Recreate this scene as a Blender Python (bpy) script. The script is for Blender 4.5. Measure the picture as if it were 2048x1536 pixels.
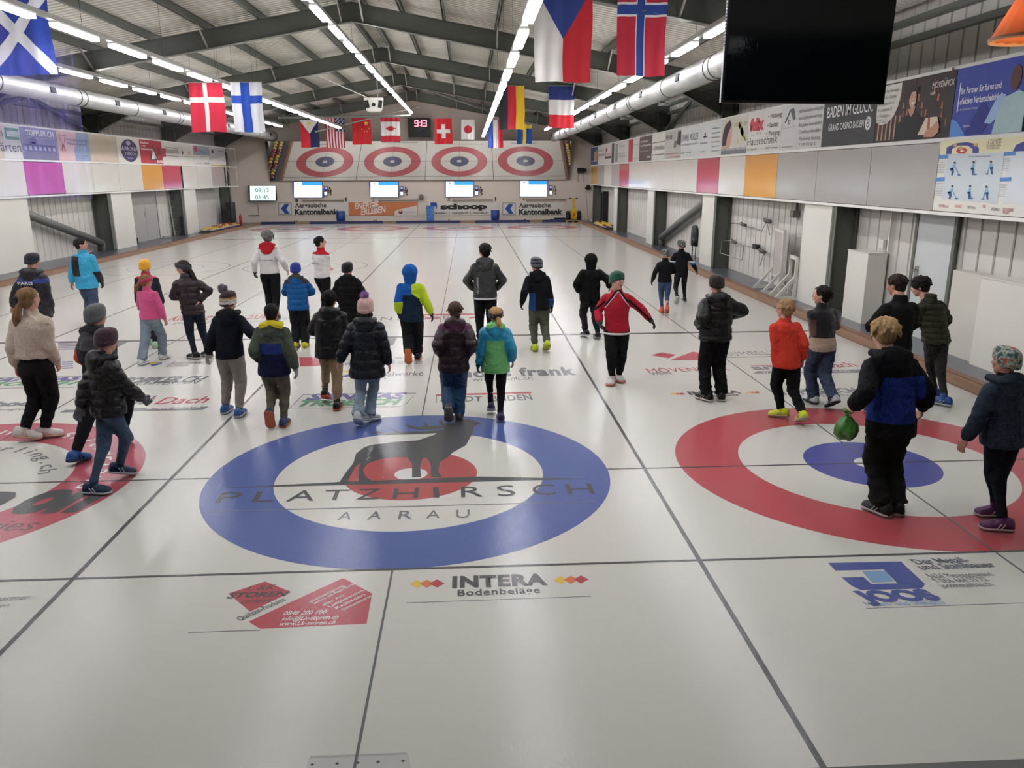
import bpy, bmesh, math, random
import numpy as np
from mathutils import Vector, Matrix, Euler, noise as mnoise

for _o in list(bpy.data.objects): bpy.data.objects.remove(_o)
SC = bpy.context.scene; COL = SC.collection
PI = math.pi
rnd = random.Random(7)

# ------------------------------------------------------------------ camera, world, exposure
F_PX, YAW, PITCH, ROLL = 1577.6, 0.0523, 0.2599, -0.00436
CAMP = np.array([0.579, -6.871, 2.660])
def _rot():
    cy, sy = math.cos(YAW), math.sin(YAW); cp, sp = math.cos(PITCH), math.sin(PITCH)
    f = np.array([sy*cp, cy*cp, -sp]); r = np.array([cy, -sy, 0.]); u = np.cross(r, f)
    cr, sr = math.cos(ROLL), math.sin(ROLL)
    return np.array([r*cr+u*sr, -r*sr+u*cr, f])
CR = _rot()
def _ray(u, v): return CR.T @ np.array([(u-1024)/F_PX, (768-v)/F_PX, 1.])
def on(ax, val, u, v):
    d = _ray(u, v); return Vector(CAMP + d*((val-CAMP[ax])/d[ax]))
def gx(u, v, z=0.): return on(2, z, u, v)
def onX(X, u, v): return on(0, X, u, v)
def onY(Y, u, v): return on(1, Y, u, v)

cam = bpy.data.cameras.new('camera'); camo = bpy.data.objects.new('camera', cam); COL.objects.link(camo)
cam.sensor_fit = 'HORIZONTAL'; cam.sensor_width = 36.; cam.lens = 36.*F_PX/2048.; cam.clip_end = 200; cam.clip_start = .02
camo.matrix_world = Matrix(((CR[0][0], CR[1][0], -CR[2][0], CAMP[0]), (CR[0][1], CR[1][1], -CR[2][1], CAMP[1]),
                            (CR[0][2], CR[1][2], -CR[2][2], CAMP[2]), (0, 0, 0, 1)))
SC.camera = camo
SC.view_settings.view_transform = 'Standard'; SC.view_settings.look = 'None'
SC.view_settings.exposure = 0.62; SC.view_settings.gamma = 1.0; SC.view_settings.use_curve_mapping = False
W = bpy.data.worlds.new('world'); SC.world = W; W.use_nodes = True
W.node_tree.nodes['Background'].inputs[0].default_value = (.75, .78, .85, 1)
W.node_tree.nodes['Background'].inputs[1].default_value = .6
LAMP = 25.0            # strength of the tube lights
SC.cycles.max_bounces = 4; SC.cycles.diffuse_bounces = 2; SC.cycles.glossy_bounces = 2;
SC.cycles.use_denoising = True; SC.cycles.use_adaptive_sampling = True; SC.cycles.adaptive_threshold = .04; SC.cycles.adaptive_min_samples = 12
SC.cycles.transmission_bounces = 2; SC.cycles.transparent_max_bounces = 12
SC.cycles.sample_clamp_indirect = 6.0; SC.cycles.caustics_reflective = False; SC.cycles.caustics_refractive = False

# ------------------------------------------------------------------ materials
def hx(s):
    s = s.lstrip('#'); v = [int(s[i:i+2], 16)/255. for i in (0, 2, 4)]
    return tuple((x/12.92 if x <= .04045 else ((x+.055)/1.055)**2.4) for x in v)
_M = {}
def mat(color, rough=.6, metal=0., nscale=0., namt=.0, bump=0., bscale=40., spec=.5, emit=0., sheen=0., coat=0., key=None, stretch=None):
    k = key or (color, rough, metal, nscale, namt, bump, bscale, spec, emit, sheen, coat, stretch)
    if k in _M: return _M[k]
    m = bpy.data.materials.new('mat_%d' % len(_M)); m.use_nodes = True; nt = m.node_tree; b = nt.nodes['Principled BSDF']
    c = hx(color) if isinstance(color, str) else color
    b.inputs['Base Color'].default_value = (*c, 1); b.inputs['Roughness'].default_value = rough
    b.inputs['Metallic'].default_value = metal; b.inputs['Specular IOR Level'].default_value = spec
    if sheen: b.inputs['Sheen Weight'].default_value = sheen; b.inputs['Sheen Roughness'].default_value = .5
    if coat: b.inputs['Coat Weight'].default_value = coat; b.inputs['Coat Roughness'].default_value = .08
    if emit:
        b.inputs['Emission Color'].default_value = (*c, 1); b.inputs['Emission Strength'].default_value = emit
    tc = nt.nodes.new('ShaderNodeTexCoord'); mp = nt.nodes.new('ShaderNodeMapping'); nt.links.new(tc.outputs['Object'], mp.inputs[0])
    if stretch: mp.inputs['Scale'].default_value = stretch
    if namt:
        n = nt.nodes.new('ShaderNodeTexNoise'); n.inputs['Scale'].default_value = nscale or 3.; n.inputs['Detail'].default_value = 4
        nt.links.new(mp.outputs[0], n.inputs['Vector'])
        mr = nt.nodes.new('ShaderNodeMapRange'); mr.inputs[1].default_value = .25; mr.inputs[2].default_value = .75
        mr.inputs[3].default_value = 1-namt; mr.inputs[4].default_value = 1+namt
        nt.links.new(n.outputs['Fac'], mr.inputs[0])
        mx = nt.nodes.new('ShaderNodeVectorMath'); mx.operation = 'SCALE'; mx.inputs[0].default_value = c
        nt.links.new(mr.outputs[0], mx.inputs['Scale']); nt.links.new(mx.outputs[0], b.inputs['Base Color'])
    if bump:
        n = nt.nodes.new('ShaderNodeTexNoise'); n.inputs['Scale'].default_value = bscale; n.inputs['Detail'].default_value = 3
        nt.links.new(mp.outputs[0], n.inputs['Vector'])
        bp = nt.nodes.new('ShaderNodeBump'); bp.inputs['Strength'].default_value = bump; bp.inputs['Distance'].default_value = .01
        nt.links.new(n.outputs['Fac'], bp.inputs['Height']); nt.links.new(bp.outputs[0], b.inputs['Normal'])
    _M[k] = m; return m
def paint(c, r=.5): return mat(c, r, namt=.04, nscale=2.)
def cloth(c, kind='plain'):
    c = hx(c) if isinstance(c, str) else c; L_ = max(c)
    if L_ < .03: c = tuple(x*.5 for x in c)
    elif L_ < .08: c = tuple(x*.75 for x in c)
    if kind in ('plain', 'shiny', 'denim'):
        k_ = ('cloth', c, kind)
        if k_ in _M: return _M[k_]
        m = mat(c, {'plain': .85, 'shiny': .48, 'denim': .88}[kind], namt={'plain': .12, 'shiny': .1, 'denim': .25}[kind], nscale={'plain': 6, 'shiny': 5, 'denim': 9}[kind], bump=.35, bscale={'plain': 70, 'shiny': 30, 'denim': 110}[kind], spec={'plain': .25, 'shiny': .4, 'denim': .25}[kind], key=k_)
        nt = m.node_tree; n2 = nt.nodes.new('ShaderNodeTexNoise'); n2.inputs['Scale'].default_value = 9; n2.inputs['Detail'].default_value = 3; n2.inputs['Distortion'].default_value = 1.4
        mp = [n for n in nt.nodes if n.type == 'MAPPING'][0]; b1 = [n for n in nt.nodes if n.type == 'BUMP'][0]; b2 = nt.nodes.new('ShaderNodeBump'); b2.inputs['Strength'].default_value = .55; b2.inputs['Distance'].default_value = .03
        nt.links.new(mp.outputs[0], n2.inputs['Vector']); nt.links.new(n2.outputs['Fac'], b2.inputs['Height']); nt.links.new(b2.outputs[0], b1.inputs['Normal']); return m
    if kind == 'shiny': return mat(c, .5, namt=.12, nscale=5, bump=.25, bscale=35, spec=.35)
    if kind == 'fleece': return mat(c, .95, namt=.16, nscale=60, bump=.8, bscale=160, sheen=.3)
    if kind == 'denim': return mat(c, .85, namt=.22, nscale=7, bump=.3, bscale=90)
    if kind == 'knit': return mat(c, .95, namt=.2, nscale=40, bump=.7, bscale=110, sheen=.2, stretch=(1, 1, .35))
    return mat(c, .85, namt=.12, nscale=6, bump=.25, bscale=60, spec=.3)
def glow(c, s): return mat(c, .5, emit=s)

# ------------------------------------------------------------------ mesh helpers
class MB:
    def __init__(s): s.v = []; s.f = []; s.m = []; s.mats = []
    def mi(s, m):
        if m is None: return 0
        if m not in s.mats: s.mats.append(m)
        return s.mats.index(m)
    def add(s, vs, fs, m=None):
        b = len(s.v); s.v += [tuple(x) for x in vs]; k = s.mi(m)
        for f in fs: s.f.append(tuple(i+b for i in f)); s.m.append(k)
        return s
    def box(s, lo, hi, m=None):
        (a, b, c), (d, e, f) = lo, hi
        vs = [(a,b,c),(d,b,c),(d,e,c),(a,e,c),(a,b,f),(d,b,f),(d,e,f),(a,e,f)]
        return s.add(vs, [(0,3,2,1),(4,5,6,7),(0,1,5,4),(1,2,6,5),(2,3,7,6),(3,0,4,7)], m)
    def obox(s, c, hx_, hy_, hz_, R=None, m=None):
        R = R or Matrix.Identity(3); c = Vector(c)
        vs = [c + R @ Vector((x*hx_, y*hy_, z*hz_)) for x, y, z in ((-1,-1,-1),(1,-1,-1),(1,1,-1),(-1,1,-1),(-1,-1,1),(1,-1,1),(1,1,1),(-1,1,1))]
        return s.add(vs, [(0,3,2,1),(4,5,6,7),(0,1,5,4),(1,2,6,5),(2,3,7,6),(3,0,4,7)], m)
    def quad(s, a, b, c, d, m=None): return s.add([a, b, c, d], [(0,1,2,3)], m)
    def bar(s, a, b, w, h=None, m=None, up=(0,0,1)):
        a, b = Vector(a), Vector(b); h = h or w; d = (b-a); L = d.length; d.normalize()
        u = Vector(up)
        if abs(d.dot(u)) > .98: u = Vector((1,0,0))
        x = d.cross(u).normalized(); z = x.cross(d)
        R = Matrix((x, d, z)).transposed()
        return s.obox((a+b)/2, w/2, L/2, h/2, R, m)
    def loft(s, rings, m=None, cap=True):
        n = len(rings[0]); b = len(s.v); k = s.mi(m)
        for r in rings: s.v += [tuple(p) for p in r]
        for i in range(len(rings)-1):
            for j in range(n):
                j2 = (j+1) % n
                s.f.append((b+i*n+j, b+i*n+j2, b+(i+1)*n+j2, b+(i+1)*n+j)); s.m.append(k)
        if cap:
            s.f.append(tuple(b+j for j in reversed(range(n)))); s.m.append(k)
            s.f.append(tuple(b+(len(rings)-1)*n+j for j in range(n))); s.m.append(k)
        return s
    def tube(s, pts, rad, n=12, m=None, ry=None):
        pts = [Vector(p) for p in pts]; rings = []
        rad = rad if isinstance(rad, (list, tuple)) else [rad]*len(pts)
        prev = None
        for i, p in enumerate(pts):
            d = (pts[min(i+1, len(pts)-1)]-pts[max(i-1, 0)]).normalized()
            if prev is None:
                u = Vector((0,0,1)) if abs(d.z) < .9 else Vector((0,1,0))
                x = d.cross(u).normalized()
            else: x = (prev - d*prev.dot(d)).normalized()
            prev = x; y = d.cross(x)
            rings.append([p + x*math.cos(t)*rad[i] + y*math.sin(t)*rad[i] for t in [2*PI*k/n for k in range(n)]])
        return s.loft(rings, m)
    def caps(s, a, b, ra, rb, n=10, k=3, m=None):
        a, b = Vector(a), Vector(b); d = b-a; L = d.length
        d = d/L if L > 1e-6 else Vector((0,0,1))
        u = Vector((0,0,1)) if abs(d.z) < .9 else Vector((0,1,0)); x = d.cross(u).normalized(); y = d.cross(x); rings = []
        st = [(a - d*ra*math.cos(t), ra*math.sin(t)) for t in [PI/2*(i+.25)/(k+.25) for i in range(k+1)]] + \
             [(b + d*rb*math.sin(t), rb*math.cos(t)) for t in [PI/2*i/(k+.25) for i in range(k+1)]]
        for c, r in st: rings.append([c + x*math.cos(t)*r + y*math.sin(t)*r for t in [2*PI*j/n for j in range(n)]])
        return s.loft(rings, m)
    def ell(s, c, rx, ry, rz, R=None, n=14, k=9, m=None):
        R = R or Matrix.Identity(3); c = Vector(c); rings = []
        for i in range(1, k):
            t = -PI/2 + PI*i/k
            rings.append([c + R @ Vector((rx*math.cos(t)*math.cos(a), ry*math.cos(t)*math.sin(a), rz*math.sin(t))) for a in [2*PI*j/n for j in range(n)]])
        return s.loft(rings, m)
    def lathe(s, prof, c=(0,0,0), n=20, m=None):
        c = Vector(c)
        return s.loft([[c + Vector((r*math.cos(a), r*math.sin(a), z)) for a in [2*PI*j/n for j in range(n)]] for r, z in prof], m)
    def mesh(s, name='mesh'):
        me = bpy.data.meshes.new(name); me.from_pydata(s.v, [], s.f)
        for m in s.mats: me.materials.append(m)
        if len(s.mats) > 1: me.polygons.foreach_set('material_index', s.m)
        me.update(); return me
    def build(s, name, m=None, parent=None, smooth=False, loc=None, rz=0.):
        me = s.mesh(name)
        if m is not None and not me.materials: me.materials.append(m)
        if smooth: me.polygons.foreach_set('use_smooth', [True]*len(me.polygons))
        o = bpy.data.objects.new(name, me); COL.objects.link(o)
        if parent is not None: o.parent = parent
        if loc is not None: o.location = loc
        if rz: o.rotation_euler.z = rz
        return o
def tag(o, label, cat, group=None, kind=None):
    o['label'] = label; o['category'] = cat
    if group: o['group'] = group
    if kind: o['kind'] = kind
    return o
def empty(name, loc=(0,0,0), rz=0.):
    o = bpy.data.objects.new(name, None); COL.objects.link(o); o.location = loc; o.rotation_euler.z = rz; o.empty_display_size = .1; return o
def struct(o, label=None):
    o['kind'] = 'structure'
    if label: o['label'] = label
    return o
def copy_tree(o, parent=None):
    c = o.copy(); COL.objects.link(c)
    if parent is not None: c.parent = parent
    for ch in [x for x in o.children]: copy_tree(ch, c)
    return c
def recent(o, p):
    """shift mesh data of a world-built child so that it sits under an Empty placed at p"""
    o.data.transform(Matrix.Translation(-Vector(p))); return o

def text(s, P0, P1, h, m, up=(0,0,1), parent=None, name='lettering', bold=0., shear=0., thick=.0015, gap=1.0, origin=None, nat=0.):
    """letters standing from P0 (baseline left) to P1 (baseline right), cap height h"""
    cu = bpy.data.curves.new('t', 'FONT'); cu.body = s; cu.offset = bold; cu.shear = shear; cu.space_character = gap; cu.resolution_u = 3
    o = bpy.data.objects.new('t', cu); me = bpy.data.meshes.new_from_object(o); bpy.data.objects.remove(o)
    n = len(me.vertices); co = np.zeros(n*3); me.vertices.foreach_get('co', co); co = co.reshape(-1, 3)
    x0, x1 = co[:, 0].min(), co[:, 0].max(); caps = .70
    P0, P1, up = Vector(P0), Vector(P1), Vector(up).normalized(); r = (P1-P0); L = r.length; r.normalize()
    if nat:
        Ln = min((x1-x0)/caps*h*nat, L*1.15); P0 = P0+r*(L-Ln)/2; L = Ln
    nrm = r.cross(up).normalized()
    X = (co[:, 0]-x0)/(x1-x0)*L; Yv = co[:, 1]/caps*h
    w = np.array(P0)[None] + X[:, None]*np.array(r) + Yv[:, None]*np.array(up) + thick*np.array(nrm)
    if origin is not None: w -= np.array(origin)
    me.vertices.foreach_set('co', w.ravel()); me.update(); me.materials.clear(); me.materials.append(m)
    ob = bpy.data.objects.new(name, me); COL.objects.link(ob)
    if parent is not None: ob.parent = parent
    return ob

PITCHX = 4.358; TT = 34.747; XL, XR = -12.55, 7.6; WL, WR = -13.15, 8.07; YB = 40.8; XC = -2.4
ICE0, ICE1, STL, STR = -11.1, 6.82, -11.1, 6.82

# ------------------------------------------------------------------ floor and ice
BASEZ = -.012
white_ice = mat('#e4e1d6', .7, namt=.03, nscale=.35)
o = MB().box((ICE0, -5.2, BASEZ-.1), (ICE1, 38.95, BASEZ)).build('floor', white_ice); struct(o, 'white painted base of the curling ice')
walk = mat('#50535b', .28, namt=.10, nscale=1.2, bump=.05, bscale=8)
fl = MB()
fl.box((WL, -5.2, -.1), (ICE0, YB, .0)); fl.box((ICE1, -5.2, -.1), (WR, YB, .0)); fl.box((ICE0, 38.95, -.1), (ICE1, YB, .0))
o = fl.build('floor_walkway', walk); struct(o)
# clear ice over the paint: faint milky body and a pebbled glossy skin
im = bpy.data.materials.new('ice_skin'); im.use_nodes = True; nt = im.node_tree; nt.nodes.clear()
out = nt.nodes.new('ShaderNodeOutputMaterial'); tr = nt.nodes.new('ShaderNodeBsdfTransparent'); df = nt.nodes.new('ShaderNodeBsdfDiffuse')
gl = nt.nodes.new('ShaderNodeBsdfAnisotropic') if False else nt.nodes.new('ShaderNodeBsdfGlossy')
df.inputs[0].default_value = (.86, .86, .84, 1); gl.inputs['Roughness'].default_value = .16; gl.inputs[0].default_value = (1, 1, 1, 1)
m1 = nt.nodes.new('ShaderNodeMixShader'); m1.inputs[0].default_value = .07; m2 = nt.nodes.new('ShaderNodeMixShader')
fh = nt.nodes.new('ShaderNodeMath'); fh.operation = 'MULTIPLY'; fh.inputs[1].default_value = .7
fr = nt.nodes.new('ShaderNodeFresnel'); fr.inputs['IOR'].default_value = 1.31
tc = nt.nodes.new('ShaderNodeTexCoord'); vo = nt.nodes.new('ShaderNodeTexVoronoi'); vo.inputs['Scale'].default_value = 65; vo.feature = 'F1'
bp = nt.nodes.new('ShaderNodeBump'); bp.inputs['Strength'].default_value = .16; bp.inputs['Distance'].default_value = .004
nz = nt.nodes.new('ShaderNodeTexNoise'); nz.inputs['Scale'].default_value = .8; nz.inputs['Detail'].default_value = 5
rm = nt.nodes.new('ShaderNodeMapRange'); rm.inputs[3].default_value = .10; rm.inputs[4].default_value = .24
for a, b in ((tc.outputs['Object'], vo.inputs['Vector']), (vo.outputs['Distance'], bp.inputs['Height']), (bp.outputs[0], gl.inputs['Normal']), (tc.outputs['Object'], nz.inputs['Vector']),
             (nz.outputs['Fac'], rm.inputs[0]), (rm.outputs[0], gl.inputs['Roughness']),
             (tr.outputs[0], m1.inputs[1]), (df.outputs[0], m1.inputs[2]), (fr.outputs[0], fh.inputs[0]), (fh.outputs[0], m2.inputs[0]), (m1.outputs[0], m2.inputs[1]), (gl.outputs[0], m2.inputs[2]), (m2.outputs[0], out.inputs[0])): nt.links.new(a, b)
o = MB().quad((ICE0, -5.2, 0), (ICE1, -5.2, 0), (ICE1, 38.95, 0), (ICE0, 38.95, 0)).build('floor_ice', im); struct(o, 'clear pebbled curling ice')
# wooden kerbs
wood = mat('#7a5a45', .5, namt=.18, nscale=3, stretch=(6, .35, 3)); wood2 = mat('#8c6a50', .5, namt=.18, nscale=3, stretch=(6, .35, 3))
for nm, x0, x1, sg in (('left', ICE0-.18, ICE0, 1), ('right', ICE1, ICE1+.18, -1)):
    b = MB(); y = -5.2
    while y < 38.9:
        y1 = min(y+3.02, 38.9)
        xa, xb = (x0, x1)
        if sg > 0: b.box((xa, y, 0), (xb-.07, y1-.012, .12), wood); b.box((xb-.07, y, -.02), (xb, y1-.012, .105), wood2)
        else: b.box((xa+.07, y, 0), (xb, y1-.012, .12), wood); b.box((xa, y, -.02), (xa+.07, y1-.012, .105), wood2)
        y += 3.02
    struct(b.build('baseboard_'+nm, wood), 'brown wooden kerb along the %s edge of the ice' % nm)
# end bumper: navy foam with bare wood gaps
b = MB(); navy = mat('#232a55', .6, namt=.1, nscale=3); bw = mat('#8c7458', .7, namt=.15, nscale=4)
segs = [(ICE0, -9.2, navy), (-9.2, -8.4, bw), (-8.4, -4.3, navy), (-4.3, -3.55, bw), (-3.55, .1, navy), (.1, .9, bw), (.9, 4.05, navy), (4.05, 4.75, bw), (4.75, ICE1, navy)]
for a, c, m in segs: b.box((a, 38.95, 0), (c-.01, 39.1, .13), m)
o = b.build('end_bumper'); tag(o, 'long low navy foam bumper across the far end of the ice', 'bumper')

black = mat('#2b2b2c', .7, namt=.25, nscale=30); thin = mat('#55565a', .7, namt=.25, nscale=20)
def line(x0, y0, x1, y1, name, label, m=black, z=.003):
    o = MB().box((x0, y0, BASEZ), (x1, y1, BASEZ+z)).build(name, m); tag(o, label, 'line'); return o
for k, nm in ((-1.5, 'left'), (-.5, 'middle'), (.5, 'right')):
    line(k*PITCHX-.016, -5.2, k*PITCHX+.016, 38.4, 'divider_line', 'thick black %s dividing line running the length of the ice' % nm)
for k, nm in ((-2, 'leftmost'), (-1, 'second'), (0, 'third'), (1, 'rightmost')):
    b = MB()
    for ya, yb in (((-5.2, -1.83), (1.83, 38.4)) if k == 0 else ((-5.2, 38.4),)): b.box((k*PITCHX-.007, ya, BASEZ), (k*PITCHX+.007, yb, BASEZ+.004))
    tag(b.build('centre_line', thin), 'thin dark centre line of the %s sheet' % nm, 'line')
for y, w, nm in ((-1.829, .010, 'near back'), (0, .007, 'near tee'), (6.40, .042, 'near hog'), (28.35, .042, 'far hog'), (34.747, .01, 'far tee'), (36.58, .012, 'far back')):
    b = MB()
    for xa, xb in (((ICE0, -1.83), (1.83, ICE1)) if y == 0 else ((ICE0, ICE1),)): b.box((xa, y-w, BASEZ), (xb, y+w, BASEZ+.005))
    tag(b.build('cross_line', black), 'black %s line running across all sheets' % nm, 'line')

def ring(r0, r1, c, z0, z1, m, parent=None, name='ring', n=96):
    b = MB(); rings = [[(r*math.cos(a), r*math.sin(a), z) for a in [2*PI*j/n for j in range(n)]] for r, z in ((r0, z0), (r1, z0), (r1, z1), (r0, z1), (r0, z0))]
    b.loft(rings, m, cap=False); o = b.build(name, m, parent); 
    if parent is None: o.location = c
    return o
def disc(r, z0, z1, m, parent=None, name='disc', n=72):
    b = MB(); b.lathe([(r, z0), (r, z1)], n=n, m=m); return b.build(name, m, parent)
RED, BLUE, RED2 = paint('#c2122f'), paint('#1c4ca2'), paint('#b8302c')
wp = paint('#ecebe6')
def house(k, y, cols, label, r4=.61, zz=.001):
    e = empty('curling_house', (k*PITCHX, y, BASEZ)); tag(e, label, 'house', 'curling houses')
    ring(1.22, 1.829, None, 0, zz, cols[0], e, 'outer_ring')
    if cols[1] is not None: ring(.152, r4, None, 0, zz, cols[1], e, 'inner_ring')
    disc(.15, 0, zz, wp, e, 'button'); return e
house(0, 0, (BLUE, RED2), 'near blue curling house with red inner ring and stag emblem')
house(1, 0, (RED, paint('#1c2f9c')), 'near right red curling house with blue inner ring')
house(-1, 0, (paint('#c01c42'), None), 'near left pinkish red curling house with lettering, cut by the left edge')
farred, fargrey = paint('#c23a4c'), paint('#33406f')
for k, nm in ((-2, 'leftmost'), (-1, 'second'), (0, 'third'), (1, 'rightmost')):
    house(k, TT, (farred, fargrey), 'red curling house at the far end, %s of the four' % nm)
for k, nm in ((-2, 'left'), (-1, 'right')):
    o = ring(1.80, 1.825, (k*PITCHX+(.2 if k == -2 else 0), TT/2, BASEZ), 0, .001, thin, None, 'circle_line'); tag(o, 'thin grey circle line on the ice mid-rink, %s one' % nm, 'line')
    o = ring(1.05, 1.07, (k*PITCHX+(.2 if k == -2 else 0), TT/2, BASEZ), 0, .001, thin, None, 'circle_line'); tag(o, 'thin grey smaller circle line inside the %s mid-rink circle' % nm, 'line')

# ------------------------------------------------------------------ lettering painted under the ice
PZ = BASEZ+.0015
def logo(name, label, u, v):
    p = gx(u, v, 0); e = empty(name, (p.x, p.y, BASEZ)); tag(e, label, 'painted logo'); return e
def ftext(e, s, a, b, vt, m, **kw):
    P0, P1 = gx(*a), gx(*b); P0.z = P1.z = PZ; T = gx(a[0], vt)
    um, vm = (a[0]+b[0])/2, (a[1]+b[1])/2; hgt = abs(gx(um, vm-(a[1]-vt)).y-gx(um, vm).y)
    up = Vector((0, 0, 1)).cross(P1-P0)
    return text(s, P0, P1, hgt, m, up=up, parent=e, origin=e.location, **kw)
def fpoly(e, pts, m, name='mark', z=.0012):
    vs = [gx(*p)-e.location for p in pts]; b = MB(); n = len(vs)
    lo = [(v.x, v.y, 0) for v in vs]; hi = [(v.x, v.y, z) for v in vs]
    b.add(lo+hi, [tuple(reversed(range(n))), tuple(range(n, 2*n))]+[(i, (i+1) % n, n+(i+1) % n, n+i) for i in range(n)], m)
    me = b.mesh(); bm = bmesh.new(); bm.from_mesh(me); bmesh.ops.triangulate(bm, faces=[f for f in bm.faces if len(f.verts) > 4]); bmesh.ops.recalc_face_normals(bm, faces=bm.faces); bm.to_mesh(me); bm.free()
    o = bpy.data.objects.new(name, me); COL.objects.link(o); o.parent = e; return o
K1, K2, KR, KB, KG, KLB = mat('#232428', .7), mat('#707277', .7), mat('#c3263a', .7), mat('#25459c', .7), mat('#3f9a5e', .7), mat('#7fb0da', .7)
KW, KY, KO = mat('#f0efea', .7), mat('#f0cf3a', .7), mat('#e87a3a', .7)
e = logo('painted_logo', 'large black floor lettering flanked by yellow, orange and red diamonds, nearest the camera', 996, 1165)
ftext(e, 'INTERA', (904, 1172), (1095, 1166), 1151, K1, bold=.05, gap=1.1); ftext(e, 'Bodenbeläge', (915, 1189), (1081, 1183), 1177, K1, bold=.02, gap=1.1)
for u0, v0 in ((820, 1164), (1108, 1156)):
    for i, mm in enumerate((KY, KO, KR)):
        cx, cy = u0+14+i*20, v0+1-i*.5; fpoly(e, [(cx-15, cy), (cx, cy-8), (cx+15, cy), (cx, cy+8)], mm, z=.0012+.0003*i)
fpoly(e, [(812, 1202), (1182, 1189), (1182, 1190), (812, 1203)], K2, 'underline')
e = logo('painted_logo', 'large red diamond and flag-shaped floor logo with white phone number, nearest the camera', 620, 1210)
fpoly(e, [(457, 1184), (530, 1160), (582, 1181), (500, 1220)], KR); fpoly(e, [(497, 1240), (686, 1153), (744, 1184), (733, 1244), (520, 1254)], KR)
ftext(e, 'L &K', (492, 1179), (550, 1176), 1169, K1, shear=.3); ftext(e, 'STOREN', (452, 1194), (576, 1189), 1184, K1, bold=.03, shear=.3); ftext(e, 'GMBH', (480, 1205), (540, 1202), 1198, K1, shear=.3)
ftext(e, 'Qualitäts-Produkte', (480, 1239), (572, 1198), 1230, K1); ftext(e, '0848 200 100', (566, 1228), (652, 1225), 1220, KW, shear=.3, thick=.002)
ftext(e, 'info@Lk-storen.ch', (562, 1239), (676, 1235), 1231, KW, shear=.3, thick=.002); ftext(e, 'www.Lk-storen.ch', (558, 1249), (670, 1245), 1241, KW, shear=.3, thick=.002)
for i, (w, s) in enumerate(((70, 'Innenbeschattung'), (86, 'Service und Reparaturen'), (44, 'aller Art'), (70, 'Lamellenstoren'), (60, 'Rollladen'), (62, 'Sonnenstoren'))):
    a = 602+i*13-(6 if i == 1 else 0); c = 1211+i*3.2; ftext(e, s, (a+20, c-8), (a+20+w*.95, c-8-w*.47), c-13, KW, thick=.002)
fpoly(e, [(376, 1261), (520, 1256), (520, 1257.5), (376, 1262)], K2, 'underline')
e = logo('painted_logo', 'blue folded square floor logo with metal builder lettering, in front of the right house', 1780, 1160)
fpoly(e, [(1657, 1123), (1802, 1120), (1850, 1165), (1846, 1172), (1836, 1175), (1822, 1164), (1795, 1163), (1768, 1136), (1671, 1138)], KB)
fpoly(e, [(1684, 1152), (1727, 1151), (1743, 1165), (1822, 1163), (1838, 1174), (1722, 1177), (1703, 1168)], KB)
fpoly(e, [(1725, 1140), (1770, 1138.5), (1789, 1160), (1744, 1162)], KLB)
ftext(e, 'JOOS', (1725, 1201), (1884, 1196), 1180, KB, bold=.06, shear=-.35); ftext(e, 'Metall- und Stahlbau', (1733, 1210), (1893, 1205), 1201, KLB, shear=-.3)
ftext(e, 'Der Metall-', (1829, 1126), (1943, 1121), 1116, mat('#4a5568', .7), bold=.02, shear=-.4); ftext(e, 'und Stahlbauer', (1842, 1137), (1993, 1131), 1126, mat('#4a5568', .7), bold=.02, shear=-.4)
ftext(e, '5634 Merenschwand', (1860, 1154), (1990, 1149), 1145, K2, shear=-.4); ftext(e, 'T 056 664 33 22', (1871, 1164), (1980, 1159), 1155, K2, shear=-.4); ftext(e, 'joosmetallbau.ch', (1884, 1173), (1990, 1169), 1164, K2, shear=-.4)
fpoly(e, [(1733, 1213), (2048, 1202), (2048, 1203), (1733, 1214)], K2, 'underline')
e = logo('painted_logo', 'grey floor text cut by the left edge, in front of the left red house', 30, 1200)
ftext(e, 'partner', (-14, 1200), (57, 1196), 1190, K2, shear=.2); ftext(e, 'gen', (-14, 1213), (15, 1211), 1205, K2, shear=.2)
# stag emblem and words inside the blue house
e = logo('painted_logo', 'black stag emblem with wide spaced serif lettering inside the blue house', 820, 965)
for i, ch in enumerate('PLATZHIRSCH'):
    us = [432, 505, 575, 646, 714, 788, 862, 925, 998, 1070, 1140][i]; w = [40, 38, 48, 44, 40, 44, 22, 38, 32, 40, 46][i]
    yy = 1004-(us-432)*.0245
    ftext(e, ch, (us, yy), (us+w, yy-1.2), yy-21, K1, thick=.0022, nat=1.5)
for i, ch in enumerate('AARAU'): us = [674, 734, 796, 852, 912][i]; yy = 1038-(us-674)*.02; ftext(e, ch, (us, yy), (us+27, yy-.6), yy-16, K2, thick=.0022)
fpoly(e, [(418, 1020), (1194, 1000), (1194, 1001.3), (418, 1021.3)], K2, 'underline', .0022)
fpoly(e, [(450, 973.5), (675, 962), (955, 951), (1175, 955.5), (955, 961), (675, 968)], K1, 'ground_line', .0022)
stag = [(676,966),(690,945),(706,925),(712,905),(728,893),(742,888),(790,882),(835,879),(868,868),(880,860),(905,846),(922,838),(938,836),(950,840),(962,845),(948,850),(944,866),(932,888),(905,903),(896,912),(880,922),(876,940),(884,952),(862,952),(862,930),(856,915),(846,913),(840,930),(842,952),(824,953),(824,925),(814,912),(790,912),(760,916),(735,925),(726,938),(732,952),(745,960),(718,962),(716,940),(722,922),(738,914),(745,910),(735,914),(712,930),(700,950),(694,965)]
fpoly(e, stag, K1, 'stag', .0022)
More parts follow.
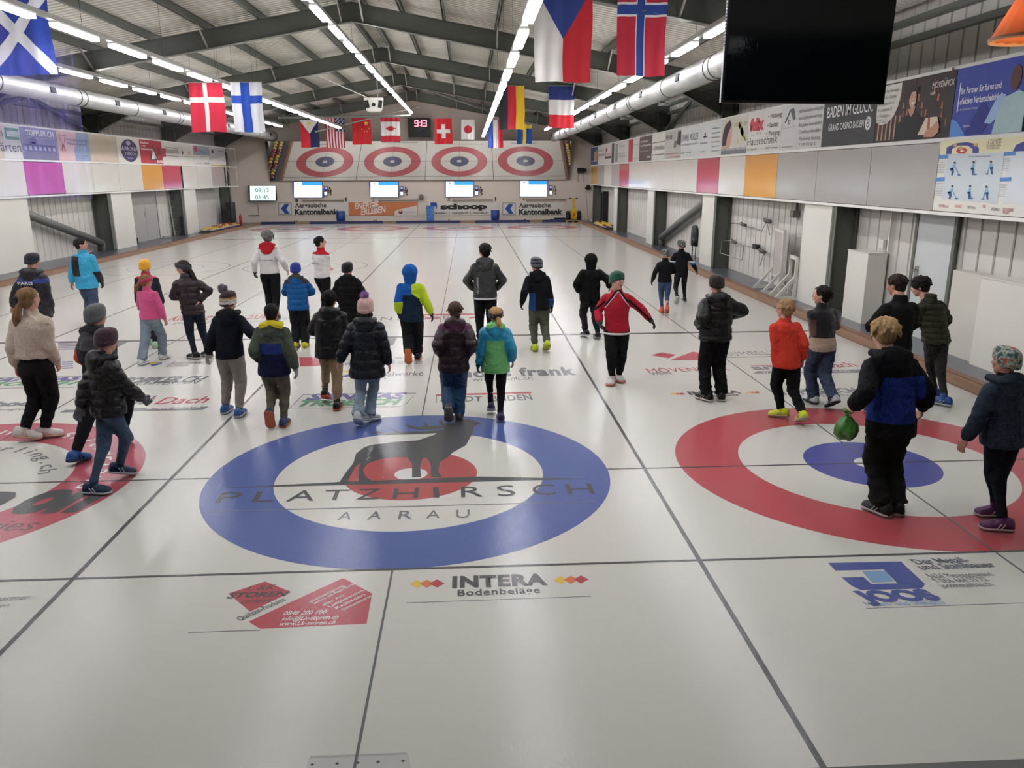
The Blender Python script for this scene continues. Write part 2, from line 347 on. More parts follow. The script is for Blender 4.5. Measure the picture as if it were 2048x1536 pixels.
for pts in ([(905,850),(880,856),(840,858),(815,853),(812,846),(822,850),(842,853),(850,848),(846,842),(858,850),(885,850),(878,842),(880,836),(888,846),(910,845)], [(800,862),(850,861),(900,856),(890,863),(840,866),(770,868),(745,864),(752,860),(770,864),(790,862),(784,856)]):
    fpoly(e, pts, mat('#2a2020', .7), 'antler', .0025)
# lettering inside the left house
e = logo('painted_logo', 'white and black curling shop lettering following the left red house', 100, 930)
def arc(e, s, k, r, a0, a1, h, m, flip=1, **kw):
    n = len(s)
    for i, ch in enumerate(s):
        if ch == ' ': continue
        a = math.radians(a0+(a1-a0)*(i+.5)/n); da = math.radians(abs(a1-a0)/n)*.42
        c = Vector((k*PITCHX, 0, PZ)); p0 = c+Vector((math.cos(a+da)*r, math.sin(a+da)*r, 0)); p1 = c+Vector((math.cos(a-da)*r, math.sin(a-da)*r, 0))
        text(ch, p0, p1, h, m, up=Vector((math.cos(a), math.sin(a), 0)), parent=e, origin=e.location, thick=.002, nat=1.3, **kw)
arc(e, 'Curling Shop Switzerland', -1, 1.42, 160, -8, .17, KW, shear=.1); arc(e, 'baden-curling.ch', -1, .92, 150, 12, .15, K2)
ftext(e, 'shop on', (-320, 1034), (180, 1016), 978, K1, bold=.06, shear=.4, thick=.0022); ftext(e, 'series', (-110, 1064), (64, 1058), 1042, mat('#5e1a2c', .7), shear=.3, thick=.0022)
# logos between houses and hog line
e = logo('painted_logo', 'violet and green floor lettering in an outlined box, just beyond the blue house', 706, 800)
V = mat('#4a4390', .7)
ftext(e, 'SANITAS', (610, 798), (812, 795), 787, V, bold=.05, shear=.3); ftext(e, 'TROESCH', (594, 811), (803, 807), 800, KG, bold=.05, shear=.3)
for P in ([(578, 815), (606, 787), (606.8, 788), (580, 815)], [(606, 787), (832, 784), (832, 785), (606, 788)], [(832, 784), (812, 807), (811, 806), (831, 785)], [(578, 815), (800, 811), (812, 806), (800, 812)]): fpoly(e, P, K2, 'outline')
e = logo('painted_logo', 'grey floor lettering under a thin red bar, behind the girl in the green jacket', 965, 795)
ftext(e, 'STADT', (880, 802), (964, 801), 792, K2, bold=.02, gap=1.1); ftext(e, 'BADEN', (985, 801), (1066, 798), 790, K2, bold=.02, gap=1.1); fpoly(e, [(872, 787), (1062, 782), (1062, 785), (872, 790)], KR); fpoly(e, [(872, 787), (874, 787), (873, 804), (871, 804)], K2)
e = logo('painted_logo', 'wide grey lower-case floor lettering right of the green jacket, two lines', 1020, 748)
ftext(e, 'who is frank', (880, 754), (1155, 748), 738, K2, bold=.04, gap=1.1); ftext(e, 'whoisfrank.ch', (945, 761), (1066, 758), 754, K2)
e = logo('painted_logo', 'grey floor lettering with yellow and blue wedge right of the long navy coat', 770, 748)
ftext(e, 'Regionalwerke', (710, 753), (846, 750), 743, K2); ftext(e, 'Baden', (710, 758), (770, 757), 752, K2); fpoly(e, [(683, 741), (706, 738), (732, 741), (704, 746)], KY); fpoly(e, [(683, 750), (704, 746), (732, 741), (732, 744), (690, 753)], KB)
e = logo('painted_logo', 'small solid red box painted behind the boy with the yellow hood lining', 650, 722)
fpoly(e, [(598, 713), (648, 713), (650, 730), (600, 731)], KR); ftext(e, 'www.haustechnik-labor.ch', (684, 730), (844, 726), 721, K2); fpoly(e, [(790, 714), (845, 713), (845, 714), (790, 715)], K2)
e = logo('painted_logo', 'small grey badge painted near the hog line on the third sheet', 768, 683); fpoly(e, [(745, 676), (794, 675), (786, 689), (745, 690)], K2); ftext(e, 'PT', (755, 688), (782, 687), 679, KW, thick=.003)
e = logo('painted_logo', 'pale red lettering beyond the hog line on the third sheet', 960, 630)
for a, b_, v in ((848, 975, 627), (938, 955, 633), (850, 880, 634)): fpoly(e, [(a, v), (b_, v-1.5), (b_, v+1.5), (a, v+3)], KR)
ftext(e, 'NEESER', (760, 640), (905, 637), 633, K2, gap=1.3)
e = logo('painted_logo', 'pale red lettering beyond the hog line on the second sheet', 430, 634)
ftext(e, 'KIBERZ', (336, 640), (415, 639), 632, KR, bold=.03, gap=1.2); ftext(e, 'ZUBER', (490, 637), (560, 635), 629, KR, bold=.03, gap=1.2); ftext(e, 'getränke', (345, 647), (405, 646), 642, K2); ftext(e, 'partner', (490, 644), (530, 643), 640, K2)
e = logo('painted_logo', 'grey floor lettering with yellow and blue wedge at the feet of the pink jacket girl', 350, 727)
ftext(e, 'Regionalwerke', (338, 728), (420, 726), 721, K2); ftext(e, 'Baden', (332, 733), (375, 731), 728, K2); fpoly(e, [(300, 723), (324, 722), (300, 728)], KY); fpoly(e, [(300, 728), (324, 723), (324, 726), (304, 731)], KB)
e = logo('painted_logo', 'grey slanted floor lettering right of the maroon beanie, above the red and grey one', 340, 755)
ftext(e, 'TOPPLER.CH', (235, 766), (405, 762), 755, K2, bold=.04, shear=.3); ftext(e, 'ARCHITEKTEN', (235, 770), (395, 766), 763, K2, shear=.3); fpoly(e, [(300, 753), (380, 750), (350, 754), (298, 755)], mat('#b9b9ba', .7))
e = logo('painted_logo', "grey and red floor lettering over a long dark bar, at the maroon beanie boy's hand", 270, 810)
ftext(e, 'arnold', (180, 812), (300, 806), 796, K2, bold=.03, shear=.3); ftext(e, 'Dach', (306, 807), (412, 804), 794, KR, bold=.01, shear=.3)
fpoly(e, [(120, 823), (130, 818), (418, 811), (405, 818)], K2, 'bar'); ftext(e, 'arnold-dach.ch', (292, 817), (398, 815), 812, KW, bold=.02, thick=.003); fpoly(e, [(245, 796), (310, 795), (309, 796.5), (245, 797.5)], KR)
e = logo('painted_logo', 'violet and green floor lettering at the left edge, behind the cream fleece girl', 70, 765)
ftext(e, 'SANITAS', (-40, 763), (160, 759), 756, V, bold=.05, shear=.3); ftext(e, 'TROESCH', (-50, 771), (150, 768), 764, KG, bold=.05, shear=.3); fpoly(e, [(-60, 755), (160, 751), (160, 752), (-60, 756)], K2); fpoly(e, [(-60, 775), (150, 772), (150, 773), (-60, 776)], K2)
e = logo('painted_logo', 'grey rounded floor lettering at the left edge, just beyond the left red house', 30, 808)
ftext(e, 'schoop', (-60, 813), (85, 808), 804, K2, bold=.06); ftext(e, 'Spenglerei', (-30, 820), (70, 818), 816, K2)
e = logo('painted_logo', 'dark striped badge painted behind the two boys near the left edge', 180, 688); fpoly(e, [(116, 684), (258, 681), (228, 697), (116, 698)], K2)
for i in range(4): fpoly(e, [(116, 686+i*3), (180, 686+i*3-1), (180, 687+i*3-1), (116, 687+i*3)], KW, z=.003)
e = logo('painted_logo', 'small blue striped mark painted left of the dark badge', 134, 727)
for i in range(4): fpoly(e, [(124, 722+i*4), (146, 721+i*4), (146, 723+i*4), (124, 724+i*4)], KB)
e = logo('painted_logo', 'red diamond and flag logo on the fourth sheet beyond the black puffer', 1370, 712)
fpoly(e, [(1302, 709), (1322, 703.5), (1352, 708), (1338, 715)], KR); fpoly(e, [(1340, 719), (1385, 702), (1432, 709), (1432, 719)], KR)
e = logo('painted_logo', 'thin red floor lettering with accents, just below the small red diamond logo', 1380, 740)
ftext(e, 'MÖVENPICK', (1299, 744), (1463, 739), 736, KR, gap=1.05); ftext(e, 'WEIN', (1304, 749), (1345, 747), 743.5, K2)
e = logo('painted_logo', 'small black floor lettering with diamonds under the feet in wide black trousers', 1430, 788)
ftext(e, 'INTERA', (1380, 788), (1484, 785), 782, K1, bold=.06, gap=1.1); ftext(e, 'Bodenbeläge', (1404, 793), (1480, 790), 789, K1, bold=.02)
for u0, v0 in ((1340, 786), (1490, 783)):
    for i, mm in enumerate((KY, KO, KR)):
        cx = u0+6+i*9; fpoly(e, [(cx-7, v0), (cx, v0-2.5), (cx+7, v0), (cx, v0+2.5)], mm, z=.0012+.0003*i)
e = logo('painted_logo', 'thin grey floor lettering between the black puffer boy and the orange sweater', 1500, 709); ftext(e, "HUMBEL'S", (1452, 711), (1560, 707), 703.5, K2, gap=1.2); fpoly(e, [(1452, 713), (1545, 711), (1545, 712), (1452, 714)], K2)
e = logo('painted_logo', 'grey and red floor lettering over a dark bar behind the boy with brown sleeves', 1600, 738)
ftext(e, 'arnold', (1508, 738), (1640, 735), 730, K2, bold=.03); ftext(e, 'Dach', (1655, 735), (1718, 731), 726, KR, bold=.02); fpoly(e, [(1507, 745), (1515, 741), (1730, 737), (1722, 744)], K2, 'bar'); ftext(e, 'www.arnold-dach.ch', (1525, 745), (1700, 742), 740.5, KW, thick=.003); fpoly(e, [(1500, 729.5), (1560, 728), (1560, 729), (1500, 730.5)], KR)
e = logo('painted_logo', 'grey floor lettering just beyond the right red house, behind baggy jeans', 1640, 785)
ftext(e, 'TOPPLER.CH', (1563, 788), (1722, 783), 779, K2, bold=.04); ftext(e, 'ARCHITEKTEN', (1580, 794), (1700, 791), 789, K2)
# far end lettering, read in the mirror
for k, s, s2 in ((-2, 'SANITAS', 'TROESCH'), (-1, 'arnold Dach', ''), (0, 'schoop', ''), (1, 'who is frank', '')):
    e = empty('painted_logo', (k*PITCHX, 38, BASEZ)); tag(e, 'far end grey floor lettering on the %s sheet, seen reversed in the mirror' % ('leftmost','second','third','rightmost')[k+2], 'painted logo')
    for yy, ss in ((37.9, s), (31.2, s)):
        text(ss, (k*PITCHX+1.5, yy, PZ), (k*PITCHX-1.1, yy, PZ), .28, K2, up=(0, -1, 0), parent=e, origin=e.location, bold=.03)
FS = ['before the leftmost far house', 'before the second far house', 'before the third far house', 'before the rightmost far house', 'nearest one on the third sheet', 'nearest one on the second sheet']
for (x0, x1, y) in ((-9.6, -7.9, 32.6), (-5.2, -2.8, 32.4), (-1.0, 1.6, 32.6), (3.5, 5.2, 32.5), (-1.4, 1.4, 26.0), (-5.6, -3.2, 25.8)):
    line(x0, y-.04, x1, y+.04, 'painted_stroke', 'faint grey stroke on the far ice, %s' % FS.pop(0), mat('#9a9a9c', .7), .001)
# hack plate at the near end
e = empty('hack_plate', (gx(720, 1515).x, gx(720, 1515).y, BASEZ)); tag(e, 'pale hack plate with bolt holes at the near end of the blue sheet', 'hack plate')
fpoly(e, [(620, 1508), (814, 1501), (814, 1505), (620, 1513)], mat('#b4b4ae', .6), 'edge')
fpoly(e, [(616, 1513), (816, 1505), (828, 1560), (608, 1570)], mat('#cfcfc8', .6), 'plate')
for u in (624, 674, 715, 756, 806): fpoly(e, [(u-4, 1526-(u-624)*.04), (u, 1523-(u-624)*.04), (u+4, 1525-(u-624)*.04), (u, 1528-(u-624)*.04)], K1, 'bolt_hole', .003)
# ------------------------------------------------------------------ walls and roof
SL = .18
def zbot(x): return 6.56 - SL*abs(x-XC)            # underside of the frames
def ribbed(name, X, sg, y0, y1, z0, z1, m, pitch=.37, dep=.022):
    b = MB(); y = y0; ys = []
    while y < y1:
        ys += [(y, 0), (min(y+pitch*.86, y1), 0), (min(y+pitch*.90, y1), dep), (min(y+pitch*.97, y1), dep)]; y += pitch
    ys.append((y1, 0))
    for (a, da), (c, dc) in zip(ys, ys[1:]):
        if c > a: b.quad((X-sg*da, a, z0), (X-sg*dc, c, z0), (X-sg*dc, c, z1), (X-sg*da, a, z1))
    b.box((min(X-sg*dep, X-sg*.2), y0, z0), (max(X-sg*dep, X-sg*.2), y1, z1))
    return struct(b.build(name, m))
wallm = mat('#d0ccc3', .6, namt=.05, nscale=.8)
ribbed('wall_left', WL, 1, -11.4, YB, 0, 5.2, wallm); ribbed('wall_right', WR, -1, -11.4, YB, 0, 5.4, wallm)
bwall = mat('#dccfc0', .75, namt=.04, nscale=.6)
b = MB(); pts = [(WL-.2, 0), (WR+.2, 0), (WR+.2, 5.5), (XC, 7.5), (WL-.2, 5.3)]
b.add([(x, YB, z) for x, z in pts]+[(x, YB+.2, z) for x, z in pts], [(0,4,3,2,1), (5,6,7,8,9)]+[(i, (i+1) % 5, 5+(i+1) % 5, 5+i) for i in range(5)])
struct(b.build('wall_back', bwall))
# corrugated roof deck
deck = mat('#cfcabd', .7, namt=.06, nscale=1.5)
b = MB()
for sg in (-1, 1):
    xe = WL-.2 if sg < 0 else WR+.2; y = -5.2; prof = []
    while y < YB+.2: prof += [(y, 0), (y+.12, 0), (y+.135, .07), (y+.20, .07)]; y += .215
    prof.append((YB+.2, 0))
    n = len(prof)
    vs = [(XC, yy, 7.24+dz) for yy, dz in prof]+[(xe, yy, 7.24-SL*abs(xe-XC)+dz) for yy, dz in prof]
    b.add(vs, [(i, i+1, n+i+1, n+i) if sg < 0 else (i+1, i, n+i, n+i+1) for i in range(n-1)])
b.add([(WL-.2, -5.3, 5.5), (XC, -5.3, 7.5), (WR+.2, -5.3, 5.6), (WL-.2, YB+.2, 5.5), (XC, YB+.2, 7.5), (WR+.2, YB+.2, 5.6)], [(0,1,4,3), (1,2,5,4)])
struct(b.build('ceiling', deck))
steel = mat('#55584f', .5, namt=.06, nscale=2); steel2 = mat('#63665d', .45, namt=.06, nscale=2); zinc = mat('#a5a49c', .4, metal=.4, namt=.08, nscale=6)
FY = [.75, 8.3, 15.85, 23.45, 31.05, 38.7]
for i, y in enumerate(FY):
    for sg, nm in ((-1, 'left'), (1, 'right')):
        xc = XL if sg < 0 else XR; b = MB()
        def zt(x): return zbot(x)+.46
        xs = [XC, xc]
        # web
        P = [(XC, zbot(XC)), (xc, zbot(xc)), (xc, zt(xc)), (XC, zt(XC))]
        b.add([(x, y-.006, z) for x, z in P]+[(x, y+.006, z) for x, z in P], [(0,1,2,3), (7,6,5,4), (0,3,7,4), (1,0,4,5), (2,1,5,6), (3,2,6,7)], steel)
        for dz, mm in ((0, steel2), (.46, steel)):  # bottom flange paler than the top: the light on it is put into the colour
            b.bar((XC, y, zbot(XC)+dz), (xc+sg*.4, y, zbot(xc+sg*.4)+dz), .2, .016, mm)
        # haunch
        xh = xc-sg*1.65; Q = [(xh, zbot(xh)), (xc, zbot(xc)), (xc, 4.2)]
        b.add([(x, y-.006, z) for x, z in Q]+[(x, y+.006, z) for x, z in Q], [(0,1,2), (5,4,3), (0,2,5,3), (2,1,4,5), (1,0,3,4)], steel)
        b.bar((xh, y, zbot(xh)), (xc, y, 4.2), .2, .016, steel2)
        struct(b.build('beam_%s' % nm, steel), 'dark grey steel roof frame')
        # column
        xo = WL+.04 if sg < 0 else WR-.04; b = MB()
        b.box((min(xc, xc+sg*.016), y-.1, 0), (max(xc, xc+sg*.016), y+.1, zbot(xc)+.1), steel2)
        b.box((min(xc, xo), y-.008, 0), (max(xc, xo), y+.008, zbot(xc)+.3), steel)
        b.box((min(xo, xo-sg*.016), y-.1, 0), (max(xo, xo-sg*.016), y+.1, zbot(xc)+.1), steel)
        b.box((min(xc, xo)-.0, y-.12, 0), (max(xc, xo), y+.12, .02), steel)
        struct(b.build('column_%s' % nm, steel), 'dark grey steel wall column')
for off in (.28, 1.28, 2.4, 3.8, 5.25, 6.8, 8.35, 9.9):
    for sg in (-1, 1):
        x = XC+sg*off; z = zbot(x)+.47; b = MB()
        b.box((x-.012, -5.1, z), (x+.012, YB, z+.19), steel); b.box((x-.035*1, -5.1, z), (x+.045, YB, z+.012), steel2)
        b.box((x-.04, -5.1, z+.18), (x+.04, YB, z+.195), steel); struct(b.build('purlin_trim', steel), 'dark grey roof purlin').name = 'trim_purlin'
# purlin stays (pale diagonal struts) beside the frames
for i, y in enumerate(FY):
    b = MB()
    for x in (XC-.28, XC+.28, XC-3.8, XC+3.8, XC-6.8, XC+6.8, XC+2.4 if i > 3 else XC+.29):
        b.bar((x, y-.75, zbot(x)+.5), (x, y-.02, zbot(x)+.02), .035, .035)
    struct(b.build('trim_stays', zinc), 'pale steel stays')
# eave rail tubes and wall girts above the banners
for sg, X in ((-1, WL), (1, WR)):
    b = MB()
    for z in (4.75, 5.05): b.box((min(X, X-sg*.12), -5.05, z), (max(X, X-sg*.12), YB, z+.1))
    struct(b.build('trim_girt', steel2), 'grey eave girt')

# ------------------------------------------------------------------ ventilation ducts
ductm = mat('#b9b9b6', .48, metal=.7, namt=.08, nscale=3); ringm = mat('#4c4c4c', .5, metal=.5); grille = mat('#26282b', .7)
for nm, X, Z, R, y1 in (('left', -10.4, 4.80, .235, 40.6), ('right', 5.5, 4.69, .235, 40.0)):
    e = empty('ventilation_duct', (X, 0, Z)); tag(e, 'long round spiral ventilation duct of bright metal under the %s side of the roof' % nm, 'duct')
    b = MB(); y = -5.0; rings = []
    while y < y1:
        for dy, dr in ((0, 0), (.05, 0), (.06, .006), (.075, .006), (.085, 0)):
            rings.append([(math.cos(t)*(R+dr), y+dy+.05*t/PI*0, math.sin(t)*(R+dr)) for t in [2*PI*k/28 for k in range(28)]])
        y += .1
    b.loft(rings); b.build('pipe', ductm, e, smooth=False)
    sg = 1 if X < 0 else -1
    for k in range(12):
        yy = -4+k*3.9; b = MB(); b.box((-.03, -.13, -.07), (.03, .13, .07), grille)
        o = b.build('air_outlet', grille, e); t = .12; o.location = (sg*(R)*math.cos(t), yy, R*math.sin(t)); o.rotation_euler = (0, -t*sg, 0)
        for dy in ((.0, .35) if k % 2 else (0,)):
            b = MB(); rr = [[(math.cos(t)*r, yy+1.6+dy+q, math.sin(t)*r) for t in [2*PI*j/28 for j in range(28)]] for q, r in ((0, R+.003), (0, R+.016), (.025, R+.016), (.025, R+.003))]
            b.loft(rr, cap=False); b.build('band', ringm, e)
    for y in FY[1:]:
        b = MB(); b.bar((-.1, y, R*.9), (-.1, y, zbot(X)-Z), .02); b.build('hanger', zinc, e)

# ------------------------------------------------------------------ tube light rows
railm = mat('#8f8c84', .5, metal=.2); litm = glow('#fbfaff', LAMP); reflm = mat('#d8d6d0', .4); cable = mat('#2a2a2a', .6)
ROWS = [('leftmost', -9.25, 5.15, 2.18, (123.4, 140)), ('second from left', -6.10, 5.04, 2.165, (107, 50)), ('middle', -2.45, 5.90, 2.22, (625, 5)),
        ('second from right', 1.42, 4.66, 2.25, (1048, 85)), ('rightmost', 4.75, 4.95, 2.28, (1389, 105))]
proto = None
ORD = ['farthest', 'second', 'third', 'fourth', 'fifth', 'sixth', 'seventh', 'eighth', 'ninth', 'tenth', 'eleventh', 'twelfth', 'thirteenth', 'fourteenth', 'fifteenth', 'sixteenth', 'seventeenth', 'eighteenth', 'nineteenth', 'twentieth', 'twenty-first', 'twenty-second', 'twenty-third', 'twenty-fourth', 'twenty-fifth']
for nm, X, Z, s, (u, v) in ROWS:
    y0 = onX(X, u, v).y; e = empty('light_rail', (X, 0, Z)); tag(e, 'pale grey light rail carrying the %s row of tube lights' % nm, 'light rail')
    MB().box((-.05, -5.05, .06), (.05, 39.2, .14)).build('rail', railm, e)
    for k, y in enumerate([y for y in np.arange(-3, 39, 3.8)]):
        o = MB().bar((0, y, .12), (0, y, zbot(X)+.6-Z), .006).build('suspension_wire', cable, e)
    n0 = int((y0+4.5)//s); ys = [y0+(k-n0)*s for k in range(40)]; ys = [y for y in ys if -4.5 < y < 37.6]
    for k, y in enumerate(reversed(ys)):
        if proto is None:
            proto = empty('tube_light')
            b = MB(); b.box((-.075, 0, .03), (.075, 1.50, .058)); b.build('housing', reflm, proto)
            b = MB(); vs = [(-.07, .03), (-.07, -.03), (.07, -.03), (.07, .03)]
            b.loft([[(x, yy, z) for x, z in vs] for yy in (.01, 1.49)]); b.build('lamp_tube', litm, proto)
            t = proto
        else: t = copy_tree(proto)
        t.location = (X, y, Z)
        tag(t, '%s lit tube light from the far end of the %s row' % (ORD[k], nm), 'light', 'ceiling tube lights')

# ------------------------------------------------------------------ banner walls along both sides
railw = mat('#e4e2da', .4, namt=.03); whitep = mat('#d9d6cb', .25, namt=.03, nscale=1.5, coat=.3)
class Side:
    def __init__(s, X, sg): s.X, s.sg = X, sg          # sg: +1 left wall (faces +X), -1 right wall
    def y(s, u, v): return onX(s.X, u, v).y
    def panel(s, name, label, ya, yb, z0, z1, m, th=.012, off=.062, cat='advertising banner'):
        x0, x1 = sorted((s.X+s.sg*off, s.X+s.sg*(off+th))); e = empty(name, (s.X, (ya+yb)/2, z0)); tag(e, label, cat)
        b = MB().box((x0, min(ya, yb)+.008, z0), (x1, max(ya, yb)-.008, z1)); o = b.build('board', m, e); recent(o, e.location); s.face = s.X+s.sg*(off+th); return e
    def P(s, t, z, ya, yb): return Vector((s.face, ya+(yb-ya)*t, z))
    def txt(s, e, string, ya, yb, t0, t1, z, h, m, **kw):
        return text(string, s.P(t0, z, ya, yb), s.P(t1, z, ya, yb), h, m, parent=e, origin=e.location, thick=.004, **kw)
    def poly(s, e, ya, yb, pts, m, name='shape', k=1):
        vs = [s.P(t, z, ya, yb)+Vector((s.sg*.0015*k, 0, 0)) for t, z in pts]; b = MB(); n = len(vs); d = Vector((s.sg*.001, 0, 0))
        b.add([v-e.location for v in vs]+[v+d-e.location for v in vs], [tuple(range(n)), tuple(reversed(range(n, 2*n)))]+[(i, (i+1) % n, n+(i+1) % n, n+i) for i in range(n)], m)
        me = b.mesh(); bm = bmesh.new(); bm.from_mesh(me); bmesh.ops.triangulate(bm, faces=[f for f in bm.faces if len(f.verts) > 4]); bmesh.ops.recalc_face_normals(bm, faces=bm.faces); bm.to_mesh(me); bm.free()
        o = bpy.data.objects.new(name, me); COL.objects.link(o); o.parent = e; return o
    def circ(s, e, ya, yb, t, z, r, m, ry=None, k=1, name='disc'):
        L = abs(yb-ya); return s.poly(e, ya, yb, [(t+math.cos(a)*r/L, z+math.sin(a)*(ry or r)) for a in [2*PI*i/28 for i in range(28)]], m, name, k)
SR, SLf = Side(XR, -1), Side(XL, 1)
for S, nm, y0, y1 in ((SR, 'right', -5.05, 39.5), (SLf, 'left', -5.05, 40.2)):
    e = empty('banner_rack', (S.X, 0, 2.1)); tag(e, 'white metal rack of three rails holding the banners along the %s wall' % nm, 'rack')
    for z, h in ((2.05, .05), (3.09, .06), (4.07, .05)):
        o = MB().box((min(S.X, S.X+S.sg*.06), y0, z), (max(S.X, S.X+S.sg*.06), y1, z+h)).build('rail', railw, e); recent(o, e.location)
    y = y1
    while y > y1-8:
        o = MB().bar((S.X+S.sg*.01, y-.02, 2.1), (S.X+S.sg*.01, y-.02, 4.1), .035).build('upright', railw, e); recent(o, e.location)
        for z in (2.1, 3.15): o = MB().bar((S.X+S.sg*.01, y-.05, z), (S.X+S.sg*.01, y-1.9, z+.95), .02).build('brace', railw, e); recent(o, e.location)
        y -= 2.0
c_gr, c_rd, c_or = mat('#aaa6a0', .22, namt=.03, coat=.4), mat('#bf3049', .2, namt=.03, coat=.4), mat('#dd9a36', .2, namt=.03, coat=.4)
c_wh = mat('#d8d5ca', .2, namt=.03, coat=.4); dk = mat('#3a3836', .5); dk2 = mat('#2c2e30', .4); rdt = mat('#c41c3a', .4)
# right wall lower row: (left px, right px, v, material, label)
low = [(1185, 1198, 350, c_or, 'narrow orange panel at the far end of the right lower row'), (1198, 1211, 350, c_gr, 'narrow grey panel beside the far orange panel, right lower row'),
       (1211, 1226, 350, c_wh, 'narrow white panel between two grey panels, right lower row'), (1226, 1242, 350, c_gr, 'narrow grey panel beside the far red panel, right lower row'),
       (1242, 1261, 350, c_rd, 'smaller far red panel of the right lower row'), (1261, 1306, 350, c_wh, 'white panel right of the far red panel'), (1306, 1350, 350, c_wh, 'white panel in the middle of the right lower row, far one'),
       (1350, 1399, 350, c_wh, 'white panel just left of the larger red panel, right lower row'), (1399, 1443, 350, c_rd, 'larger red panel of the right lower row'), (1443, 1495, 350, c_wh, 'white panel between the larger red and orange panels'),
       (1495, 1560, 350, c_or, 'large orange panel of the right lower row'), (1560, 1640, 350, c_gr, 'grey panel right of the large orange panel'), (1640, 1747, 350, c_gr, 'grey panel in the middle of the three big grey ones'),
       (1747, 1883, 350, c_gr, 'big grey panel left of the sweeping poster')]
for u0, u1, v, m, lab in low:
    SR.panel('wall_panel', lab, SR.y(u0, v), SR.y(u1, v), 2.11, 3.08, m, cat='panel')
def RU(u): return SR.y(u, 280 if u < 1500 else 230)
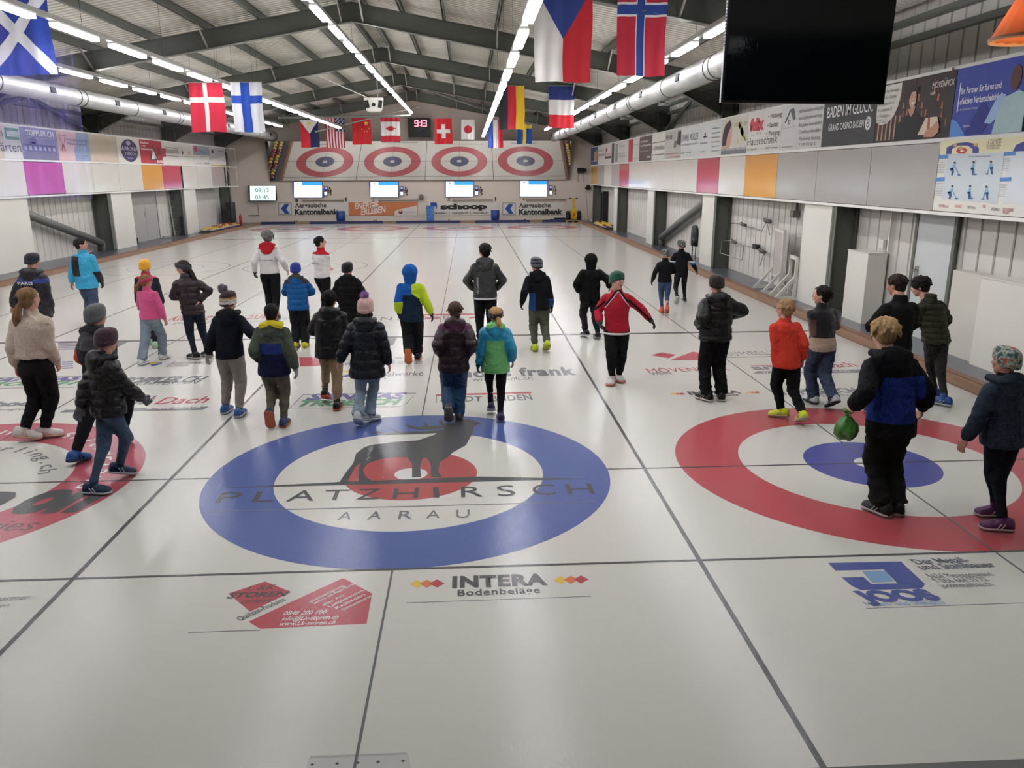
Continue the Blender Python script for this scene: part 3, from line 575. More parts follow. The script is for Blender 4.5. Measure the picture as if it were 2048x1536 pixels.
up = [('navy and orange banner at the far end of the right upper row', 1185, 1199, '#3d5580', [('STUDIO', .1, .8, 3.3, .1, '#d8d8d8', 0)]),
      ('white banner with red pot shape, right upper row', 1199, 1227, '#d6d3ca', [('BÄCKEREI', .05, .45, 3.8, .1, '#444444', 0), ('FRANZ', .05, .5, 3.55, .12, '#444444', .02), ('lupini', .6, .98, 3.55, .12, '#c02a40', 0)]),
      ('narrow dark grey banner strip in the right upper row', 1227, 1232, '#55504c', []),
      ('pale banner with grey vertical lettering, right upper row', 1232, 1261, '#cfccc4', [('ETH', .4, .75, 3.8, .12, '#8a8a8a', 0), ('AKTIV & FIT', .3, .8, 3.5, .08, '#77777a', 0), ('TRAININGSRAUM', .2, .9, 3.38, .07, '#77777a', 0)]),
      ('narrow red banner strip in the right upper row', 1261, 1270, '#b73a4c', []),
      ('small pale banner between red strip and brown banner', 1270, 1283, '#d2cfc7', [('Gesundheit', .05, .95, 3.8, .05, '#b04050', 0), ('www.praxis.ch', .05, .95, 3.25, .05, '#777777', 0)]),
      ('dark brown banner with white lettering, right upper row', 1283, 1308, '#5a4844', [('Ihr Partner', .1, .7, 3.85, .08, '#e8e4e0', .01), ('Immobiliengeschäfte', .1, .95, 3.7, .08, '#e8e4e0', .01), ('Mit uns sicher', .1, .8, 3.5, .05, '#c8c0bc', 0), ('baden', .65, .95, 3.25, .08, '#e8e4e0', .02)]),
      ('white banner with framed grey lettering, far one', 1308, 1335, '#d8d5cc', [('LÄGERNHÖRNLI', .1, .95, 3.5, .13, '#6a625c', .02)]),
      ('pale photo banner with dark figure, right upper row', 1335, 1367, '#bdb9b2', [('FINE', .05, .45, 3.8, .14, '#333333', .02), ('wellness & beauty', .1, .9, 3.3, .05, '#c05060', 0)]),
      ('wide white banner with thin grey lettering and a small ship, right upper row', 1367, 1449, '#d3d4d0', [('DANIEL MÜLLER', .02, .46, 3.66, .2, '#50504f', 0), ('MALER UND GIPSER FÜR BESTE QUALITÄT', .02, .46, 3.52, .05, '#777777', 0), ('Zürich-Baden', .52, .68, 3.5, .06, '#3d5580', 0), ('SikaBau', .02, .12, 3.27, .06, '#666666', 0), ('STOTMEISTER', .17, .3, 3.27, .06, '#666666', 0), ('www.maler.ch', .5, .65, 3.27, .05, '#777777', 0)] + [(w, .78, .96, 3.86-i*.12, .05, '#666666', 0) for i, w in enumerate(('Wohlfühlen mit', 'Farbe gestalten', 'Innenräume', 'Fassaden', 'Tapezieren', 'Lehmputze'))]),
      ('photo banner of a dark haired person beside yellow flowers', 1449, 1503, '#cfcabb', [('rosen_op', .5, .98, 3.83, .14, '#8a7a60', 0), ('Detox Therapie Wellness für Körper und Seele', .02, .98, 3.25, .07, '#f0f0f0', 0)]),
      ('white banner with big red word over black lettering', 1503, 1571, '#d8d5cb', [('felix', .08, .52, 3.67, .26, '#c8203a', .07), ('CO. AG', .3, .45, 3.56, .05, '#c8203a', 0), ('Haustechnik', .03, .93, 3.32, .18, '#333333', 0), ('5412 Gebenstorf', .03, .35, 3.2, .05, '#444444', 0), ('5430 Wettingen', .6, .97, 3.2, .05, '#444444', 0), ('• Heizung', .62, .99, 3.88, .1, '#333333', .01), ('• Sanitär', .62, .93, 3.68, .1, '#333333', .01), ('• Planung', .6, .97, 3.5, .1, '#333333', .01)]),
      ('pale grey banner with a small house drawing and grey lines of text', 1571, 1655, '#c9c7c2', [(w, .42+i*.02, .97, 3.87-i*.14, .075, '#6a6662', 0) for i, w in enumerate(('Jetzt kostenlos anfragen', 'Immobilienbewertung', 'Ratgeber Immobilien', 'Checklisten Immobilien', 'Persönliche Beratung'))] + [('T 078 911 62 22', .5, .9, 3.2, .06, '#6a6662', 0), ('www.immo-aargau.ch', .05, .35, 3.2, .04, '#6a6662', 0)]),
      ('black banner with white casino lettering and round emblem', 1655, 1762, '#2c2d2e', [('BADEN IM GLÜCK.', .08, .93, 3.68, .2, '#e6e4df', .004), ('GRAND CASINO BADEN', .13, .80, 3.44, .12, '#e6e4df', .004), ('8', .845, .895, 3.42, .15, '#2c2d2e', .0)]),
      ('banner with a portrait of a man in black holding a parcel before wine shelves', 1762, 1914, '#2a1e1a', []),
      ('blue banner with white slogan and a figure in pale shirt at the right edge', 1914, 2060, '#33449c', [('Ihr Partner für faires und', .1, .66, 3.72, .085, '#e6e6f0', .012), ('effektives Verlustscheininkasso.', .1, .75, 3.58, .085, '#e6e6f0', .012), ('Ihr Kompetenzpartner in Wettingen', .09, .38, 3.5, .025, '#c8ccea', 0), ('Mehr erfahren', .2, .3, 3.27, .03, '#e6e6f0', 0)])]
B = {}
for lab, u0, u1, c, tx in up:
    ya, yb = RU(u0), RU(u1); e = SR.panel('banner', lab, ya, yb, 3.15, 4.07, mat(c, .5, namt=.06, nscale=2, spec=.3)); B[u0] = (e, ya, yb)
    for s_, t0, t1, z, h, cc, bo in tx: SR.txt(e, s_, ya, yb, t0, t1, z, h, mat(cc, .5), bold=bo)
def bp_(u0, pts, c, k=1, name='shape'): e, ya, yb = B[u0]; return SR.poly(e, ya, yb, pts, mat(c, .55, namt=.08, nscale=6, spec=.3) if isinstance(c, str) else c, name, k)
def bc_(u0, t, z, r, c, ry=None, k=1, name='disc'): e, ya, yb = B[u0]; return SR.circ(e, ya, yb, t, z, r, mat(c, .55, namt=.08, nscale=6, spec=.3), ry, k, name)
bp_(1185, [(.5, 3.3), (.9, 3.3), (.9, 3.9), (.5, 3.8)], '#c8935a'); bp_(1199, [(.55, 3.4), (.6, 3.85), (.66, 3.95), (.72, 3.8), (.6, 3.7), (.6, 3.45)], '#b02a3c'); bp_(1199, [(.55, 3.4), (.98, 3.4), (.98, 3.5), (.55, 3.5)], '#4c3838')
bp_(1232, [(.1, 3.2), (.28, 3.2), (.28, 4.0), (.1, 4.0)], '#8f8c88'); bp_(1283, [(.0, 3.15), (1, 3.15), (1, 3.17), (0, 3.17)], '#40302c')
for z in (3.32, 3.75): bp_(1308, [(.05, z), (.98, z), (.98, z+.03), (.05, z+.03)], '#7a6058')
bp_(1308, [(.0, 3.4), (.04, 3.4), (.04, 3.75), (0, 3.75)], '#b03848')
bp_(1335, [(.55, 3.5), (.7, 3.5), (.75, 3.7), (.6, 3.75)], '#77706c'); bp_(1335, [(.75, 3.6), (.98, 3.55), (.98, 4.0), (.8, 4.0)], '#3b3236'); bp_(1335, [(.15, 3.2), (.95, 3.2), (.95, 3.22), (.15, 3.22)], '#c23848')
bc_(1367, .62, 3.72, .12, '#c8ccd4', .07); bp_(1367, [(.58, 3.68), (.68, 3.68), (.66, 3.72), (.6, 3.72)], '#3a4c8a'); bp_(1367, [(.61, 3.73), (.64, 3.73), (.635, 3.82), (.62, 3.82)], '#a82c3c')
bp_(1449, [(0, 3.3), (.35, 3.3), (.42, 3.6), (.4, 3.95), (.15, 4.0), (0, 3.8)], '#c9a995'); bp_(1449, [(.02, 3.38), (.3, 3.38), (.22, 3.6), (.38, 3.9), (.3, 4.02), (.12, 3.9), (.04, 3.7)], '#2c2224', 2, 'dark_hair')
bp_(1449, [(.2, 3.36), (.36, 3.4), (.4, 3.6), (.3, 3.68), (.22, 3.56)], '#d0a08e', 3)
for i in range(16): bc_(1449, .66+.3*((i*37 % 16)/16.), 3.45+.45*((i*11 % 16)/16.), .045+.02*(i % 3), ('#b8c24a', '#d3d058', '#9aa84a')[i % 3], k=2+(i % 3), name='flower')
bp_(1449, [(0, 3.15), (1, 3.15), (1, 3.3), (0, 3.3)], '#77777a')
bp_(1571, [(.12, 3.72), (.24, 3.98), (.2, 3.98), (.08, 3.72)], '#55565a', 1, 'roof'); bp_(1571, [(.2, 3.98), (.3, 3.76), (.36, 3.76), (.34, 3.9), (.3, 4.0)], '#66676b', 2)
for i, j in ((0, 0), (1, 0), (0, 1), (1, 1)): bp_(1571, [(.17+.035*i, 3.68+.05*j), (.195+.035*i, 3.68+.05*j), (.195+.035*i, 3.715+.05*j), (.17+.035*i, 3.715+.05*j)], '#55565a')
bp_(1571, [(0, 3.6), (.38, 3.62), (.38, 3.625), (0, 3.605)], '#8f8f8f'); bp_(1503, [(.03, 3.54), (.24, 3.54), (.24, 3.545), (.03, 3.545)], '#555555')
bc_(1655, .87, 3.49, .105, '#dedcd6', .115)
# portrait banner: shelves, speech shape, man with a parcel
for i in range(26):
    t = .3+.68*((i*53 % 97)/97.); z = 3.2+.82*((i*29 % 83)/83.); bp_(1762, [(t, z), (t+.025, z), (t+.02, z+.1), (t+.005, z+.1)], ('#8a5638', '#a86a44', '#5c3626')[i % 3], 1, 'bottle_shape')
for i in range(6): bp_(1762, [(.04+.06*i, 3.18), (.06+.06*i, 3.18), (.06+.06*i, 3.55), (.04+.06*i, 3.55)], '#b98c74', 1, 'shelf_bar')
bp_(1762, [(.0, 4.05), (.33, 4.05), (.335, 3.9), (.31, 3.7), (.26, 3.55), (.18, 3.45), (.08, 3.43), (.01, 3.48), (0, 3.6)], '#d9d5cc', 3, 'speech_shape')
bp_(1762, [(.30, 3.17), (.32, 3.4), (.42, 3.52), (.5, 3.56), (.56, 3.56), (.62, 3.5), (.68, 3.42), (.66, 3.3), (.74, 3.28), (.72, 3.17)], '#17181b', 4, 'black_sweater')
bp_(1762, [(.45, 3.62), (.5, 3.5), (.54, 3.56), (.55, 3.66)], '#b98e7c', 5, 'neck'); bc_(1762, .505, 3.77, .10, '#c89c88', .135, 6, 'face'); bp_(1762, [(.44, 3.78), (.45, 3.9), (.5, 3.96), (.56, 3.94), (.575, 3.84), (.55, 3.88), (.48, 3.87), (.46, 3.78)], '#1d1614', 7, 'hair')
for t in (.49, .535): bc_(1762, t, 3.79, .013, '#2a1c1a', .007, 8, 'eye')
bp_(1762, [(.49, 3.715), (.535, 3.72), (.53, 3.70), (.505, 3.695)], '#efe6e0', 8, 'smile')
bp_(1762, [(.62, 3.22), (.7, 3.46), (.84, 3.46), (.88, 3.3), (.8, 3.2)], '#d9c8b0', 6, 'parcel'); bp_(1762, [(.73, 3.46), (.755, 3.46), (.77, 3.2), (.74, 3.2)], '#a85a4a', 7, 'ribbon')
bp_(1762, [(.7, 3.18), (.72, 3.27), (.8, 3.33), (.84, 3.4), (.87, 3.36), (.88, 3.24), (.82, 3.17)], '#c08c76', 8, 'hand')
e, ya, yb = B[1762]; m_ = mat('#e6e0da', .5)
SR.txt(e, 'MÖVENPICK', ya, yb, .73, .985, 3.87, .085, m_, shear=.1); SR.face -= .02; SR.txt(e, 'WEIN', ya, yb, .73, .79, 3.77, .045, m_)
for i, w in enumerate(('«Entdecken Sie eine', 'Welt voller Genuss', 'und Leidenschaft an', 'der Landstrasse 33', 'in Wettingen.»')): SR.txt(e, w, ya, yb, .03, .3-.02*i, 3.93-i*.095, .055, dk)
for i in range(2): SR.txt(e, 'Weinkeller Wettingen', ya, yb, .03, .18, 3.5-i*.035, .02, dk)
SR.face += .02
bp_(1762, [(.87, 3.97), (.885, 3.99), (.9, 3.97), (.885, 3.98)], '#e6e0da', 5)
bp_(1914, [(.0, 3.15), (.25, 3.15), (.1, 3.35), (0, 3.4)], '#5a8ad0', 1); bp_(1914, [(.22, 3.17), (.42, 3.56), (.48, 3.56), (.6, 3.35), (.48, 3.17)], '#232f80', 2)
bp_(1914, [(.5, 3.3), (.6, 3.55), (.68, 3.66), (.74, 3.62), (.72, 3.4), (.58, 3.28)], '#9db8dc', 3); bp_(1914, [(.62, 3.15), (.66, 3.42), (.74, 3.6), (.9, 3.66), (1, 3.6), (1, 3.15)], '#a9c3c6', 4, 'pale_shirt')
bc_(1914, .84, 3.82, .1, '#5c3a34', .15, 5, 'head'); bp_(1914, [(.07, 3.48), (.085, 3.48), (.085, 3.88), (.07, 3.88)], '#e6e6f0', 2)
# sweeping poster with six small figures, right lower row
ya, yb = SR.y(1883, 350), -1.5; e = SR.panel('sweeping_poster', 'pale blue poster showing six drawn sweepers, right end of the lower row', ya, yb, 2.11, 3.08, mat('#dcdad0', .35), cat='poster')
L = abs(yb-ya)
def tY(u, v): return (ya-SR.y(u, v))/(ya-yb)
def zz(u, v): return onX(XR, u, v).z
def pp(pts, c, k=1, name='shape'): return SR.poly(e, ya, yb, [(tY(u, v), zz(u, v)) for u, v in pts], mat(c, .5), name, k)
pp([(1891, 283), (2060, 272), (2060, 300), (1889, 309)], '#e3dcb4', 1, 'yellow_header'); pp([(1905, 309), (2022, 304), (2005, 407), (1893, 398)], '#c3cdd0', 1, 'picture_field'); pp([(2026, 303), (2062, 301), (2062, 410), (2018, 407)], '#d0d6d8', 1, 'picture_field')
pp([(1902, 308), (1904, 295), (1920, 287), (1944, 284), (1962, 288), (1969, 298), (1968, 306), (1956, 306), (1956, 298), (1946, 291), (1928, 291), (1914, 298), (1913, 308)], '#343c8c', 2, 'blue_arc')
pp([(1923, 303), (1926, 296), (1940, 295), (1946, 300), (1940, 307), (1928, 307)], '#c0303c', 2, 'red_ring'); pp([(1930, 303), (1934, 300), (1940, 301), (1936, 304)], '#efe8cc', 3)
for u, v in ((1921, 291), (1932, 297), (1962, 290)): pp([(u-4, v), (u-3, v-3), (u+3, v-4), (u+5, v), (u+3, v+3), (u-3, v+3)], '#c9a35c', 4, 'cheese_stone')
pp([(2037, 303), (2044, 290), (2062, 282), (2062, 302)], '#343c8c', 2)
for u0, v0, u1 in ((1888, 310, 1907), (1882, 355, 1900), (2020, 304, 2043), (2012, 355, 2035)): pp([(u0, v0), (u1, v0-1), (u1-1, v0+7), (u0-1, v0+8)], '#4a84c4', 3, 'blue_tab')
for u0, v0, n in ((1888, 321, 8), (1883, 366, 8), (2018, 316, 8), (2011, 368, 8)):
    for i in range(n): pp([(u0-i*.5, v0+i*3.4), (u0+14-i*.5, v0+i*3.5), (u0+14-i*.5, v0+i*3.5+1), (u0-i*.5, v0+i*3.4+1)], '#9a9fa4', 2, 'text_line')
for i, (u, v, fl_) in enumerate(((1920, 323, 1), (1958, 322, 0), (1993, 321, -1), (1915, 370, 1), (1951, 370, 0), (1984, 371, -1))):
    q = fl_ or 0; hp = [(u-7*q-(0 if q else 2), v+14)]
    pp([(u-2, v+1), (u+2, v+0), (u+3, v+4), (u-1, v+5)], '#3a3434', 4, 'figure_head')
    pp([(u-2, v+6), (u+2, v+6), (u+1-5*q, v+17), (u-5-4*q, v+15)], '#7fb4cc', 4, 'figure_top')
    pp([(u-6-4*q, v+14), (u+1-4*q, v+13), (u+1-2*q, v+20), (u-4*q, v+28), (u-3-4*q, v+28), (u-3-3*q, v+21)], '#2a4c84', 4, 'figure_legs')
    pp([(u-1, v+8), (u, v+8), (u+1+8*(q or .3), v+27), (u+8*(q or .3), v+27)], '#6a9cc8', 5, 'figure_broom'); pp([(u-2+8*(q or .3), v+26), (u+4+8*(q or .3), v+26), (u+4+8*(q or .3), v+28), (u-2+8*(q or .3), v+28)], '#3a64a4', 5, 'broom_head')
for s_, a, b_, h, c in (('LE GRUYÈRE', (1973, 293), (2002, 291), .09, '#6a5a4a'), ('SWITZERLAND', (1973, 299), (1999, 298), .035, '#6a5a4a'), ('ERFOLGREICH WISCHEN', (1938, 315), (1981, 315), .02, '#5a6064'),
        ('RIVELLA', (1878, 414), (1897, 415), .04, '#b83040'), ('SCHWEIZ', (1910, 415), (1923, 416), .04, '#d8503c'), ('SWISS Olympic', (1934, 417), (1952, 419), .04, '#77787a'), ('MG', (1965, 416), (1971, 416), .045, '#c02c3c'), ('VISANA', (1982, 421), (1999, 422), .04, '#333333'), ('OCHSNER', (2005, 422), (2027, 423), .04, '#b04050'), ('SPORT', (2005, 428), (2019, 429), .04, '#b04050')):
    P0, P1 = onX(XR-.076, *a), onX(XR-.076, *b_); P1.z = P0.z; text(s_, P0, P1, h, mat(c, .5), parent=e, origin=e.location, thick=.002)
# left wall
def LY(u, v): return SLf.y(u, v)
SLf.panel('wall_panel', 'large magenta pink panel on the left wall', LY(45, 350), LY(122, 350), 2.13, 3.07, mat('#bd4a9c', .2, namt=.03, coat=.4), cat='panel')
for u0, u1, m, lab in ((-160, 45, c_wh, 'white panel at the left edge below the banners'), (122, 181, c_wh, 'white panel right of the magenta panel'), (181, 233, c_wh, 'white panel third from the magenta panel'), (233, 281, c_wh, 'white panel just left of the orange panel, left wall'),
        (281, 322, c_or, 'orange panel on the left wall'), (322, 359, c_rd, 'red panel on the left wall beside the orange one'), (362, 391, c_wh, 'white panel right of the red panel, left wall'), (391, 421, c_wh, 'small white panel next to the last grey one, left wall'), (421, 446, mat('#b5a7a3', .22, coat=.4), 'last greyish pink panel on the left wall')):
    SLf.panel('wall_panel', lab, LY(u0, 350), LY(u1, 350), 2.11, 3.08, m, cat='panel')
lu = [('pale banner with large dark serif lettering cut by the left edge', -160, 38, '#d5d6cf', [('Gärten', .66, .985, 3.35, .26, '#4c4c4c', 0), ('Pflanzen', .5, .79, 3.75, .2, '#4c4c4c', 0)]),
      ('bluish photo banner of a building with big white lettering on top', 38, 110, '#8f95b8', [('TOPPLER.CH', .15, .92, 3.85, .15, '#e4e6ee', .04), ('ARCHITEKTEN', .15, .92, 3.76, .05, '#c4c8dc', 0)]),
      ('pink and blue banner with a red outlined mark', 110, 174, '#d9b8ae', [('Immobilientreuhänder', .3, .95, 3.78, .08, '#5a5a78', 0), ('Melanie Kenwell', .3, .9, 3.66, .08, '#5a5a78', 0), ('Chemin 1, 5400 Baden', .5, .95, 3.3, .04, '#5a6a88', 0), ('Telefon 056 222 33 44', .5, 1, 3.22, .04, '#5a6a88', 0)]),
      ('plain beige banner left of the dark oval emblem', 174, 229, '#c9b7a6', []),
      ('white banner with a dark violet oval emblem', 229, 275, '#d8d3c8', []),
      ('red banner with a triangular road sign', 275, 319, '#b02c36', [('Baden', .05, .4, 3.92, .07, '#efe6e2', .02), ('mit', .08, .25, 3.8, .07, '#efe6e2', .02), ('Schwung!', .05, .55, 3.68, .07, '#efe6e2', .02), ('BVB', .7, .98, 3.2, .09, '#efe6e2', .04)]),
      ('white banner with brewery lettering between two lines', 319, 382, '#d9d5cc', [('FELDSCHLÖSSCHEN', .1, .5, 3.62, .16, '#6a5a54', .02), ('Garage  Nussbaumer', .58, .98, 3.5, .05, '#a08878', 0)]),
      ('grey and white banner with a red round mark', 382, 414, '#d6d3cc', [('Kompetenz', .3, .7, 3.8, .05, '#3c4c5c', 0), ('und Engagement', .3, .95, 3.72, .05, '#3c4c5c', 0), ('automatisch', .4, .8, 3.55, .04, '#555555', 0), ('LAMPEL', .1, .45, 3.22, .05, '#555555', 0), ('Elbistan', .6, .95, 3.22, .06, '#55403c', .02)]),
      ('grey banner with a yellow stripe, last on the left wall', 414, 446, '#c4c0ba', [('Holz', .6, .9, 3.85, .1, '#66625e', .01)])]
for lab, u0, u1, c, tx in lu:
    ya, yb = LY(u0, 290), LY(u1, 290); e = SLf.panel('banner', lab, ya, yb, 3.15, 4.07, mat(c, .5, namt=.06, nscale=2, spec=.3)); B[u0] = (e, ya, yb)
    for s_, t0, t1, z, h, cc, bo in tx: SLf.txt(e, s_, ya, yb, t0, t1, z, h, mat(cc, .5), bold=bo)
def lp(u0, pts, c, k=1, name='shape'): e, ya, yb = B[u0]; return SLf.poly(e, ya, yb, pts, mat(c, .5, namt=.1, nscale=5), name, k)
def lc(u0, t, z, r, c, ry=None, k=1, name='disc'): e, ya, yb = B[u0]; return SLf.circ(e, ya, yb, t, z, r, mat(c, .5, namt=.1, nscale=5), ry, k, name)
lp(-160, [(.82, 3.68), (.98, 3.68), (.98, 4.0), (.82, 4.0)], '#5c9a84'); lp(-160, [(.84, 3.76), (.98, 3.76), (.98, 3.92), (.84, 3.92)], '#c9d6d0', 2); lp(-160, [(.0, 3.15), (.78, 3.15), (.8, 4.07), (0, 4.07)], '#cdc6ae', 0)
lp(38, [(.0, 3.15), (1, 3.15), (1, 3.38), (.4, 3.4), (0, 3.36)], '#6a6c80', 1, 'foreground'); lp(38, [(.03, 3.38), (.95, 3.38), (.95, 3.58), (.4, 3.6), (.38, 3.66), (.22, 3.66), (.2, 3.6), (.03, 3.6)], '#5c608c', 2, 'building')
for i in range(7): lp(38, [(.06+.13*i, 3.42), (.13+.13*i, 3.42), (.13+.13*i, 3.53), (.06+.13*i, 3.53)], '#b4b8d4', 3, 'window_band')
lc(38, .33, 3.7, .16, '#5c608c', .1, 2, 'tree'); lp(110, [(.5, 3.15), (1, 3.15), (1, 4.07), (.62, 4.07), (.58, 3.7), (.48, 3.5)], '#8fa6bf', 1)
for P in ([(.06, 3.95), (.28, 3.95), (.28, 3.93), (.06, 3.93)], [(.06, 3.95), (.08, 3.95), (.14, 3.7), (.12, 3.7)], [(.28, 3.95), (.26, 3.95), (.2, 3.7), (.22, 3.7)], [(.1, 3.45), (.14, 3.45), (.19, 3.68), (.15, 3.68)], [(.24, 3.45), (.2, 3.45), (.15, 3.68), (.19, 3.68)]): lp(110, P, '#b06458', 2)
lc(229, .52, 3.6, .78, '#332a5e', .42, 1, 'oval'); e, ya, yb = B[229]; m_ = mat('#d6d2dc', .5); SLf.txt(e, 'ARKINA', ya, yb, .17, .9, 3.6, .15, m_); SLf.txt(e, 'YVERDON', ya, yb, .3, .8, 3.43, .11, m_); SLf.txt(e, 'les Bains', ya, yb, .42, .65, 3.3, .05, m_); lc(229, .5, 3.88, .2, '#b8b4c4', .08, 2, 'lion_mark')
lp(275, [(.38, 3.28), (.78, 3.28), (.58, 3.88)], '#2c2422', 1, 'sign_border'); lp(275, [(.45, 3.32), (.71, 3.32), (.58, 3.74)], '#e8e2da', 2, 'sign_face'); lp(275, [(.6, 3.32), (.7, 3.32), (.62, 3.44)], '#2c2422', 3); lp(275, [(.78, 3.5), (.86, 3.5), (.92, 3.8), (.82, 3.78)], '#5c2026', 2)
for z in (3.5, 3.85): lp(319, [(.12, z), (.5, z-.02), (.5, z), (.12, z+.02)], '#6a4a40')
lp(319, [(.0, 3.45), (.1, 3.45), (.1, 3.8), (0, 3.8)], '#a03038'); lc(319, .63, 3.68, .09, '#3a3a34', k=1); lc(319, .85, 3.68, .09, '#c88a5c', k=1)
lp(382, [(0, 3.62), (1, 3.62), (1, 4.05), (0, 4.05)], '#93a0ac', 0); lc(382, .15, 3.9, .25, '#c43240', .13, 2); lp(414, [(0, 3.15), (1, 3.15), (1, 3.2), (0, 3.2)], '#cfa63c'); lp(414, [(0, 3.2), (1, 3.2), (1, 3.7), (0, 3.4)], '#dad6d0', 0); lc(414, .2, 3.85, .2, '#3a3838', .09, 2)

# white cladding panels beside the columns
clad = mat('#deDBd0', .35, namt=.03, nscale=1.2)
for k, (y0, y1) in enumerate(((-.1+.85, 2.2), (8.35, 9.75), (15.95, 17.2), (23.5, 24.75), (31.15, 32.1))):
    o = MB().box((XR+.02, y0, 0), (XR+.06, y1, 2.05)).build('cladding_panel', clad)
    if y0 < 3: bpy.data.objects.remove(o); continue
    tag(o, 'upright white cladding panel on the right wall, %s from the camera' % ['', 'nearest', 'second', 'third', 'fourth'][k], 'panel')
for k, (y0, y1) in enumerate(((15.95, 18.0), (23.7, 25.5), (31.4, 33.0))):
    o = MB().box((XL-.06, y0, 0), (XL-.02, y1, 2.05)).build('cladding_panel', clad); tag(o, 'upright white cladding panel on the left wall, %s from the camera' % ['nearest', 'second', 'third'][k], 'panel')
pipem = mat('#6e6f6b', .4, namt=.05)
e = MB().tube([(7.86, 23.12, .32), (7.86, 16.1, 2.25)], .13, 20).tube([(7.86, 23.2, 0), (7.86, 23.2, .34)], .09, 8).build('brace_tube', pipem, smooth=True); tag(e, 'thick grey diagonal brace tube against the right wall', 'brace')
e = MB().tube([(-12.85, 23.05, .3), (-12.85, 16.1, 2.15)], .13, 20).tube([(-12.85, 23.15, 0), (-12.85, 23.15, .34)], .09, 8).build('brace_tube', pipem, smooth=True); tag(e, 'thick grey diagonal brace tube against the left wall', 'brace')
for sg, X, nm in ((1, 7.88, 'right'), (-1, -12.9, 'left')):
    e = MB().tube([(X, 16.05, 4.25), (X, 19.4, 5.0)], .07, 12).tube([(X, 19.8, 5.0), (X, 23.2, 4.25)], .07, 12).build('brace_tube', steel2, smooth=True); tag(e, 'grey wind brace tubes in the roof corner above the %s banners' % nm, 'brace')
# white storage boxes on the right walkway
bx = mat('#dedbd0', .4, namt=.03, nscale=1.1); bx2 = mat('#cfcbbf', .45, namt=.03)
o = MB().box((7.67, 6.94, 0), (8.02, 7.71, 1.26)).box((7.66, 6.93, 1.26), (8.03, 7.72, 1.275)).build('storage_cabinet', bx); tag(o, 'tall white storage box standing alone on the right walkway', 'box')
o = MB().box((7.72, .95, 0), (8.02, 3.8, 1.24)).box((7.71, .94, 1.24), (8.03, 3.81, 1.26)).build('storage_cabinet', bx); tag(o, 'long low white cabinet at the right edge, nearer part', 'box')
o = MB().box((7.80, 3.82, 0), (8.02, 4.6, 1.25)).build('storage_cabinet', bx2); tag(o, 'set back white cabinet joined to the left of the long cabinet', 'box')
# ------------------------------------------------------------------ doors, ladder, racks and small things along the walls
doorm = mat('#c9ccca', .45, namt=.03, nscale=2); metalm = mat('#9a9a98', .3, metal=.8); blk = mat('#141516', .5); plas = mat('#1c1d20', .4)
e = empty('door_1', (8.03, 5.55, 0)); e['kind'] = 'structure'
MB().box((-.03, -.52, 0), (-.005, .48, 2.08)).build('door_panel', doorm, e)
b = MB(); b.box((-.045, .48, 0), (0, .56, 2.14)); b.box((-.045, -.60, 0), (0, -.52, 2.14)); b.box((-.045, -.6, 2.08), (0, .56, 2.14)); b.build('door_frame', steel2, e)
b = MB(); b.box((-.04, .32, .95), (-.03, .42, 1.16)); b.box((-.08, .28, 1.08), (-.065, .42, 1.1)); b.box((-.075, .38, 1.07), (-.03, .4, 1.11)); b.build('door_handle', metalm, e)
e = empty('door_2', (-13.1, 27.95, 0)); e['kind'] = 'structure'; dm = mat('#a8a59f', .5, namt=.03, nscale=2)
for i, (a, c) in enumerate(((-1.22, -.01), (.01, 1.3))): MB().box((.005, a, 0), (.03, c, 2.1)).build('door_panel', dm, e)
b = MB().box((.03, -.1, 1.0), (.04, -.04, 1.2)); b.box((.04, -.14, 1.1), (.06, .1, 1.12)); b.build('door_handle', metalm, e)
b = MB(); b.box((0, -1.3, 0), (.04, -1.22, 2.16)); b.box((0, 1.3, 0), (.04, 1.36, 2.16)); b.box((0, -1.3, 2.1), (.04, 1.36, 2.16)); b.build('door_frame', steel2, e)
o = MB().box((-13.05, 26.0, 0), (-12.85, 26.35, .22)).build('toolbox', blk); tag(o, 'small black box on the left walkway beside the grey double door', 'box')
o = MB().box((-13.0, 29.0, 0), (-12.55, 29.3, .03)).box((-12.9, 29.1, .03), (-12.85, 29.15, .1)).build('door_wedge', metalm); tag(o, 'small metal wedge on the floor by the grey double door', 'wedge')
alu = mat('#b9b8b2', .35, metal=.7)
for k, (x, y0, y1, h) in enumerate(((-12.95, 30.75, 31.15, 2.05), (-12.8, 31.25, 31.75, 2.05))):
    e = empty('ladder', (x, y0, 0)); tag(e, 'aluminium ladder leaning upright at the left wall, %s one' % ('farther left', 'right')[k], 'ladder')
    for yy in (0, y1-y0): MB().bar((0, yy, 0), (-.1, yy, h), .03, .06).build('side_rail', alu, e)
    b = MB()
    for j in range(7): b.bar((-.1*(.15+j*.28)/h, 0, .15+j*.28), (-.1*(.15+j*.28)/h, y1-y0, .15+j*.28), .03)
    b.build('rungs', alu, e)
o = MB().box((-12.72, 30.9, 0), (-12.66, 31.05, .85)).box((-12.78, 30.85, 0), (-12.6, 31.1, .08), blk).build('floor_squeegee', mat('#c9a44a', .5)); tag(o, 'yellow squeegee pole standing before the ladders', 'squeegee')
o = MB().box((-12.6, 37.6, 0), (-12.3, 38.5, 1.25)).build('black_locker', blk); tag(o, 'black upright box standing at the far left column', 'locker')
def extinguisher(x, y, lab):
    e = empty('fire_extinguisher', (x, y, 0)); tag(e, lab, 'fire extinguisher')
    MB().lathe([(.0, 0), (.075, .0), (.08, .03), (.08, .42), (.05, .5), (.02, .52), (0, .52)], n=16).build('cylinder_body', mat('#a81820', .35), e, smooth=True)
    MB().box((-.02, -.02, .5), (.02, .02, .58)).box((-.02, -.1, .56), (.02, .03, .59)).build('valve', blk, e)
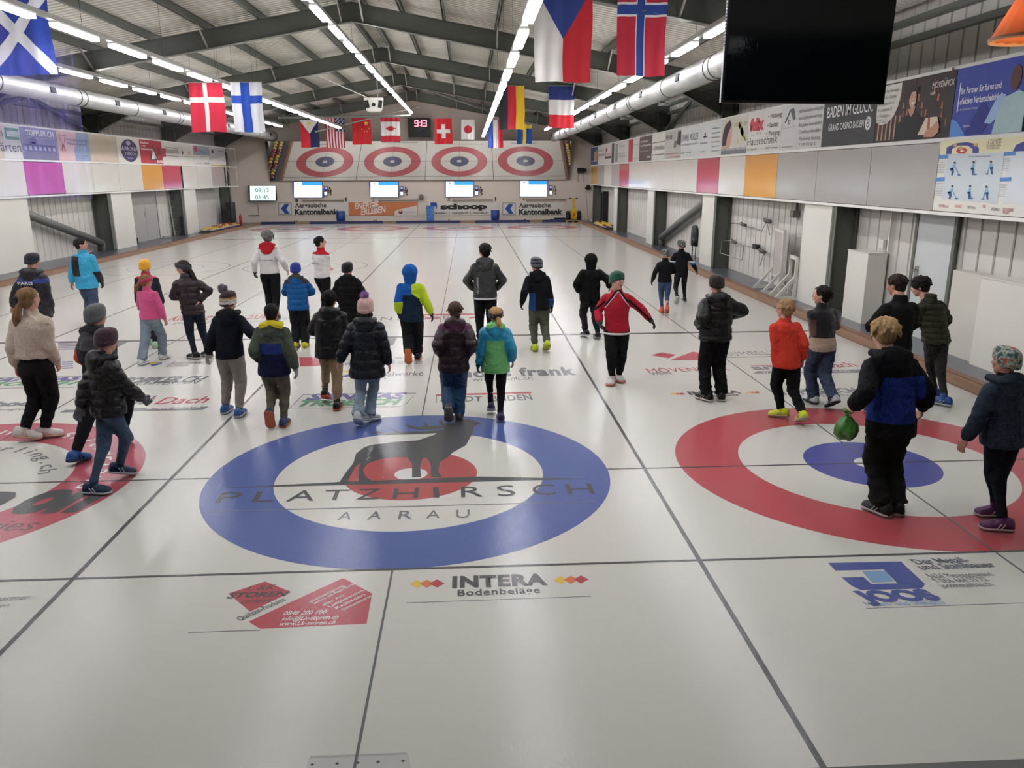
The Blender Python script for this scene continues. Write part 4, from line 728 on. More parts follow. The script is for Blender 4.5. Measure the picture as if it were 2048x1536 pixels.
extinguisher(-12.2, 38.95, 'red fire extinguisher on the walkway in the far left corner')
# broom rack on the right wall: padded hooks and wire frames
e = empty('wall_hooks', (8.0, 13.2, 1.2)); tag(e, 'grey padded wall hooks with hanging wire frames on the right wall', 'hook rack')
pad = mat('#5d5a57', .8, namt=.1, nscale=20)
for (y, z, r) in ((14.2, .14, .045), (12.5, .33, .05), (14.9, -.37, .045), (12.7, -.42, .05)):
    b = MB().tube([(0, y-13.2+.5, z), (-.16, y-13.2, z), (-.18, y-13.2-.35, z)], r*.9, 10); b.build('padded_arm', pad, e, smooth=True)
for pts in ([(0, 1.4, .16), (-.2, 1.9, .1), (-.2, 1.5, .15), (-.05, -.2, .06), (-.1, -.6, .3), (-.1, -.9, 0)], [(-.1, 1.5, -.3), (-.22, 2.4, -.42), (-.25, 2.4, -.75), (-.15, .8, -.78), (-.1, .9, -.4), (0, -.4, -.42), (-.15, -.5, -.8)]):
    MB().tube(pts, .012, 6).build('wire_frame', metalm, e, smooth=True)
MB().box((-.14, -.15, -.42), (-.04, .15, -.3)).build('clamp', blk, e)
o = MB().box((7.9, 10.98, 1.68), (8.03, 11.2, 1.84)).box((7.98, 11.05, 1.84), (8.03, 11.09, 2.3)).build('wall_socket', mat('#77736c', .5)); tag(o, 'small socket box with conduit on the right wall above the white stands', 'socket')
o = MB().box((7.97, 7.05, 1.35), (8.03, 7.2, 1.5)).box((7.99, 6.9, 1.3), (8.03, 6.94, 3.2)).build('wall_switch', clad); tag(o, 'white switch box with a thin pipe above the storage box', 'switch')
# white wooden stands on splayed feet
wwood = mat('#d3d0c6', .5, namt=.04); wpan = mat('#b9b0a8', .5, namt=.03)
def stand(x, y, w, h, lab, panel=True, cat='stand', name='notice_stand'):
    e = empty(name, (x, y, 0), math.radians(-100)); tag(e, lab, cat)
    for sx in (-w/2, w/2):
        MB().box((sx-.035, -.03, .06), (sx+.035, .03, h)).build('post', wwood, e)
        b = MB(); b.box((sx-.035, -.42, 0), (sx+.035, .42, .07)); b.bar((sx, -.36, .05), (sx, 0, .5), .06); b.bar((sx, .36, .05), (sx, 0, .5), .06); b.box((sx-.02, -.02, .05), (sx+.02, .02, .4)); b.build('foot', wwood, e)
    MB().box((-w/2, -.03, h-.07), (w/2, .03, h)).build('top_rail', wwood, e)
    if panel: MB().box((-w/2, -.01, .35), (w/2, .01, h-.06)).build('board', wpan, e); MB().box((-w/2, -.03, .30), (w/2, .03, .36)).build('bottom_rail', wwood, e)
    return e
stand(7.70, 11.15, .95, 1.42, 'tall white wooden stand with a blank pinkish board on the right walkway')
stand(7.62, 10.05, .55, .92, 'lower white open wooden stand half hidden behind the nearest white cladding panel', False, name='tool_stand')
b = MB(); 
for i in range(5): b.box((7.74+.03*i, 10.1, .55), (7.755+.03*i, 10.12, .78))
b.box((7.78, 10.08, .3), (7.8, 10.1, .8), mat('#c9c93a', .5)); o = b.build('hand_tools', blk); tag(o, 'dark tools and a yellow tube hanging in the lower white stand', 'tools')
o = MB().box((6.98, 8.46, .0), (7.5, 8.50, .012)).build('floor_mark', clad); tag(o, 'short white line across the grey right walkway', 'line')
# shaped black chair back / cover by the third column
e = empty('black_chair', (7.75, 18.3, 0)); tag(e, 'black covered chair back standing beside the second white cladding panel', 'chair')
MB().loft([[(x*s_, .28*math.cos(a)*s_ if False else .26*c_*s_, z) for x, c_ in ((-.05, -1), (.05, -1), (.06, 0), (.05, 1), (-.05, 1), (-.06, 0))] for z, s_ in ((.42, .95), (.6, 1), (.85, 1.), (.98, .9), (1.06, .6))]).build('backrest', blk, e, smooth=True)
for y in (-.18, .18): MB().bar((0, y, 0), (0, y, .45), .03).build('leg', steel2, e)
text('SPORTS', (7.68, 18.5, .6), (7.68, 18.1, .6), .06, mat('#8a8a8a', .6), parent=e, origin=e.location)

# ------------------------------------------------------------------ curling stones in trays
gran = mat('#8b8d90', .25, namt=.25, nscale=60); tray_m = mat('#4a3c30', .8, namt=.1)
yel, redh = mat('#d9b528', .35), mat('#9c2228', .35)
def stone(hm, kind):
    e = empty('curling_stone')
    MB().lathe([(0, 0), (.06, 0), (.1, .012), (.135, .035), (.142, .06), (.135, .085), (.1, .108), (.05, .115), (0, .116)], n=20).build('granite_body', gran, e, smooth=True)
    b = MB(); b.lathe([(0, .10), (.112, .10), (.116, .113), (.095, .124), (.05, .132), (0, .134)], n=18)
    b.tube([(-.05, 0, .125), (-.045, 0, .165), (0, 0, .178), (.07, 0, .176), (.11, 0, .17)], [.018, .018, .02, .024, .02], 8); b.build('handle', hm, e, smooth=True); return e
sp = {}
def put_stone(x, y, z, c, lab, grp):
    if c not in sp: sp[c] = t = stone(yel if c == 'y' else redh, c)
    else: t = copy_tree(sp[c])
    t.location = (x, y, z); t.rotation_euler.z = rnd.uniform(-.3, .3)+PI/2; tag(t, lab, 'curling stone', grp)
NTH = ['nearest', 'second', 'third', 'fourth', 'fifth', 'sixth', 'seventh', 'eighth', 'ninth', 'tenth', 'eleventh', 'twelfth', 'thirteenth', 'fourteenth']
o = MB().box((-12.34, 32.15, 0), (-11.62, 36.95, .06)).build('stone_tray', tray_m); tag(o, 'low dark wooden tray holding curling stones on the left walkway', 'tray')
pat = ['yyyyrrryyrryrr', 'yyyyrryyyrryyr']
for c_, x in enumerate((-12.15, -11.80)):
    for i in range(14): put_stone(x, 32.32+i*.34, .06, pat[c_][i], '%s handled curling stone in the left tray, %s column, %s from the camera' % ({'y': 'yellow', 'r': 'red'}[pat[c_][i]], ('wall side', 'ice side')[c_], NTH[i]), 'curling stones in the left tray')
o = MB().box((7.1, 32.15, 0), (7.9, 35.6, .06)).build('stone_tray', tray_m); tag(o, 'low dark wooden tray holding curling stones on the right walkway', 'tray')
pat = ['rryyyyyyyy', 'ryyyyyyyyy']
for c_, x in enumerate((7.28, 7.62)):
    for i in range(10): put_stone(x, 32.4+i*.33, .06, pat[c_][i], '%s handled curling stone in the right tray, %s column, %s from the camera' % ({'y': 'yellow', 'r': 'red'}[pat[c_][i]], ('ice side', 'wall side')[c_], NTH[i]), 'curling stones in the right tray')
o = MB().box((-12.35, 38.0, .0), (-12.0, 38.1, .05)).build('floor_strip', blk); tag(o, 'short black strip on the far left walkway', 'strip')

# ------------------------------------------------------------------ far wall: mirror, screens, banners
mirm = bpy.data.materials.new('mirror_film'); mirm.use_nodes = True; bb = mirm.node_tree.nodes['Principled BSDF']
bb.inputs['Base Color'].default_value = (.80, .77, .74, 1); bb.inputs['Metallic'].default_value = 1; bb.inputs['Roughness'].default_value = .012
MY, MZ, TH = 40.7, 2.35, math.radians(16); mh = 2.24
e = empty('mirror', (-2.15, MY, MZ), 0); tag(e, 'long tilted mirror over the far wall reflecting the four far houses', 'mirror'); e.rotation_euler = (TH, 0, 0)
MB().box((-8.65, 0, 0), (8.65, .02, mh)).build('mirror_face', mirm, e)
b = MB()
for x0, x1, z0, z1 in ((-8.68, 8.68, -.03, 0), (-8.68, 8.68, mh, mh+.02), (-8.68, -8.65, 0, mh), (8.65, 8.68, 0, mh)): b.box((x0, -.012, z0), (x1, .03, z1))
b.build('frame', mat('#8d8275', .6), e)
b = MB(); b.box((-8.6, .02, .2), (8.6, .1, .3)); b.box((-8.6, .02, 1.9), (8.6, .1, 2.0)); b.build('backing', steel2, e)
def BY(u, v, d=0): return onY(YB-d, u, v)
Y0 = YB-.02
whiteb = mat('#d9d4ca', .45, namt=.02)
def bwbanner(lab, u0, u1, v0, v1, m):
    a, c = BY(u0, v1), BY(u1, v0); e = empty('wall_banner', (a.x, YB-.03, a.z)); tag(e, lab, 'banner'); o = MB().box((a.x, YB-.03, a.z), (c.x, YB-.005, c.z)).build('board', m, e); recent(o, e.location); return e
def btxt(e, s, u0, u1, vb, vt, m, d=.035, **kw):
    P0, P1 = BY(u0, vb, d), BY(u1, vb, d); P1.z = P0.z; h = abs(BY(u0, vt, d).z-P0.z); return text(s, P0, P1, h, m, parent=e, origin=e.location, thick=.002, **kw)
def bpoly(e, pts, m, k=1, name='shape', d=.03):
    vs = [BY(u, v, d+.002*k)-e.location for u, v in pts]; b = MB(); n = len(vs); dd = Vector((0, -.0015, 0))
    b.add(vs+[v+dd for v in vs], [tuple(range(n)), tuple(reversed(range(n, 2*n)))]+[(i, (i+1) % n, n+(i+1) % n, n+i) for i in range(n)], m)
    me = b.mesh(); bm = bmesh.new(); bm.from_mesh(me); bmesh.ops.triangulate(bm, faces=[f for f in bm.faces if len(f.verts) > 4]); bmesh.ops.recalc_face_normals(bm, faces=bm.faces); bm.to_mesh(me); bm.free()
    o = bpy.data.objects.new(name, me); COL.objects.link(o); o.parent = e; return o
bk = mat('#161616', .5); kb = mat('#1e4fa0', .5)
for u0, lab in ((553, 'white bank banner with a blue arrow square, left one on the far wall'), (1001, 'white bank banner with a blue arrow square, right one on the far wall')):
    e = bwbanner(lab, u0, u0+128+(14 if u0 < 600 else 0), 404, 431, whiteb)
    u = u0+4
    for P in ([(u, 405.5), (u+26, 405.5), (u+26, 406.3), (u, 406.3)], [(u, 429), (u+26, 429), (u+26, 429.8), (u, 429.8)], [(u, 405.5), (u+.8, 405.5), (u+.8, 429.8), (u, 429.8)], [(u+25.2, 405.5), (u+26, 405.5), (u+26, 429.8), (u+25.2, 429.8)]): bpoly(e, P, bk)
    bpoly(e, [(u+13, 407.5), (u+22, 407.5), (u+16, 417.5), (u+22, 427.5), (u+13, 427.5), (u+5, 417.5)], kb, 2, 'arrow')
    btxt(e, 'Aargauische', u0+37, u0+100, 415, 406.5, bk, bold=.02); btxt(e, 'Kantonalbank', u0+37, u0+124, 429, 418.5, bk, bold=.045)
e = bwbanner('orange banner with slanted white brush lettering on the far wall', 699, 835, 404, 431, mat('#cf7c4c', .5)); wl = mat('#efe0d4', .5)
bpoly(e, [(789, 431), (789, 424), (793, 420), (834, 411), (835, 431)], whiteb, 1)
P0, P1 = BY(709, 418, .035), BY(759, 415, .035); text('ENERGIE', P0, P1, .33, wl, up=(P0-P1).cross(Vector((0, 1, 0))) if False else Vector((-.05, 0, 1)), parent=e, origin=e.location, bold=.03, shear=.25, thick=.003)
P0, P1 = BY(722, 430, .035), BY(773, 424, .035); text('ERLEBEN', P0, P1, .36, wl, up=Vector((-.1, 0, 1)), parent=e, origin=e.location, bold=.03, shear=.25, thick=.003)
bpoly(e, [(797, 422), (801, 420), (805, 422), (805, 427), (801, 429), (797, 427)], mat('#c03a4a', .5), 2); bpoly(e, [(801, 424), (805, 422), (805, 427), (801, 429)], mat('#4a3a80', .5), 3); bpoly(e, [(797, 422), (801, 420), (805, 422), (801, 424)], mat('#e0a040', .5), 3)
btxt(e, 'Regionalwerke', 808, 831, 425, 423, dk); btxt(e, 'Baden', 808, 817, 428.5, 427, dk)
e = bwbanner('white banner with rounded black lettering and a blue square on the far wall', 853, 996, 404, 431, whiteb)
bpoly(e, [(861, 405), (872, 405), (874, 407), (874, 417), (861, 417)], kb, 1); btxt(e, 's', 865, 873, 416, 412, whiteb, bold=.03)
btxt(e, 'schoop', 881, 974, 418, 404.8 if False else 408, bk, bold=.07); btxt(e, 'Gartenbau  |  Spenglerei  |  Flachdach', 861, 975, 428, 423.5, dk, bold=.015)
# screens
OR4 = ['leftmost', 'second from left', 'third from left', 'rightmost']
scw = glow('#dfeafc', 1.25); scg = glow('#e8fbe8', 1.2); scb = glow('#2f86d8', .95); bez = mat('#2f4f94', .4); sct = glow('#3f66b0', .5); sctl = glow('#9fb8d8', .8)
for i, (u0, u1, v0, v1) in enumerate(((587, 645, 363, 396), (740, 797, 363, 395), (891, 947, 362, 394), (1040, 1095, 361, 393.5))):
    a, c = BY(u0, v1, .1), BY(u1, v0, .1); e = empty('wall_screen', (a.x, YB-.1, a.z)); tag(e, 'lit wall screen with a blue header reading Rink, %s of the four' % OR4[i], 'screen', 'rink screens')
    o = MB().box((a.x, YB-.10, a.z), (c.x, YB-.005, c.z)).build('casing', bez, e); recent(o, e.location)
    bpoly(e, [(u0+1, v0+1), (u1-1, v0+1), (u1-1, v1-1), (u0+1, v1-1)], scg if i == 1 else scw, 1, 'display', .10)
    bpoly(e, [(u0+17, v0+1), (u1-1, v0+1), (u1-1, v0+8), (u0+17, v0+8)], scb, 2, 'header', .10)
    btxt(e, 'Rink %d' % (i+1), u0+21, u0+37, v0+15.5, v0+12, sct, .108); bpoly(e, [(u0+6, v0+5), (u0+9, v0+2.5), (u0+12, v0+5)], sct, 3, 'mark', .1); btxt(e, 'CURLING CLUB', u0+3, u0+15, v0+7.5, v0+6, sct, .108)
    for w, dv in ((24, 20), (44, 23.5), (30, 27)): bpoly(e, [(u0+29-w/2, v0+dv), (u0+29+w/2, v0+dv), (u0+29+w/2, v0+dv+.6), (u0+29-w/2, v0+dv+.6)], sctl, 3, 'text_line', .1)
    for nm, v0_, v1_, m in (('wall_phone', v0+9.5, v0+19, mat('#27356c', .4)), ('control_pad', v0+19.8, v0+28.5, bez)):
        a, c = BY(u1+3.5, v1_, .08), BY(u1+9.5, v0_, .08); o = MB().box((0, -.04, 0), (c.x-a.x, .04, c.z-a.z)).build(nm, m); o.location = (a.x, YB-.05, a.z)
        tag(o, 'small %s beside the %s rink screen' % ('dark blue handset' if nm == 'wall_phone' else 'lit control pad', OR4[i]), 'handset' if nm == 'wall_phone' else 'control pad')
        if nm == 'control_pad': q = MB().box((.02, -.045, .03), (c.x-a.x-.02, -.04, c.z-a.z-.03)).build('display', scw, o)
        else: q = MB().box((.03, -.045, .1), (c.x-a.x-.03, -.04, c.z-a.z-.04)).build('display', glow('#8f92cc', .6), o)
    b = MB()
    for du, dv, w in ((13, 13, 3), (12, 18, 2), (15.5, 17.5, 2.5), (12.5, 22, 1.5), (15, 21, 3), (15, 26, 3)):
        a = BY(u1+du, v0+dv, .02); b.box((a.x, YB-.02, a.z-.05), (a.x+w*.028, YB-.001, a.z+.05))
    o = b.build('switches', dk); tag(o, 'small dark switches beside the %s rink screen' % OR4[i], 'switches')
    e = empty('rink_number', BY(u0+4, v1+8, .02)); tag(e, 'black rink number on the wall below the %s rink screen' % OR4[i], 'number'); text(str(i+1), e.location, e.location+Vector((.15, 0, 0)), .17, dk, parent=e, origin=e.location)
for i, (u0, u1, v) in enumerate(((605, 687, 401), (757, 836, 400.5), (905, 985, 400), (1052, 1131, 399.5))):
    a, c = BY(u0, v, .1), BY(u1, v, .1); o = MB().tube([(a.x, YB-.12, a.z), (c.x, YB-.12, a.z)], .035, 10).box((a.x, YB-.15, a.z-.05), (a.x+.06, YB-.001, a.z+.05)).box((c.x-.06, YB-.15, a.z-.05), (c.x, YB-.001, a.z+.05)).build('wall_rail', mat('#8e867a', .5)); tag(o, 'grey horizontal rail on the far wall below the %s rink screen' % OR4[i], 'rail')
for i, (u, v) in enumerate(((692, 399), (991, 398))):
    a = BY(u, v, .05); o = MB().box((a.x-.03, YB-.05, a.z-.1), (a.x+.03, YB-.001, a.z+.12)).build('door_stop', blk); tag(o, 'small black wall fitting on the far wall, %s one' % ('left', 'right')[i], 'fitting')
a = BY(843, 400, .1); o = MB().lathe([(0, 0), (.1, .02), (.12, .05), (.12, .26), (.08, .3), (.02, .33), (0, .33)], n=12).build('wall_lamp', mat('#6f6a64', .5), smooth=True); o.location = (a.x, YB-.13, a.z); tag(o, 'dark grey round lantern on the far wall between two screens', 'lamp')
# clock screen left
a, c = BY(499, 402, .35), BY(552, 371, .35); e = empty('clock_screen', (a.x, YB-.35, a.z)); tag(e, 'pale green clock screen showing 09:13 and 01:45', 'screen')
o = MB().box((a.x, YB-.35, a.z), (c.x, YB-.30, c.z)).build('casing', plas, e); recent(o, e.location)
bpoly(e, [(499.8, 372), (551, 371.8), (551.5, 401), (500.5, 401)], glow('#c4e2dc', .95), 1, 'display', .35)
kk = glow('#3c4648', .5)
for s_, vb in (('09:13', 384.5), ('01:45', 398.5)): btxt(e, s_, 511, 538, vb, vb-8.5, kk, .358)
o = MB().bar((0, 0, 0), (0, .3, .0), .05).build('arm', plas, e); o.location = (.7, 0, .4)
b = MB(); a = BY(497, 431, .03); b.box((a.x, YB-.04, a.z-.02), (a.x+.62, YB-.005, a.z+.03)); b.box((a.x+.58, YB-.03, a.z), (a.x+.60, YB-.005, a.z+.62)); o = b.build('wall_bracket', mat('#8a8078', .5)); tag(o, 'thin grey angled bracket on the far wall below the clock screen', 'bracket')
# red LED clock
a, c = BY(817, 274, .5), BY(860, 236, .5); e = empty('digital_clock', (a.x, YB-.5, a.z)); tag(e, 'black digital clock with glowing red 9:13 above the mirror', 'clock')
o = MB().box((a.x, YB-.5, a.z), (c.x, YB-.40, c.z)).build('casing', blk, e); recent(o, e.location)
o = MB().box((a.x+.5, YB-.4, a.z+.3), (a.x+.6, YB, a.z+.4)).build('wall_arm', blk, e); recent(o, e.location)
red = mat('#ff5068', .5, emit=7., key='led')
def seg(e, u0, v0, w, h, on_, m):
    t = 1.5; S = {'a': [(0, 0), (w, 0), (w, t), (0, t)], 'g': [(0, h/2-t/2), (w, h/2-t/2), (w, h/2+t/2), (0, h/2+t/2)], 'd': [(0, h-t), (w, h-t), (w, h), (0, h)], 'f': [(0, 0), (t, 0), (t, h/2), (0, h/2)], 'b': [(w-t, 0), (w, 0), (w, h/2), (w-t, h/2)], 'e': [(0, h/2), (t, h/2), (t, h), (0, h)], 'c': [(w-t, h/2), (w, h/2), (w, h), (w-t, h)]}
    for k in on_: bpoly(e, [(u0+x, v0+y) for x, y in S[k]], m, 1, 'digit_segment', .5)
seg(e, 829, 240, 7.5, 13, 'abcdfg', red); seg(e, 836.5, 240, 7.5, 13, 'bc', red); seg(e, 846, 240, 7.5, 13, 'abcdg', red)
for vv in (244, 250): bpoly(e, [(839.2, vv), (840.6, vv), (840.6, vv+1.6), (839.2, vv+1.6)], red, 1, 'colon', .5)
# bins, blue display column, ice machine, clutter along the far wall
for i, (u0, u1) in enumerate(((673, 691), (982, 999))):
    x0, x1 = BY(u0, 440, 1.0).x, BY(u1, 440, 1.0).x; w = (x1-x0)/2
    e = empty('water_barrel', ((x0+x1)/2, 39.75, 0)); tag(e, 'blue barrel standing behind the far bumper, %s one' % ('left', 'right')[i], 'barrel')
    MB().lathe([(0, 0), (w*.68, 0), (w*.92, .12), (w, .3), (w, .62), (w*.96, .63), (w*.93, .6), (w*.9, .3), (0, .25)], n=20).build('barrel_body', mat('#1c3f86', .4, namt=.05), e, smooth=True)
    MB().lathe([(w*1.0, .60), (w*1.04, .61), (w*1.04, .65), (w*.98, .66), (w*.94, .62)], n=20).build('rim', mat('#24509c', .4), e)
x0, x1 = BY(854, 440, 1.0).x, BY(868, 440, 1.0).x
e = empty('broom_box', ((x0+x1)/2, 39.75, 0)); tag(e, 'tall narrow blue patterned box standing before the black lettered far banner', 'box')
vm = bpy.data.materials.new('blue_pattern'); vm.use_nodes = True; n_ = vm.node_tree; v_ = n_.nodes.new('ShaderNodeTexVoronoi'); v_.inputs['Scale'].default_value = 14; r_ = n_.nodes.new('ShaderNodeValToRGB')
r_.color_ramp.elements[0].color = (.5, .65, .8, 1); r_.color_ramp.elements[0].position = .12; r_.color_ramp.elements[1].color = (.03, .16, .5, 1); r_.color_ramp.elements[1].position = .3
t_ = n_.nodes.new('ShaderNodeTexCoord'); n_.links.new(t_.outputs['Object'], v_.inputs['Vector']); n_.links.new(v_.outputs['Distance'], r_.inputs[0]); n_.links.new(r_.outputs[0], n_.nodes['Principled BSDF'].inputs['Base Color'])
MB().box((-.19, -.15, 0), (.19, .15, .92)).build('box_body', vm, e); MB().box((-.21, -.16, .92), (.0, .15, .95)).box((-.21, -.12, 0), (-.19, .12, .93)).build('clip', mat('#8a9a5a', .6), e)
for i, u in enumerate((589, 593.5, 748, 752, 898, 1050)):
    a = BY(u, 437, 1.3); o = MB().box((-.04, -.05, 0), (.04, .05, .16)).box((-.03, -.09, 0), (.03, .05, .03)).build('hack_pedal', blk); o.location = (a.x, 39.5, 0); tag(o, 'small black foot rubber behind the far bumper, %s from the left' % NTH[i].replace('nearest', 'first'), 'foot rubber', 'foot rubbers')
yelm = mat('#d6a81e', .4, namt=.08); rub = mat('#17171a', .8)
e = empty('ice_scraper', (6.62, 39.55, 0)); tag(e, 'yellow ice machine with two fat black tyres in the far right corner', 'machine')
b = MB(); b.loft([[(x*w, y*d, z) for x, y in ((-1, -1), (1, -1), (1, 1), (-1, 1))] for z, w, d in ((.08, .15, .2), (.35, .18, .24), (.62, .17, .22), (.7, .12, .18))]); b.build('body', yelm, e)
b = MB().bar((0, .05, .6), (.0, .12, 1.25), .08, .1).bar((-.05, .1, 1.1), (-.08, .1, 1.3), .03).bar((.05, .1, 1.1), (.08, .1, 1.3), .03).bar((-.2, .1, 1.3), (.2, .1, 1.3), .03); b.build('handlebar', yelm, e)
for sx in (-1, 1):
    MB().bar((sx*.12, .1, 1.3), (sx*.25, .08, 1.3), .05).build('grip', rub, e)
    w_ = MB(); rr = [(0, .0), (.2, .0), (.29, .03), (.3, .06), (.3, .18), (.28, .22), (.18, .24), (0, .2)]
    w_.loft([[(sx*(.2+q), r*math.cos(t), .3+r*math.sin(t)) for t in [2*PI*j/20 for j in range(20)]] for r, q in rr]); w_.build('wheel', rub, e, smooth=True)
MB().box((-.03, -.25, .3), (.03, -.2, .5)).build('emblem_plate', mat('#a83030', .5), e)
o = MB().box((5.55, 39.9, 0), (6.2, 40.25, .18)).box((5.3, 39.95, .0), (5.5, 40.1, .12)).build('tool_case', rub); tag(o, 'low black case behind the bumper left of the yellow machine', 'case')
b = MB()
for i in range(3): b.box((6.1, 38.62+.12*i, .07), (6.85, 38.68+.12*i, .1))
b.box((6.1, 38.62, 0), (6.18, 38.9, .07)); b.box((6.45, 38.62, 0), (6.53, 38.9, .07)); b.box((6.77, 38.62, 0), (6.85, 38.9, .07)); o = b.build('wooden_pallet', mat('#a8875a', .7, namt=.1)); tag(o, 'small wooden pallet at the far right corner of the ice', 'pallet')
o = MB().box((6.95, YB-.25, 2.72), (7.35, YB-.02, 3.0)).box((7.2, YB-.3, 2.78), (7.45, YB-.25, 2.95)).bar((7.0, YB-.1, 2.2), (7.0, YB-.1, 2.72), .02).bar((7.3, YB-.1, 2.2), (7.3, YB-.1, 2.72), .02).build('wall_device', blk); tag(o, 'black device with dangling cables on the far wall right of the mirror', 'device')
o = MB().box((7.5, YB-.3, 1.75), (7.68, YB-.1, 2.02)).box((7.42, YB-.2, 1.8), (7.75, YB-.15, 1.9)).build('cable_reel', blk); tag(o, 'black cable reel on the wall near the far right corner', 'reel')
for i, (xa, xb) in enumerate(((7.45, 7.6), (7.95, 7.75))):
    o = MB().tube([(xa, YB-.25, 1.75-.1*i), (xb, YB-.5, .01)], .012, 6).build('broom_stick', metalm); tag(o, 'thin long broom stick leaning in the far right corner, %s one' % ('left', 'right')[i], 'broom')
o = MB().box((7.6, 39.6, 0), (7.95, 39.9, .12)).box((7.72, 39.65, .12), (7.85, 39.8, .25), clad).build('bucket_tool', rub); tag(o, 'black floor tool with white part in the far right corner', 'tool')
o = MB().box((7.78, 36.2, 0), (8.0, 36.6, 1.75)).box((7.75, 36.7, 0), (7.98, 36.78, 1.7)).build('rolled_mat', rub); tag(o, 'tall dark rolled mats leaning at the far right column', 'mat roll')
# loudspeaker cluster under the ridge, and projector brackets
e = empty('speaker_box', (-3.05, 26, 5.30)); tag(e, 'white hanging loudspeaker box with black grilles below the roof ridge', 'loudspeaker')
R = Matrix.Rotation(.1, 3, 'Z'); b = MB()
b.loft([[(-w, -.2, z), (w, -.2, z), (w*.9, .3, z), (-w*.9, .3, z)] for z, w in ((-.25, .25), (-.2, .29), (.2, .37), (.26, .37))]); b.build('cabinet', clad, e)
for x in (-.25, .25): o = MB().box((-.075, -.225, -.12), (.075, -.2, .16)).build('grille', blk, e); o.location.x = x; o.rotation_euler.y = .15*(1 if x > 0 else -1)
MB().loft([[(math.cos(t)*.075, y, math.sin(t)*.075) for t in [2*PI*j/16 for j in range(16)]] for y in (-.225, -.2)]).build('tweeter', blk, e)
for x, x2 in ((-.2, -1.8), (.15, .42)): MB().bar((x, 0, .25), (x2, -2.5, zbot(-3.05+x2)-5.28), .03).build('hanger', zinc, e)
e = empty('roof_strut', (-2.3, 36, 5.6)); tag(e, 'thin pale diagonal pipe crossing under the far left roof', 'pipe')
MB().tube([(-5.2, 1.5, -.72), (.25, 2.5, .62)], .04, 8).build('pipe', zinc, e)
e = empty('roof_brace', (1.5, 36, 5.7)); tag(e, 'wind bracing tubes crossing below the far roof', 'brace')
for P in ([(-2.9, -4.5, .75), (.9, 2.4, .1)], [(3.8, -4.5, .2), (.9, 2.4, .1)], [(-9.5, -4.5, -.5), (-4.0, 2.4, .05)]): MB().tube(P, .06, 10).build('tube', steel2, e, smooth=True)

# ------------------------------------------------------------------ flags hanging from the frames
def pip(x, y, P):
    ins = np.zeros(x.shape, bool); n = len(P)
    for i in range(n):
        (x0, y0), (x1, y1) = P[i], P[(i+1) % n]
        c = ((y0 > y) != (y1 > y)) & (x < (x1-x0)*(y-y0)/((y1-y0) or 1e-9)+x0); ins ^= c
    return ins
def star(cx, cy, r, asp, rot=0): return [(cx+(r if i % 2 == 0 else r*.4)*math.sin(PI*i/5+rot), cy-(r if i % 2 == 0 else r*.4)*math.cos(PI*i/5+rot)*asp) for i in range(10)]
def flag(label, u0, u1, v0, v1, Y, cols, fn, asp_off=0, nx=56, nz=76):
    a, c = onY(Y, u0, v1), onY(Y, u1, v0); w, h = c.x-a.x, c.z-a.z; e = empty('flag', ((a.x+c.x)/2, Y, c.z)); tag(e, label, 'flag', 'hanging national flags')
    ms = [mat(k, .75, namt=.05, nscale=4) for k in cols]; s = rnd.uniform(0, 6)
    xs = np.linspace(0, 1, nx+1); ys = np.linspace(0, 1, nz+1); X, Yy = np.meshgrid(xs, ys)
    px = (X-.5)*w*(1+.02*np.sin(Yy*5+s))+.012*np.sin(Yy*7+s)*Yy; pz = -Yy*h+.012*np.sin(X*6+s)*Yy
    py = .022*np.sin(X*11+s)*(.3+.7*Yy)+.012*np.sin(X*23+s*2+Yy*2)
    front = np.stack([px, py, pz], -1).reshape(-1, 3); back = front+[0, .004, 0]; n = len(front)
    i, j = np.meshgrid(np.arange(nz), np.arange(nx), indexing='ij'); q = (i*(nx+1)+j).ravel()
    F = np.stack([q, q+1, q+nx+2, q+nx+1], 1); k = fn((j.ravel()+.5)/nx, (i.ravel()+.5)/nz).astype(int)
    me = bpy.data.meshes.new('flag'); me.from_pydata(np.vstack([front, back]).tolist(), [], F[:, ::-1].tolist()+(F+n).tolist())
    for m in ms: me.materials.append(m)
    me.polygons.foreach_set('material_index', np.concatenate([k, k])); me.polygons.foreach_set('use_smooth', [True]*len(me.polygons)); me.update()
    o = bpy.data.objects.new('cloth', me); COL.objects.link(o); o.parent = e
    MB().tube([(-w/2-.03, 0, .01), (w/2+.03, 0, .01)], .012, 8).build('rod', zinc, e)
    b = MB(); zt_ = max(zbot(e.location.x)-c.z, .05)
    for x in (-w*.4, w*.4): b.bar((x, 0, 0), (x, 0, zt_), .005)
    b.build('cord', cable, e); return e
def cross(x, y, cx=.45, cy=.33, w=.07, h=.055): return (abs(x-cx) < w) | (abs(y-cy) < h)
flag('red flag with white cross hanging left, beside the white and blue one', 386, 445, 166, 264, 15.74, ['#c8203c', '#dedad4'], lambda x, y: cross(x, y, .47, .34, .065, .05)*1)
flag('white flag with blue cross hanging beside the red one', 469, 522, 165, 264, 15.74, ['#d8d8dc', '#1f4cb0'], lambda x, y: cross(x, y, .47, .34, .14, .08)*1)
flag('big white, red and blue flag with a triangle at its top', 1069, 1185, -32, 164, 8.19, ['#d2cec8', '#c4222e', '#2c3f86'], lambda x, y: np.where(y < .56-abs(x-.5)*1.06, 2, np.where(x > .5, 1, 0)), nx=120, nz=170)
flag('red flag with white edged blue cross, big one right of the striped triangle flag', 1232, 1338, -70, 152, 8.19, ['#b8243a', '#dcd8d8', '#23428c'], lambda x, y: np.where(cross(x, y, .475, .395, .075, .045), 2, np.where(cross(x, y, .475, .395, .105, .065), 1, 0)), nz=100)
